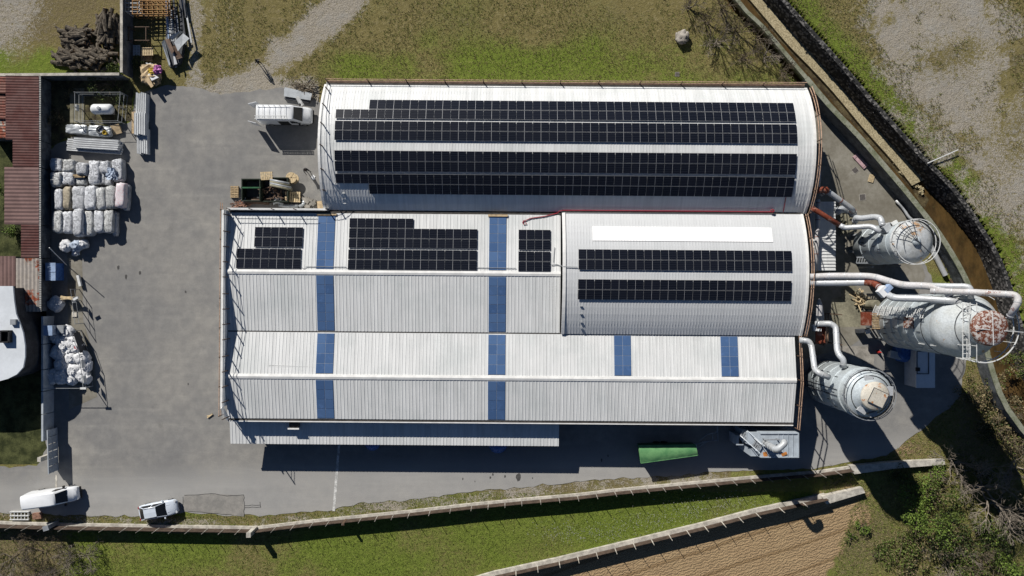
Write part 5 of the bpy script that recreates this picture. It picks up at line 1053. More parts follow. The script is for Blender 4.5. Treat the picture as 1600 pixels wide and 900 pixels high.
bales = [('north', [(92,90,185,195),(195,100,290,200),(305,125,400,225),(410,110,497,305),(503,112,580,215),(600,95,690,280)]),
         ('second', [(92,205,180,325),(185,205,285,310),(300,245,385,310),(498,200,545,300),(550,215,600,310)]),
         ('third', [(125,340,190,515),(200,325,262,515),(275,320,375,515),(375,318,470,515),(475,328,548,515),(552,320,628,505),(632,293,708,500),(700,305,742,520)]),
         ('south', [(112,525,190,705),(197,530,270,710),(280,508,358,735),(362,525,447,733),(458,525,533,705),(540,518,613,708),(612,532,643,733)])]
ordn = ['first','second','third','fourth','fifth','sixth','seventh','eighth','ninth','tenth','eleventh','twelfth']; sd_ = 1; rs = random.Random(21)
for row, L in bales:
    for i, (a, b, c, d) in enumerate(L):
        small = (row == 'second' and i >= 2); side = (row, i) in (('third', 7), ('south', 6)); h = .75 if small else (.72 if side else 1.05+.28*rs.random())
        if (row, i) == ('third', 6): h = 1.45
        if (row, i) in (('south', 2),): h = 1.5
        p, q = P(*Z0(a, b), h), P(*Z0(c, d), h); mb = lumpy((q.x-p.x)+.04, (p.y-q.y)+.02, h, sd_, amp=.085, sq=6.5); sd_ += 1
        mb.xf = Matrix.Translation(((p.x+q.x)/2, (p.y+q.y)/2, 0)) @ Matrix.Rotation(rs.gauss(0, .02), 4, 'Z')
        m_ = 'balered' if (row, i) == ('third', 6) else 'balet' if (row, i) == ('third', 1) else ('bale' if rs.random() < .6 else 'baleb')
        lab = '%s bale in the %s row of wrapped bales, %s from the left' % ({'balered':'red printed white','balet':'tan part unwrapped','bale':'white film wrapped','baleb':'greyish film wrapped'}[m_], row, ordn[i])
        o = mb.build('wrapped_bale', M[m_], smooth=True, origin=((p.x+q.x)/2, (p.y+q.y)/2, 0)); tag(o, lab, 'bale', 'wrapped bales by the west wall')
        me_ = o.data
for (zx, zy, L, rz, lab) in ((335,232,.9,0.02,'tan wooden beam lying across the gap between the two northern bale rows'), (232,250,.75,.2,'dark strap bundle lying on a bale of the second row')):
    q = P(*Z0(zx, zy), .95); mb = MB(); mb.box(q.x, q.y, .95, L*1.6, .18, .12, rz); mb.box(q.x+.1, q.y-.18, .93, L*1.3, .12, .1, rz); tag(mb.build('beam', M['wood']), lab, 'beam')
q = P(*Z0(612, 222), 1.1); mb = lumpy(1.15, 1.2, .55, 77, amp=.22, sq=3); mb.xf = Matrix.Translation((q.x, q.y, .85)); tag(mb.build('plastic_sheet', M['bagblue']), 'crumpled bluish plastic sheet lying on the easternmost bale of the north row', 'sheet')
def bag(u, v, r, h, mat, label, seed, group='white bulk bags'):
    q = P(u, v, h*.7); R = r/F*(H-h); mb = lumpy(R*2.15, R*2.15, h, seed, amp=.10, sq=2.8); mb.xf = Matrix.Translation((q.x, q.y, 0)) @ Matrix.Rotation(seed*1.3, 4, 'Z')
    t = thing('bulk_bag', label, 'bulk bag', (q.x, q.y, 0), 0, group); mb.build('sack', M[mat], t, smooth=True)
    mb = MB(mb.xf); rr = R*.35
    for k in range(9): a = k*2*PI/9; mb.beam((0, 0, h*1.0), (rr*math.cos(a)*1.5, rr*math.sin(a)*1.5, h*1.04+.05*math.sin(k*2.7)), .16, .09)
    mb.build('gathered_neck', M[mat], t, kind='stuff'); return t
bag(102, 384, 8.5, 1.0, 'bag', 'white bulk bag, west one of three by the south bale row', 3); bag(119, 384, 8.0, 1.15, 'bagblue', 'bluish crumpled bulk bag, middle of three by the south bale row', 4); bag(130, 381, 6.5, .95, 'bag', 'small white bulk bag, east one of three by the south bale row', 5); bag(118, 394, 5.5, .4, 'bag', 'flat white sack lying just south of the middle bulk bag', 6)
bag(86, 475, 11, .95, 'bag', 'single round bulk bag standing alone in the shade of the west wall', 8)
heap = [(104.5,519,9.5),(86,527,8),(95,533,9),(113,534,8.5),(119,543,8.5),(90,551,11),(108,547,8),(127,559,10.5),(111,560,9),(96,570,11),(131,571,10.5),(114,579,10.5),(127,586,9),(82,588,11),(95,589,11),(111,593,8),(133,592,7.5),(101,541,8)]
order = sorted(range(len(heap)), key=lambda i: heap[i][1])
for n_, i in enumerate(order):
    u, v, r = heap[i]; side = 'against the wall' if u < 92 else ('in the middle column' if u < 110 else 'on the open side'); same = [j for j in order if ('against the wall' if heap[j][0] < 92 else ('in the middle column' if heap[j][0] < 110 else 'on the open side')) == side]
    bag(u, v, r, .95+.25*((i*37) % 10)/10, 'bag', 'white bulk bag in the fenced heap %s, %s from its north end' % (side, ordn[same.index(i)]), 20+i)
mb = MB(); q = P(118.5, 543.5, 1.2); mb.box(q.x, q.y, 1.2, .32, .4, .06, .3); tag(mb.build('red_label', M['red']), 'small red patch lying on a bulk bag in the fenced heap', 'label')
t = thing('mesh_panel_fence', 'thin steel fence panels enclosing the bulk bag heap', 'fence', P(128, 560, 0)); 
def barset(pts, mat='steel', wd=.05, name='tube'): 
    for a, b in pts: mb = MB(); mb.beam(a, b, wd); mb.build(name, M[mat], t)
c0, c1, c2, c3 = W(127, 516), W(140, 552), W(146, 603), W(82, 603)
for (x, y) in (c0, c1, c2): barset([((x, y, 0), (x, y, 2.0))], name='post', wd=.07)
for h in (.15, 1.95): barset([((*c0, h), (*c1, h)), ((*c1, h), (*c2, h)), ((*c3, h), (*c2, h))], name='rail')
mb = MB(); mb.box((c0[0]+c1[0])/2-.05, (c0[1]+c1[1])/2, 1.0, .06, 2.4, 1.2, .33); mb.build('dark_board', M['steeldark'], t)
for f in (.3, .75): x = c1[0]+(c2[0]-c1[0])*f; y = c1[1]+(c2[1]-c1[1])*f; mb = MB(); mb.box(x, y, 1.5, .05, .8, .6, .1); mb.build('sign_plate', M['rail'], t)
mb = MB(); mb.beam((c2[0]-.3, c2[1], 2.0), (c2[0]+.35, c2[1], 2.0), .22, .1); mb.build('bracket', M['rail'], t)
t = thing('post_fence', 'row of thin posts and wire north of the bulk bag heap with a small sign', 'fence', P(130, 480, 0)); c0, c1 = W(124, 452), W(131, 505)
for f in (0, .33, .66, 1): x = c0[0]+(c1[0]-c0[0])*f; y = c0[1]+(c1[1]-c0[1])*f; barset([((x, y, 0), (x, y, 1.7))], name='post', wd=.07)
barset([((*c0, 1.65), (*c1, 1.65)), ((*c0, .9), (*c1, .9))], name='wire', wd=.03); mb = MB(); mb.box(c0[0]+.2, c0[1]-1.2, 1.3, .05, .7, .5); mb.build('sign_plate', M['rail'], t); mb = MB(); mb.box(W(133,466)[0], W(133,466)[1], 1.75, .6, .25, .15, .5); mb.build('lamp_head', M['rail'], t)
q = P(104, 466, 1.0); mb = MB(); rs_ = random.Random(2)
for k in range(10): mb.beam((q.x-.8+rs_.random()*.3, q.y+rs_.gauss(0,.1), .9+rs_.random()*.15), (q.x+.7+rs_.random()*.3, q.y+rs_.gauss(0,.12), .9+rs_.random()*.15), .09)
mb.box(q.x, q.y, .42, .9, .4, .84); tag(mb.build('plank_bundle', M['woodpale']), 'bundle of pale sticks on a block beside the single bulk bag', 'planks')
mb = MB(); q = P(117, 491, 0); mb.box(q.x, q.y, .06, .55, .6, .12); tag(mb.build('paving_block', M['concpale']), 'pale square block lying on the apron north of the bag heap', 'block')
t = thing('blue_container', 'small blue box with a paler lid against the west shed wall', 'container', P(80, 425, 0)); a, b = P(71, 411, 1.6), P(86, 438, 1.6); mb = MB(); mb.box((a.x+b.x)/2, (a.y+b.y)/2, .75, b.x-a.x, a.y-b.y, 1.5); mb.build('box_body', M['blue'], t); mb = MB(); mb.box((a.x+b.x)/2, (a.y+b.y)/2, 1.54, b.x-a.x+.06, a.y-b.y+.06, .08); mb.box((a.x+b.x)/2, (a.y+b.y)/2, 1.6, b.x-a.x+.02, .06, .05); mb.build('lid', M['bluepale'], t)
t = thing('blue_crate', 'pale blue crate standing by the west wall at the north end of the bag heap', 'crate', P(75, 516, 0)); a, b = P(67, 509, 1.9), P(81, 524, 1.9); mb = MB(); mb.box((a.x+b.x)/2, (a.y+b.y)/2, .9, b.x-a.x, a.y-b.y, 1.8); mb.build('crate_body', M['bagblue'], t); mb = MB(); mb.box((a.x+b.x)/2, (a.y+b.y)/2, 1.84, b.x-a.x+.05, a.y-b.y+.05, .07); mb.build('lid', M['bluepale'], t); mb = MB(); mb.box((a.x+b.x)/2+1.0, (a.y+b.y)/2+.1, .6, .75, .9, 1.2); mb.build('side_box', M['steel'], t)
mb = MB(); mb.tube([P(77,387,4.2), P(104,414,.02)], .05, 6); tag(mb.build('leaning_pole', M['rail']), 'long thin pale pole leaning on the west shed roof', 'pole')
mb = MB(); a, b = P(122, 430, .3), P(126, 447, .3); mb.beam(a, b, .35, .2); mb.beam(a+Vector((.1,0,.15)), b+Vector((.1,0,.15)), .15, .12); tag(mb.build('profile_offcut', M['rail']), 'pale metal offcut lying on the apron south of the bulk bags', 'offcut')
mb = MB(); a = P(328, 650, .1); mb.beam((a.x-.3, a.y-.2, .1), (a.x+.3, a.y+.25, .12), .14, .1); mb.beam((a.x-.35, a.y, .08), (a.x+.2, a.y+.1, .1), .1, .06); tag(mb.build('broken_board', M['woodpale']), 'broken pale board lying on the asphalt west of the gabled hall', 'board')
def profiles(label, q, n_, L, pitch, z0, z1, rz=0, mats=('profile',), group=None):
    t = thing('profile_stack', label, 'profile stack', (q.x, q.y, 0), rz); X = Matrix.Translation((q.x, q.y, 0)) @ Matrix.Rotation(rz, 4, 'Z')
    m2 = MB(); m2.box(0, 0, 0, L, pitch*.82, z1-z0); m2.box(0, pitch*.3, (z1-z0)/2+.02, L, pitch*.1, .04); m2.box(0, -pitch*.3, (z1-z0)/2+.02, L, pitch*.1, .04); me_ = mesh_of(m2, 'profile', M[mats[0]])
    for k in range(n_): inst('profile', me_, t, X @ Matrix.Translation((((k*7) % 3-1)*.06, (k-(n_-1)/2)*pitch, (z0+z1)/2)))
    return t
profiles('upper part of the white profile stack standing north-south in the yard', P(220, 166, .8), 5, 3.1, .24, .0, .8, PI/2-.02); profiles('raised middle part of the white profile stack in the yard', P(218, 193, 1.1), 5, 2.5, .26, .3, 1.1, PI/2); profiles('lower southern part of the white profile stack in the yard', P(222, 220, .65), 5, 2.9, .25, .0, .65, PI/2+.01)
mb = MB(); q = P(217, 192, .15); mb.box(q.x, q.y, .15, 1.5, 2.5, .3); tag(mb.build('packing_timber', M['wood']), 'timber packing under the raised middle profiles', 'timber')
profiles('long bundle of white profiles lying below the wrapped tin packs', P(150, 224.5, .95), 5, 5.1, .24, .35, .95, -.06); profiles('shorter blue shaded profiles under the long white bundle', P(147, 228.5, .35), 6, 6.3, .24, .0, .34, -.07)
for (u0, v0, u1, v1, rz, lab, sd2) in ((101,194,134,208,-.05,'silver film wrapped tin pack, west one of two above the profile bundle',41), (137,196,172,212,-.07,'silver film wrapped tin pack with a yellow bucket on it',42)):
    p, q = P(u0, v0, .9), P(u1, v1, .9); mb = lumpy(q.x-p.x, p.y-q.y, .9, sd2, amp=.07, sq=7); mb.xf = Matrix.Translation(((p.x+q.x)/2, (p.y+q.y)/2, 0)) @ Matrix.Rotation(rz, 4, 'Z'); tag(mb.build('wrapped_pack', M['tin'], smooth=False), lab, 'wrapped pack')
q = P(165, 208, 1.0); mb = MB(); mb.lathe(q.x, q.y, [(.2,.95),(.24,1.3),(.2,1.3),(.18,1.15),(.01,1.15)], 14); tag(mb.build('bucket', M['yellow']), 'yellow bucket standing on the wrapped tin pack', 'bucket'); q = P(157, 203, 1.0); mb = MB(); mb.lathe(q.x, q.y, [(.42,.95),(.5,1.05),(.42,1.15),(.3,1.1),(.3,1.0)], 14); tag(mb.build('coil', M['steeldark']), 'dark coil lying on the wrapped tin pack next to the bucket', 'coil')
mb = MB(); q = P(181, 202, .5); mb.box(q.x, q.y, .45, 1.0, 1.05, .06, .25, rot=Matrix.Rotation(.25, 3, 'Z') @ Matrix.Rotation(.25, 3, 'X')); mb.box(q.x, q.y, .2, .8, .8, .36, .25); tag(mb.build('cardboard_box', M['card']), 'open tan cardboard box at the end of the wrapped tin packs', 'box')
# gas tank in its small enclosure
q = P(158.5, 170, 1.2); t = thing('gas_tank', 'white horizontal gas tank with domed ends inside the wire enclosure', 'tank', (q.x, q.y, 0)); mb = MB(); L, r = 2.55, .58
mb.tube([(q.x+x, q.y, 1.0) for x in (-L/2,-L/2+.06,-L/2+.2,-L/2+.38,L/2-.38,L/2-.2,L/2-.06,L/2)], [.12,.32,.5,r,r,.5,.32,.12], 22); mb.build('shell', M['tank'], t, smooth=True)
for x in (-.8, .8): mb = MB(); mb.box(q.x+x, q.y, .25, .2, .8, .5); mb.build('leg', M['conc'], t)
mb = MB(); mb.lathe(q.x-.1, q.y, [(.2,1.5),(.2,1.68),(.01,1.7)], 14); mb.build('valve_cover', M['steel'], t)
t = thing('wire_enclosure', 'thin wire fence enclosure round the white gas tank', 'fence', P(158, 172, 0)); cs = [W(130,150), W(200,150), W(196,194), W(130,194)]
for i in range(4):
    a, b = cs[i], cs[(i+1) % 4]
    for h in (.1, .8, 1.6): barset([((*a, h), (*b, h))], wd=.03, name='wire', mat='steel')
    for f in (0, .5): barset([((a[0]+(b[0]-a[0])*f, a[1]+(b[1]-a[1])*f, 0), (a[0]+(b[0]-a[0])*f, a[1]+(b[1]-a[1])*f, 1.7))], wd=.07, name='post')
mb = MB(); mb.box(cs[3][0]+.05, cs[3][1]+1.6, 1.2, .08, .7, .5); mb.build('sign_plate', M['rail'], t)
mb = MB(); a = W(118, 165); 
for k in range(4): mb.box(a[0]-.4+k*.42, a[1], .05, .38, 4.0, .08)
tag(mb.build('slab_path', M['concgreen']), 'strip of mossy slabs beside the gas tank enclosure', 'slabs')
# ------------------------------------------------------------------ scrap yard and log piles
rs = random.Random(4)
def logmesh(r, L, seed):
    mb = MB(); k = 8
    pts = [Vector((-L/2+L*i/3, mnoise.noise((i, seed, 1))*.06, mnoise.noise((i, seed, 9))*.05)) for i in range(4)]; mb.tube(pts, [r, r*.96, r*.92, r*.85], k, 0, caps=False)
    for s, i0_ in ((0, 0), (1, 3)):
        c_ = pts[i0_]; vs = [mb.v[i0_*k+j] for j in range(k)]; mb.add([v for v in vs], [tuple(range(k)) if s else tuple(range(k-1, -1, -1))], 1)
    return mesh_of(mb, 'log', [M['bark'], M['cut']])
LOGS = [logmesh(.09+.03*i, 1.1+.25*(i % 4), i) for i in range(7)]
def logpile(label, cx, cy, sx, sy, n_, ang, spread, hmax):
    q = P(cx, cy, 0); t = thing('log_pile', label, 'log pile', q)
    for i in range(n_):
        a = rs.gauss(0, .45); b = rs.gauss(0, .45); a = max(-1, min(1, a)); b = max(-1, min(1, b)); hz = .12+hmax*max(0, 1-(a*a+b*b))*(.35+.65*rs.random()); x = q.x+a*sx/13.5; y = q.y+b*sy/13.5
        inst('log', LOGS[rs.randrange(7)], t, Matrix.Translation((x, y, hz)) @ Matrix.Rotation(ang+rs.gauss(0, spread), 4, 'Z') @ Matrix.Rotation(rs.gauss(0, .15), 4, 'Y'))
    return t
logpile('pile of dark logs and branches, the upper left of the three', 128, 60, 32, 18, 70, -.15, .35, .8); logpile('stack of log rounds against the pale wall, the tallest narrow pile', 170, 45, 16, 34, 80, 1.5, .2, 1.1); logpile('wide heap of split logs, the lowest of the three piles', 135, 92, 52, 18, 130, -.3, .55, 1.0)
M['orangerust'] = simple('orange_frame', (.36,.19,.06), .3, 3, .6)
for k, (u0, v0, u1, v1, h, m_, lab) in enumerate(((196,-14,218,18,1.6,'rail','pale steel rack frame at the left of the scrap yard'), (207,-12,262,22,1.7,'orangerust','orange steel lattice rack at the top of the scrap yard'))):
    t = thing('steel_rack', lab, 'rack', P((u0+u1)/2, (v0+v1)/2, 0))
    a, b = P(u0, v0, h), P(u1, v1, h); nx_, ny_ = max(2, int((b.x-a.x)/.55)), 5
    for zz in (.3, h*.65, h):
        mb = MB()
        for i in range(nx_+1): x = a.x+(b.x-a.x)*i/nx_; mb.beam((x, a.y, zz), (x, b.y, zz), .07)
        for j in range(ny_+1): y = a.y+(b.y-a.y)*j/ny_; mb.beam((a.x, y, zz+.07), (b.x, y, zz+.07), .07)
        mb.build('lattice', M[m_], t, kind='stuff')
    for x in (a.x, b.x):
        for y in (a.y, b.y): mb = MB(); mb.box(x, y, h/2, .08, .08, h); mb.build('leg', M[m_], t)
t = thing('steel_rack', 'thin rusty open frame standing in the shade of the pale wall', 'rack', P(215, 52, 0)); a, b = P(201, 42, 1.3), P(228, 63, 1.3)
for (p, q) in (((a.x-.5,a.y),(b.x+.4,a.y)), ((a.x-.5,b.y),(b.x+.4,b.y)), ((a.x,a.y),(a.x,b.y)), ((b.x,a.y),(b.x,b.y))): barset([((*p, 1.3), (*q, 1.3))], 'timber_dark', .07, 'tube')
for x in (a.x, b.x):
    for y in (a.y, b.y): barset([((x, y, 0), (x, y, 1.3))], 'timber_dark', .07, 'leg')
t = thing('steel_bars', 'bundle of dark and blue steel bars lying along the edge of the scrap yard', 'steel bars', P(275, 60, 0)); rs = random.Random(15)
for k in range(26):
    u = 257+rs.random()*30; v = -10+rs.random()*45; L = 25+rs.random()*70; d = rs.gauss(.08, .06); mb = MB(); mb.beam(P(u, v, .1+rs.random()*.5), P(u+d*L, v+L, .1+rs.random()*.4), .12+.1*rs.random(), .1); mb.build('bar', M['steeldark' if rs.random() < .6 else 'bluepale' if rs.random() < .4 else 'steel'], t)
for (pts, z, m_, lab) in (([(263,58),(282,48),(286,50),(270,62)], .9, 'tin', 'narrow pale sheet scrap at the north end of the sheet heap'), ([(272,66),(286,52),(296,60),(284,72),(278,80)], 1.0, 'tin', 'wide pale sheet scrap on top of the heap by the lane'), ([(252,66),(257,62),(266,100),(264,103)], .8, 'tin', 'long narrow pale sheet scrap along the west of the heap'),
                          ([(268,72),(273,70),(285,90),(276,93)], .85, 'timber_dark', 'brown bent sheet scrap in the heap'), ([(270,76),(276,80),(272,84),(277,100),(272,101)], .95, 'white', 'white creased sheet scrap in the heap'), ([(258,62),(264,60),(272,80),(268,84)], .9, 'timber_dark', 'dark brown flat sheet scrap between the pale ones')):
    q = [P(u, v, z+.22*math.sin(u*.9+v*.5)) for u, v in pts]; mb = MB(); n_ = len(q); mb.add(q+[p-Vector((0,0,.03)) for p in q], [tuple(range(n_-1,-1,-1)), tuple(range(n_, 2*n_))]+[(i, (i+1) % n_, n_+(i+1) % n_, n_+i) for i in range(n_)]); tag(mb.build('sheet_scrap', M[m_]), lab, 'sheet scrap', 'sheet metal scraps')
mb = MB(); mb.prism([P(u, v, .4) for u, v in ((258,64),(288,66),(282,98),(266,106))], 0, .55); tag(mb.build('scrap_pile', M['steeldark']), 'dark base of the scrap sheet heap beside the lane', 'scrap')
pallet(231, 81, .55, 0.02, 'fresh pale pallet on top of a stack in the scrap yard', PALP, 1.15); pallet(231, 81, .4, 0, 'lower pallet under the fresh pale one in the scrap yard', PALW, 1.1); pallet(214, 79, .3, PI/2, 'weathered grey pallet beside the fresh pale pallet', PALW, 1.0); pallet(230, 90, .1, 0, 'dark shaded pallet south of the fresh pale pallet', PAL, 1.1)
q = P(238, 112, 0); t = thing('rubbish_skip_bag', 'open tan sack of rubbish with pink and yellow bags near the scrap yard', 'rubbish heap', q); mb = lumpy(2.2, 2.3, 1.1, 61, amp=.25, sq=3); mb.xf = Matrix.Translation((P(236,116,.6).x, P(236,116,.6).y, 0)); mb.build('sack', M['card'], t)
for (u, v, s, m_, nm) in ((247,109,.95,'magenta','pink_bag'), (238,112,.8,'yellow','yellow_bag'), (229,101,.75,'bag','white_bag')): p = P(u, v, 1.0); mb = lumpy(s, s, s*.7, u, amp=.15, sq=2.4); mb.xf = Matrix.Translation((p.x, p.y, .75 if u > 230 else 0)); mb.build(nm, M[m_], t)
for (pts, m_) in (([(231,116),(236,113),(248,121),(237,126)], 'white'), ([(226,124),(232,120),(240,134),(236,137)], 'card')): q = [P(u, v, 1.15) for u, v in pts]; mb = MB(); mb.prism(q, 1.1, 1.15); mb.build('board', M[m_], t)
# ------------------------------------------------------------------ things by the hall corner
q0, q1 = P(377, 278, 1.4), P(406.5, 314, 1.4)
def skip_(label, u0, v0, u1, v1, h, mid=True):
    a, b = P(u0, v0, h), P(u1, v1, h); cx, cy = (a.x+b.x)/2, (a.y+b.y)/2; lx, ly = b.x-a.x, a.y-b.y; t = thing('skip', label, 'skip', (cx, cy, 0))
    for (x, y, sx, sy) in ((cx, a.y-.05, lx, .1), (cx, b.y+.05, lx, .1), (a.x+.05, cy, .1, ly-.2), (b.x-.05, cy, .1, ly-.2)): mb = MB(); mb.box(x, y, h/2, sx, sy, h); mb.build('side', M['skip'], t)
    mb = MB(); mb.box(cx, cy, .08, lx-.2, ly-.2, .1); mb.build('floor', M['steeldark'], t)
    if mid: mb = MB(); mb.box(cx, cy+.25, h-.06, lx+.1, .16, .1); mb.build('cross_bar', M['greendark'], t)
    return t
skip_('dark green open skip, west one of two beside the hall corner', 377, 279, 406.5, 314, 1.5); skip_('dark green open skip filled with tubes, east one of two', 407.5, 277, 450, 315, 1.2, False)
t = thing('tube_bundle', 'grey green tubes lying in the east skip', 'tubes', P(432, 286, .8))
for k in range(4): mb = MB(); mb.tube([P(422, 281+k*2.6, 1.3), P(452+k*1.5, 287+k*3.2, 1.25)], .14, 10); mb.build('tube', M['concgreen'] if k % 2 else M['steel'], t, smooth=True)
mb = MB(); rs = random.Random(6)
for k in range(40): q = P(410+rs.random()*38, 292+rs.random()*20, .6); mb.beam((q.x, q.y, .5+rs.random()*.4), (q.x+rs.gauss(0,.5), q.y+rs.gauss(0,.4), .5+rs.random()*.5), .1)
tag(mb.build('scrap_wood', M['timber_dark']), 'dark scrap wood inside the east green skip', 'scrap wood')
pallet(367, 300, .02, PI/2, 'tan pallet at the west end of the green skips', PAL, 1.15); pallet(367, 300, .2, PI/2, 'second tan pallet stacked west of the green skips', PAL, 1.15); pallet(417, 275, 1.2, .05, 'pale pallet lying on the north rim of the east skip', PALP, 1.15)
for k in range(4): pallet(458, 308, k*.15, -.02, '%s pale pallet of the stack between the skips and the hall' % ('lowest','second lowest','second highest','topmost')[k], PALP, 1.5)
q = P(455, 277.5, .9); t = thing('cable_drum', 'pale round wooden cable drum standing on end by the north hall', 'cable drum', (q.x, q.y, 0)); mb = MB(); mb.lathe(q.x, q.y, [(.01,0),(.6,0),(.6,.06),(.3,.07),(.3,.84),(.62,.85),(.62,.92),(.08,.92),(.08,.86)], 26); mb.build('drum', M['woodpale'], t)
for k in range(6): a = k*PI/3; mb = MB(); mb.beam((q.x+.12*math.cos(a), q.y+.12*math.sin(a), .935), (q.x+.58*math.cos(a), q.y+.58*math.sin(a), .935), .02, .02); mb.build('plank_gap', M['wood'], t)
mb = MB(); mb.tube([P(383, 313, .35), P(420, 315.5, .35)], .34, 16); tag(mb.build('membrane_roll', M['timber_dark'], smooth=True), 'dark roll lying at the foot of the green skips', 'roll'); mb = MB(); mb.lathe(*P(381, 312, .5).to_2d(), [(.28,0),(.28,.6),(.2,.75),(.01,.8)], 14); tag(mb.build('white_can', M['white'], smooth=True), 'white can standing by the dark roll', 'can')
mb = MB(); rs = random.Random(66)
for k in range(70): q = P(362+rs.random()*30, 316+rs.random()*7, .2); mb.beam((q.x, q.y, .1+rs.random()*.3), (q.x+rs.gauss(0,.35), q.y+rs.gauss(0,.2), .1+rs.random()*.35), .08)
mb.build('wood_offcuts', M['brick'], kind='stuff')
t = thing('bent_duct_scrap', 'grey bent duct scraps lying against the parapet by the hall corner', 'duct scraps', P(455, 321, 0))
for pts in ([(436,320),(446,322),(466,322)], [(425,318),(434,314),(442,320)], [(468,323),(476,318),(474,314)]): mb = MB(); mb.tube(bend([P(u, v, .3) for u, v in pts], .4), .22, 10); mb.build('pipe', M['tin'], t, smooth=True)
mb = MB(); rs = random.Random(8)
for k in range(36): q = P(484+rs.gauss(0,5), 318+rs.gauss(0,4), .2); mb.box(q.x, q.y, .12+rs.random()*.3, .2+rs.random()*.4, .2+rs.random()*.3, .15+rs.random()*.2, rs.random()*3)
tag(mb.build('rubble_heap', M['conc']), 'small heap of grey rubble in the corner between the halls', 'rubble'); mb = MB(); q = P(502, 321, .4); mb.box(q.x, q.y, .35, .7, .9, .7, .1); mb.box(q.x, q.y, .72, .74, .94, .05, .1); tag(mb.build('cardboard_box', M['card']), 'tan box in the corner between the two halls', 'box')
t = thing('sheet_stack', 'fan of long silvery sheets lying north of the ladder van', 'sheet stack', P(466, 147, 0)); 
for k in range(5): a = P(444, 138+k*2.5, .5); b = P(487-k*.4, 148+k*1.6, .5); mb = MB(); mb.beam((a.x, a.y, .4+k*.02), (b.x, b.y, .4+k*.02), .34, .06); mb.build('sheet', M['tin'], t)
mb = MB(); mb.beam(P(446,149,.17), P(484,155,.17), .9, .3); mb.build('block', M['steeldark'], t)
mb = MB(); rs = random.Random(19)
for k in range(60): q = P(478+rs.gauss(0,9), 136+rs.gauss(0,7), .2); mb.beam((q.x, q.y, .1+rs.random()*.5), (q.x+rs.gauss(0,.8), q.y+rs.gauss(0,.5), .1+rs.random()*.5), .05)
tag(mb.build('brushwood', M['stem']), 'tangle of dry brushwood at the north west corner of the north hall', 'brushwood')
mb = MB(); mb.beam(P(464,151,1.1), P(472,165,.9), .3, .05); mb.beam(P(466,150,1.15), P(475,164,.95), .05, .05); mb.beam(P(462,152,1.15), P(469,166,.95), .05, .05); tag(mb.build('step_ladder', M['rail']), 'short pale ladder leaning between the van and the silvery sheets', 'ladder')
mb = MB(); q = P(30, 806, .25)
for k in range(6): mb.box(q.x-1.0+k*.4, q.y, .2, .07, 1.0, .06, .0)
for k in range(3): mb.box(q.x, q.y-.45+k*.45, .26, 2.2, .08, .06); mb.box(q.x, q.y-.45+k*.45, .08, 2.2, .08, .16)
tag(mb.build('steel_grid', M['rail']), 'pale steel grid lying on the verge beside the large white van', 'grid'); mb = MB(); q = P(58, 806, .2); mb.box(q.x, q.y, .15, 1.0, .7, .3, .1); tag(mb.build('brick_stack', M['brick']), 'reddish brick stack on the verge in the shade of the large van', 'bricks')
q = P(1066, 58, .5); mb = lumpy(1.5, 1.5, .75, 88, amp=.2, sq=2.2); mb.xf = Matrix.Translation((q.x, q.y, 0)); tag(mb.build('boulder', M['stone'], smooth=True), 'round pale boulder on the grass north of the hall', 'boulder')
# ------------------------------------------------------------------ vehicles
def loft(mb, secs, K=None, mat=0, ends=True):
    rings = []
    for x, half in secs:
        full = [(x, y, z) for y, z in half]+[(x, -y, z) for y, z in reversed(half) if y > 1e-6]; rings.append(full)
    n_ = len(rings[0]); vs = [p for r in rings for p in r]; fs = []
    for i in range(len(rings)-1):
        for k in range(n_): a = i*n_+k; b = i*n_+(k+1) % n_; fs.append((a, a+n_, b+n_, b))
    if ends: fs.append(tuple(range(n_))); fs.append(tuple(range(len(vs)-1, len(vs)-n_-1, -1)))
    mb.add(vs, fs, mat)
def prof(wb, wr, z0, zb, zt, cr=.05): return [(0, z0), (wb*.88, z0), (wb, z0+.18), (wb, zb), (wr+.02, zt-.10), (wr-.10, zt), (0, zt+cr)]
def quad3(mb, pts, up=.012):
    p = [Vector(q) for q in pts]; nrm_ = (p[1]-p[0]).cross(p[-1]-p[0]).normalized(); n_ = len(p); mb.add([q+nrm_*up for q in p]+[q-nrm_*.02 for q in p], [tuple(range(n_)), tuple(range(2*n_-1, n_-1, -1))]+[(i, n_+i, n_+(i+1) % n_, (i+1) % n_) for i in range(n_)])
def wheels(t, X, L, wb, r=.33, xs=None):
    for x in xs:
        for s in (-1, 1):
            mb = MB(X); mb.tube([(x, s*(wb-.20), r), (x, s*(wb+.01), r)], r, 18); ty = mb.build('tyre', M['tyre'], t); mb = MB(X); mb.tube([(x, s*(wb-.1), r), (x, s*(wb+.025), r)], r*.62, 14); mb.build('rim', M['rim'], t)
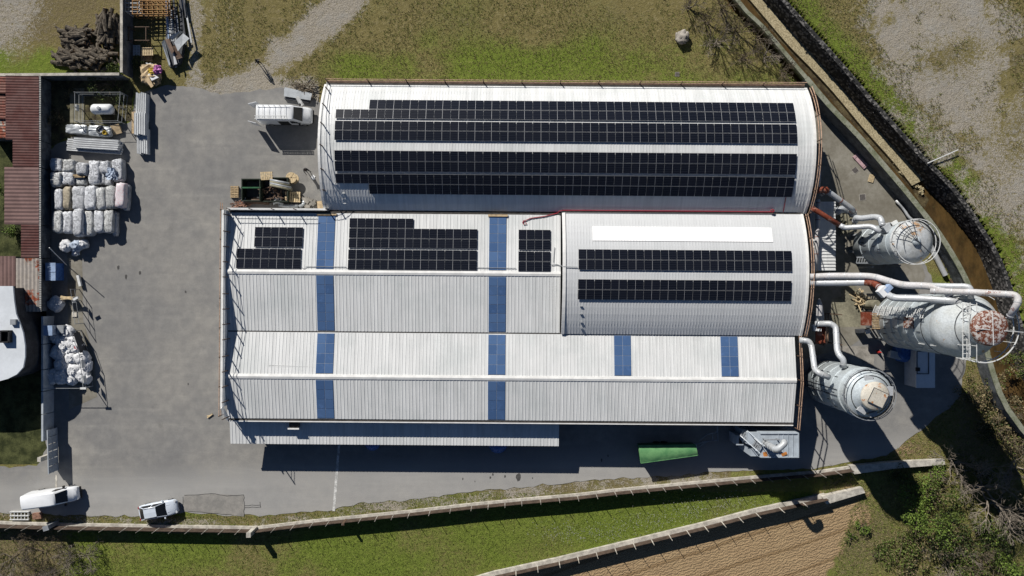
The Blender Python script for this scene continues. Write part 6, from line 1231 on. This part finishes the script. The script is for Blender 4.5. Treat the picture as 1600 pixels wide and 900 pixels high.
def van(label, c, rz, L, wb, h, paint='vanpaint'):
    t = thing('panel_van', label, 'van', (c[0], c[1], 0), rz); X = MW[t.name]; f = L/2; wr = wb-.10
    mb = MB(X); loft(mb, [(-f, prof(wb-.04, wr-.05, .35, 1.2, h-.06)), (-f+.12, prof(wb, wr, .3, 1.2, h)), (f-2.35, prof(wb, wr, .3, 1.2, h)), (f-1.95, prof(wb, wr-.03, .3, 1.2, h-.03)), (f-1.75, prof(wb, wr-.05, .3, 1.2, h-.12)), (f-.98, prof(wb-.02, wb-.12, .3, 1.1, 1.38)), (f-.45, prof(wb-.05, wb-.2, .3, .95, 1.18)), (f-.12, prof(wb-.14, wb-.32, .32, .8, .98)), (f, prof(wb-.26, wb-.4, .36, .6, .75, .02))])
    mb.build('body', M[paint], t, sharp=32)
    mb = MB(X); z1, z2 = h-.14, 1.41; quad3(mb, [(f-.99, -wb+.20, z2), (f-.99, wb-.20, z2), (f-1.74, wr-.22, z1), (f-1.74, -wr+.22, z1)], .07); mb.build('windscreen', M['glass'], t)
    for s in (-1, 1):
        mb = MB(X); pts = [(f-1.2, s*(wb-.01), 1.22), (f-2.2, s*(wb-.005), 1.22), (f-2.2, s*(wr+.06), h-.42), (f-1.85, s*(wr+.05), h-.42)]; quad3(mb, pts if s < 0 else list(reversed(pts)), .02); mb.build('side_window', M['glass'], t)
        mb = MB(X); mb.box(f-1.25, s*(wb+.16), 1.35, .14, .24, .3); mb.build('mirror', M['black'], t)
        mb = MB(X); mb.box(f-.14, s*(wb-.32), .84, .18, .3, .16); mb.build('headlight', M['lamp'], t); mb = MB(X); mb.box(-f-.01, s*(wb-.12), 1.0, .05, .12, .5); mb.build('tail_light', M['red'], t)
    mb = MB(X); mb.box(f-.02, 0, .45, .2, wb*1.5, .26); mb.build('bumper', M['black'], t); mb = MB(X); mb.box(f-1.0, 0, 1.40, .12, wb*1.55, .03); mb.build('wiper_cowl', M['black'], t)
    wheels(t, X, L, wb, .34, (f-.95, -f+1.15)); return t, X, f
t, X, f = van('white panel van with a roof ladder rack and open rear doors by the north hall', (-25.85, 19.75), -.01, 5.9, .97, 2.35)
mb = MB(X)
for s in (-.78, .78): mb.beam((-f+.05, s, 2.55), (f-2.2, s, 2.55), .035)
for k in range(6): x = -f+.2+k*.62; mb.beam((x, -.78, 2.55), (x, .78, 2.55), .03); mb.beam((x, -.78, 2.35), (x, -.78, 2.6), .03); mb.beam((x, .78, 2.35), (x, .78, 2.6), .03)
mb.build('roof_rack', M['rail'], t)
mb = MB(X)
for s in (-.80, -.48): mb.beam((-f-.05, s, 2.66), (f-2.3, s, 2.66), .06, .08)
for k in range(13): x = -f+.1+k*.29; mb.beam((x, -.80, 2.66), (x, -.48, 2.66), .045)
mb.build('ladder', M['rail'], t)
for s in (-1, 1): mb = MB(X); mb.box(-f-.48, s*1.08, 1.35, .95, .05, 1.8, s*.25); mb.build('rear_door', M['vanpaint'], t)
mb = MB(X); pts = [(f-3.6, -.99, .5), (f-2.4, -.99, .5), (f-2.4, -.94, 1.9), (f-3.6, -.94, 1.9)]; quad3(mb, pts, .015); mb.build('open_side_door', M['black'], t)
van('large plain white panel van parked at the lower left beside the yard gate', (-52.45, -23.85), .13, 5.6, .86, 2.45)
c = (-40.55, -25.45); t = thing('estate_car', 'silvery pearl estate car parked by the south fence of the yard', 'car', (c[0], c[1], 0), .19); X = MW[t.name]; f = 2.2
def cp(wb, z0, zb, zt, wt): return [(0, z0), (wb*.86, z0), (wb, z0+.16), (wb, zb), (wb-.06, zb+.08), (wt, zt-.03 if zt > zb+.1 else zt), (0, zt+.035)]
mb = MB(X); loft(mb, [(-f, cp(.74,.35,.62,.82,.6)), (-f+.15, cp(.82,.3,.8,.95,.66)), (-f+.5, cp(.86,.25,.86,.99,.72)), (-1.0, cp(.88,.22,.86,.97,.74)), (.7, cp(.88,.22,.86,.98,.74)), (1.15, cp(.87,.22,.82,.96,.70)), (1.75, cp(.83,.24,.7,.86,.62)), (2.05, cp(.74,.28,.56,.72,.5)), (f, cp(.58,.32,.45,.55,.4))]); mb.build('body', M['carpaint'], t, sharp=48)
rb, rf_, hw, rz_ = -1.35, .05, .58, 1.46; bb, bf, bw = -2.0, .98, .76
mb = MB(X); loft(mb, [(rb, [(0,1.36),(hw,1.36),(hw+.02,1.41),(hw-.06,1.455),(0,1.475)]), (-.7, [(0,1.38),(hw+.02,1.38),(hw+.03,1.43),(hw-.04,1.475),(0,1.50)]), (rf_, [(0,1.36),(hw,1.36),(hw+.01,1.41),(hw-.06,1.45),(0,1.47)])]); mb.build('roof', M['carpaint'], t)
for s in (-1, 1):
    for (xb, xt) in ((bf, rf_), (-.45, -.5), (bb, rb)): mb = MB(X); mb.beam((xb, s*bw, .96), (xt, s*(hw+.01), 1.41), .07, .06); mb.build('pillar', M['carpaint'], t)
    for (x0, x1, y0, y1) in ((.88, -.40, .0, -.44), (-.5, -1.85, -.55, -1.28)): mb = MB(X); pts = [(x0, s*bw, .97), (x1, s*bw, .97), (y1, s*(hw+.01), 1.40), (y0, s*(hw+.01), 1.40)]; quad3(mb, pts if s < 0 else list(reversed(pts))); mb.build('side_window', M['glass'], t)
    mb = MB(X); mb.box(.75, s*.98, 1.0, .14, .2, .13); mb.build('mirror', M['carpaint'], t); mb = MB(X); mb.box(1.98, s*.6, .70, .22, .26, .10, s*-.35); mb.build('headlight', M['lamp'], t); mb = MB(X); mb.box(-f+.06, s*.66, .84, .1, .24, .16); mb.build('tail_light', M['red'], t)
    mb = MB(X); mb.beam((-1.3, s*.54, 1.50), (.0, s*.54, 1.50), .03, .04); mb.build('roof_rail', M['steel'], t)
    mb = MB(X); mb.beam((1.1, s*.42, .985), (1.95, s*.3, .78), .03, .03); mb.build('bonnet_crease', M['carpaint'], t)
mb = MB(X); quad3(mb, [(bf, -bw+.06, .98), (bf, bw-.06, .98), (rf_+.02, hw-.05, 1.44), (rf_+.02, -hw+.05, 1.44)], .02); mb.build('windscreen', M['glass'], t); mb = MB(X); quad3(mb, [(bb, bw-.1, 1.0), (bb, -bw+.1, 1.0), (rb-.02, -hw+.06, 1.44), (rb-.02, hw-.06, 1.44)], .02); mb.build('rear_window', M['glass'], t)
mb = MB(X); mb.box(f-.03, 0, .45, .08, .9, .12); mb.build('grille', M['black'], t); wheels(t, X, 4.4, .86, .31, (1.35, -1.3))
# ------------------------------------------------------------------ people
def person(label, u, v, rz, arms):
    q = W(u, v); t = thing('person', label, 'person', (q[0], q[1], 0), rz); X = MW[t.name]
    V = []; E = []; R = []
    def n_(p, r, par=None):
        V.append(p); R.append(r)
        if par is not None: E.append((par, len(V)-1))
        return len(V)-1
    pel = n_((0,0,.95), (.15,.11)); sp = n_((.01,0,1.15), (.14,.10), pel); ch = n_((.0,0,1.38), (.17,.11), sp); nk = n_((.02,0,1.50), (.06,.06), ch); hd = n_((.04,0,1.64), (.095,.10), nk); n_((.04,0,1.72), (.075,.08), hd); n_((.135,0,1.635), (.018,.018), hd)
    for s in (-1, 1):
        hp_ = n_((0,s*.10,.90), (.095,.095), pel); kn = n_((.03*s,s*.12,.5), (.065,.065), hp_); an = n_((-.03+.05*s,s*.13,.09), (.042,.042), kn); n_((.12+.05*s,s*.15,.045), (.04,.035), an)
        sh = n_((0,s*.20,1.42), (.065,.065), ch); a = arms[0 if s < 0 else 1]; el = n_((a[0]*.5, s*(.24+a[1]*.5), 1.42-.28*a[2]), (.046,.046), sh); hx = Vector((a[0], s*(.26+a[1]), 1.42-.52*a[2])); wr_ = n_(tuple(hx), (.032,.032), el)
        d = (hx-Vector(V[el])).normalized(); pm_ = n_(tuple(hx+d*.06), (.03,.018), wr_); side = Vector((0,0,1)).cross(d); side = side.normalized() if side.length > .1 else Vector((1,0,0))
        for k, ln in enumerate((.07,.08,.075,.06)): b = n_(tuple(hx+d*.10+side*(k-1.5)*.018), (.009,.009), pm_); n_(tuple(hx+d*(.10+ln)+side*(k-1.5)*.022+Vector((0,0,-.012))), (.008,.008), b)
        b = n_(tuple(hx+d*.05+side*.035), (.010,.010), wr_); n_(tuple(hx+d*.09+side*.055), (.009,.009), b)
    me_ = bpy.data.meshes.new('body'); me_.from_pydata(V, E, []); me_.materials.append(M['cloth']); o = bpy.data.objects.new('body', me_); C.objects.link(o); o.parent = t; MW[o.name] = X
    sk = o.modifiers.new('skin', 'SKIN'); sk.use_smooth_shade = True; me_.skin_vertices.new() if not me_.skin_vertices else None
    for i, r in enumerate(R): me_.skin_vertices[0].data[i].radius = r; me_.skin_vertices[0].data[i].use_root = (i == 0)
    ss = o.modifiers.new('smooth', 'SUBSURF'); ss.levels = 1; ss.render_levels = 1
    mb = MB(X); mb.lathe(.03, 0, [(.11,1.60),(.115,1.68),(.09,1.75),(.04,1.78),(.001,1.785)], 14); mb.build('hair', M['hair'], t, smooth=True)
    mb = MB(X); mb.lathe(.055, 0, [(.03,1.53),(.085,1.58),(.093,1.64),(.085,1.70)], 12, a0=-PI*.42, a1=PI*.42); mb.box(.155, 0, 1.625, .03, .03, .045)
    for s in (-1, 1): mb.box(.145, s*.035, 1.655, .012, .022, .012); mb.box(.045, s*.105, 1.63, .035, .02, .06)
    mb.build('face', M['skin'], t); mb = MB(X); mb.beam((-.07,-.17,1.43), (-.07,.17,1.43), .12, .10); mb.build('jacket_yoke', M['steeldark'], t)
    return t
person('person in dark clothes standing on the dirt track north of the white van', 408, 101, 2.4, ((.15,.05,1.0), (.1,.05,1.0)))
person('person in dark clothes standing by the north hall with arms raised to the front', 482, 268, -.9, ((.42,.0,.45), (.45,.05,.4)))
q = P(489, 277, .05); mb = MB(); mb.box(q.x, q.y, .05, .5, .35, .06, .9); mb.box(q.x+.1, q.y-.2, .09, .3, .2, .05, .4); tag(mb.build('light_spot', M['white']), 'white packet lying on the ground in the shadow of the standing person', 'spot')  # white boxes added to stand for a light spot on the ground
# ------------------------------------------------------------------ vegetation
def leafy(label, name, u, v, r, h, mat, n_, seed, ls=.16, cat='shrub', group='shrubs in the south east corner', z0=0, twigs=10, zc=None):
    R_ = random.Random(seed); q = P(u, v, h*.6); r = r/F*(H-h*.6); t = thing(name, label, cat, (q.x, q.y, z0), 0, group); mb = MB()
    cl = [(R_.gauss(0, .45), R_.gauss(0, .45), .35+.6*R_.random(), .28+.3*R_.random()) for _ in range(10)]
    for i in range(n_):
        a, b, c_, s = cl[R_.randrange(len(cl))]; d = Vector((R_.gauss(0,1), R_.gauss(0,1), R_.gauss(0,1)*.8)); d = d.normalized()*s*(R_.random()**.4)
        p = Vector((q.x+(a+d.x)*r, q.y+(b+d.y)*r, z0+max(.05, (c_+d.z*.6)*h))); nrm_ = Vector((R_.gauss(0,.7), R_.gauss(0,.7), R_.random()+.15)).normalized(); x = nrm_.orthogonal().normalized(); x.rotate(Matrix.Rotation(R_.random()*6.28, 3, nrm_)); y = nrm_.cross(x); l = ls*(.6+.9*R_.random())
        mb.add([p-x*l*.5, p+y*l*.28, p+x*l*.5, p-y*l*.28], [(0,1,2,3)], 0 if R_.random() < .72 else 1)
    mb.build('foliage', [M[mat[0]], M[mat[1]]], t, kind='stuff'); mb = MB()
    for k in range(twigs): a = R_.random()*6.28; mb.tube([(q.x, q.y, z0), (q.x+math.cos(a)*r*.35, q.y+math.sin(a)*r*.35, z0+h*.5), (q.x+math.cos(a+.3)*r*.8, q.y+math.sin(a+.3)*r*.8, z0+h*(.7+.4*R_.random()))], [.05,.03,.012], 4)
    mb.build('stem', M['stem'], t, kind='stuff'); return t
def bare(label, name, u, v, spread, h, seed, mat='stemgrey', depth=5, r0=.12, nt=4, cat='tree', group='bare trees and bushes', z0=0, lean=(0,0), tilt=.9):
    R_ = random.Random(seed); q = P(u, v, z0); t = thing(name, label, cat, (q.x, q.y, z0), 0, group); trunk = MB(); mb = MB(); S = spread/13.5
    def grow(p, d, L, r, k):
        pts = [p]; rs_ = [r]; n_ = 3
        for i in range(n_):
            d = (d+Vector((R_.gauss(0,.22), R_.gauss(0,.22), R_.gauss(0,.12)+.03))).normalized(); p = p+d*L/n_; p.z = max(z0+.06, p.z); pts.append(p); rs_.append(r*(1-.22*(i+1)/n_*1.3))
        (trunk if k == depth else mb).tube(pts, rs_, 5 if k >= depth-1 else 3, caps=False)
        if k <= 0: return
        for c_ in range(2 if R_.random() < .35 else 3):
            ax = Vector((R_.gauss(0,1), R_.gauss(0,1), R_.gauss(0,.5))).normalized(); e = (d+ax*.62*tilt).normalized(); grow(pts[-1] if c_ else pts[-2].lerp(pts[-1], R_.random()), e, L*(.62+.22*R_.random()), max(.012, r*.6), k-1)
    for i in range(nt):
        a = i*2*PI/nt+R_.random(); base = Vector((q.x+.12*math.cos(a)*(nt > 1), q.y+.12*math.sin(a)*(nt > 1), z0-.05)); d = Vector((math.cos(a)*tilt+lean[0], math.sin(a)*tilt+lean[1], h/S*.7)).normalized() if nt > 1 else Vector((lean[0], lean[1], 1)).normalized(); grow(base, d, S*.42 if nt > 1 else h*.4, r0, depth)
    trunk.build('trunk', M[mat], t); mb.build('branches', M[mat], t, kind='stuff'); return t
sh = [(1462,738,20,1.6,('leafbright','leafa'),'bright green bush at the east end of the yard fence'), (1418,752,18,1.2,('leafa','leafb'),'green bush just below the end slab of the yard fence'), (1432,775,30,2.2,('leafbright','leafa'),'bright green bush beside the dark silo shadow'), (1400,745,14,1.2,('leafb','leafa'),'small dark bush against the fence slab'),
      (1462,770,28,2.2,('leafa','leafdry'),'olive bush left of the first bare tree'), (1445,815,34,2.4,('leafbright','leafa'),'large bright green bush south of the silo shadow'), (1480,812,34,2.0,('leafa','leafb'),'green bush between the silo shadow and the bare tree'), (1420,850,30,1.2,('leafa','leafdry'),'low olive bush at the field corner'),
      (1465,855,36,1.8,('leafb','leafdry'),'dark brownish bush near the bottom edge'), (1510,845,34,2.0,('leafb','leafa'),'dark green bush below the bare tree'), (1555,835,34,1.8,('leafb','leafbright'),'dark bush with bright shoots near the right edge'), (1575,880,34,1.6,('leafbright','leafa'),'bright green bush in the bottom right corner'),
      (1520,890,34,1.5,('leafa','leafdry'),'olive bush at the bottom edge right of the grey twigs'), (1420,890,26,.9,('leafdry','leafa'),'straw coloured low bush at the bottom edge'), (1380,860,26,.6,('leafa','leafdry'),'low weedy patch on the field corner'), (1350,822,12,.7,('leafbright','leafa'),'small bright green weed clump on the bare field corner'), (1340,818,7,.5,('leafbright','leafa'),'tiny bright weed clump left of the other clump'), (1330,838,9,.5,('leafa','leafbright'),'small green weed tuft near the field edge'),
      (1590,800,30,2.2,('leafb','leafdry'),'dark bush at the right edge behind the bare tree'), (1515,620,22,1.0,('leafdry','leafb'),'straw brown bush on the bank south of the tallest silo'), (1550,600,26,1.2,('leafdry','leafa'),'dry bush on the channel bank below the silo'), (1585,570,24,1.2,('leafa','leafdry'),'green bush at the right edge beside the tallest silo'), (1570,640,34,1.4,('leafdry','leafb'),'wide dry bush on the right bank'), (1540,670,30,1.3,('leafb','leafdry'),'shaded bush on the lower right bank'), (1590,690,30,1.4,('leafdry','leafa'),'dry grassy bush at the right edge'), (1535,735,24,1.5,('leafb','leafdry'),'shaded bush beside the first bare tree')]
for i, (u, v, r, h, m_, lab) in enumerate(sh): leafy(lab, 'leafy_shrub', u, v, r, h, m_, int(120+r*r*1.1), 100+i, .13+.002*r)
leafy('dark bush overhanging the pale wall north of the gas tank', 'leafy_shrub', 172, 130, 24, 1.5, ('leafb','leafa'), 900, 301, .16, group=None); leafy('brownish weeds by the sheds north of the gas tank', 'leafy_shrub', 107, 140, 12, .6, ('leafdry','leafb'), 300, 302, .14, group=None); leafy('small dark bush beside the pallets in the scrap yard', 'leafy_shrub', 216, 100, 9, .8, ('leafb','leafa'), 260, 303, .14, group=None); leafy('green garden bush between the west sheds', 'leafy_shrub', 18, 366, 12, 1.2, ('leafbright','leafb'), 500, 304, .15, group=None); leafy('green garden bush at the far left edge', 'leafy_shrub', -4, 300, 12, 1.4, ('leafbright','leafa'), 400, 305, .15, group=None); leafy('grey dry bush growing along the shed wall', 'leafy_shrub', 88, 181, 16, .8, ('leafdry','leafb'), 500, 306, .13, group=None)
bare('large pale bare tree at the right edge above the bushes', 'bare_tree', 1535, 760, 62, 4.5, 5, depth=5, r0=.13, nt=5, tilt=1.0); bare('spreading bare tree over the dark bushes near the bottom right', 'bare_tree', 1560, 795, 58, 4.0, 9, depth=5, r0=.12, nt=5, tilt=1.0); bare('bare thorny bush reaching over the end of the yard fence', 'bare_tree', 1490, 722, 40, 3.0, 12, depth=5, r0=.08, nt=5); bare('greyish bare bush at the right edge below the bank', 'bare_tree', 1588, 730, 44, 3.0, 14, depth=5, r0=.09, nt=5); bare('low grey twiggy bush near the bottom edge', 'bare_bush', 1478, 872, 36, 1.6, 15, depth=5, r0=.05, nt=6, cat='bush'); bare('low brown twiggy bush right of the bottom bushes', 'bare_bush', 1535, 872, 34, 1.5, 16, mat='stem', depth=5, r0=.05, nt=6, cat='bush')
bare('brown twiggy bush on the shaded bank at the right', 'bare_bush', 1575, 668, 34, 1.6, 17, mat='stem', depth=5, r0=.05, nt=6, cat='bush')
for i, (u, v, s, h, lab) in enumerate(((1075,14,26,3.2,'bare shrub at the west end of the row beside the channel'), (1103,36,28,3.4,'second bare shrub of the row beside the channel'), (1128,14,26,3.0,'bare shrub at the top edge next to the channel kerb'), (1120,66,30,3.2,'bare shrub with long shadow in the middle of the row'), (1150,50,28,3.0,'bare shrub close to the channel kerb'), (1160,92,28,2.8,'bare shrub near the north east hall corner'), (1195,88,26,2.6,'bare shrub between the hall corner and the kerb'), (1222,112,22,2.2,'last small bare shrub right at the hall corner'), (1182,60,22,2.4,'thin bare shrub leaning over the channel kerb'))):
    bare(lab, 'bare_bush', u, v, s, h, 40+i, mat='stem' if i % 3 else 'stemgrey', depth=4, r0=.05, nt=8, cat='bush', group='bare shrubs beside the channel', tilt=.55)
for i, (u, v, s, lab) in enumerate(((22,872,34,'dry twiggy bush in the lower left meadow corner'), (70,862,34,'dry twiggy bush below the meter pillar'), (105,885,30,'dry twiggy bush at the bottom edge'), (60,895,26,'low grey twig bush at the bottom left edge'), (135,868,26,'thin dry bush at the edge of the green meadow'))):
    bare(lab, 'bare_bush', u, v, s, 1.1, 60+i, mat='stem' if i % 2 else 'stemgrey', depth=5, r0=.035, nt=7, cat='bush', group='dry bushes in the lower left meadow', tilt=1.1)
# tufts of grass and dry stalks over the open ground: one object, nobody could count it
rs_ = np.random.RandomState(77)
def tufts(name, n_, region, mats, hl=(.05,.16), z=0.0, wsz=.05):
    x0, x1, y0, y1 = region[0]; vs = []; fs = []; mi = []; pts = np.stack([rs_.uniform(x0, x1, n_*3), rs_.uniform(y0, y1, n_*3)], -1); keep = region[1](pts[:,0], pts[:,1]); pts = pts[keep][:n_]; k = 0
    zg = ground_z((pts[:,0]-800)/13.5, -(pts[:,1]-450)/13.5)
    for (u, v), z_ in zip(pts, zg):
        if z_ < -.5: continue
        x, y = W(u, v); hh = rs_.uniform(*hl)
        for b in range(3):
            a = rs_.uniform(0, 6.28); l = rs_.uniform(.4, 1)*hh*1.3; dx, dy = math.cos(a), math.sin(a); px_, py_ = -dy*wsz*.5, dx*wsz*.5; jx, jy = rs_.uniform(-.06, .06, 2)
            vs += [(x+jx+px_, y+jy+py_, z_-.02), (x+jx-px_, y+jy-py_, z_-.02), (x+jx+dx*l, y+jy+dy*l, z_+hh*rs_.uniform(.5, 1))]; fs.append((k, k+1, k+2)); mi.append(0 if rs_.rand() < .6 else 1); k += 3
    me_ = bpy.data.meshes.new(name); me_.from_pydata(vs, [], fs)
    for m_ in mats: me_.materials.append(m_)
    me_.polygons.foreach_set('material_index', mi); me_.update(); o = bpy.data.objects.new(name, me_); C.objects.link(o); o['kind'] = 'stuff'; return o
YIN = lambda u, v: inside(u, v, yard_px)
M['grassa'] = simple('grass_blade', (.145,.18,.032), .3, 2, .8); M['grassb'] = simple('dry_blade', (.26,.21,.10), .3, 2, .9)
tufts('grass_tufts', 16000, ((200,1260,-20,150), lambda u, v: ~YIN(u, v) & (v < 132) & (fbm(u, v, 30, 5)+(v/400) > .42) & (seg_dist(u, v, [(560,-60),(540,0),(495,45),(440,90),(400,125),(360,142)]) > 26) & ((u > 316) | (u < 180))), [M['grassa'], M['grassb']])
tufts('bank_grass', 15000, ((1180,1620,-20,640), lambda u, v: (ground_z((u-800)/13.5, -(v-450)/13.5) > .3) & (fbm(u, v, 26, 8)+np.where(sdist(u, v, [(1345,40),(1400,-30),(1490,-60),(1560,40),(1570,120),(1640,230),(1640,420),(1560,330),(1500,230),(1430,160)]) > 0, -.22, .12) > .42)), [M['grassb'], M['grassa']], (.06,.2))
tufts('meadow_grass', 15000, ((0,1290,770,905), lambda u, v: ~YIN(u, v) & ~inside(u, v, fieldp) & (u < 1290)), [M['grassa'], M['grassa']], (.05,.13))
tufts('scrub_grass', 9000, ((1290,1610,560,905), lambda u, v: ~YIN(u, v) & ~inside(u, v, fieldp)), [M['grassa'], M['grassb']], (.08,.25), wsz=.06)
# daisies speckling the meadow
vs = []; fs = []; k = 0
for _ in range(1000):
    cl = rs_.randint(0, 5); u = (1080,1010,950,1140,880)[cl]+rs_.normal(0, 28); v = (797,815,830,785,830)[cl]+rs_.normal(0, 9); x, y = W(u, v); s = rs_.uniform(.016,.034)
    if inside(np.array([u]), np.array([v]), fieldp)[0]: continue
    vs += [(x-s,y-s,.16),(x+s,y-s,.16),(x+s,y+s,.17),(x-s,y+s,.17)]; fs.append((k,k+1,k+2,k+3)); k += 4
me_ = bpy.data.meshes.new('daisies'); me_.from_pydata(vs, [], fs); me_.materials.append(simple('daisy', (.5,.5,.46), .1, 5, .8)); o = bpy.data.objects.new('daisies', me_); C.objects.link(o); o['kind'] = 'stuff'
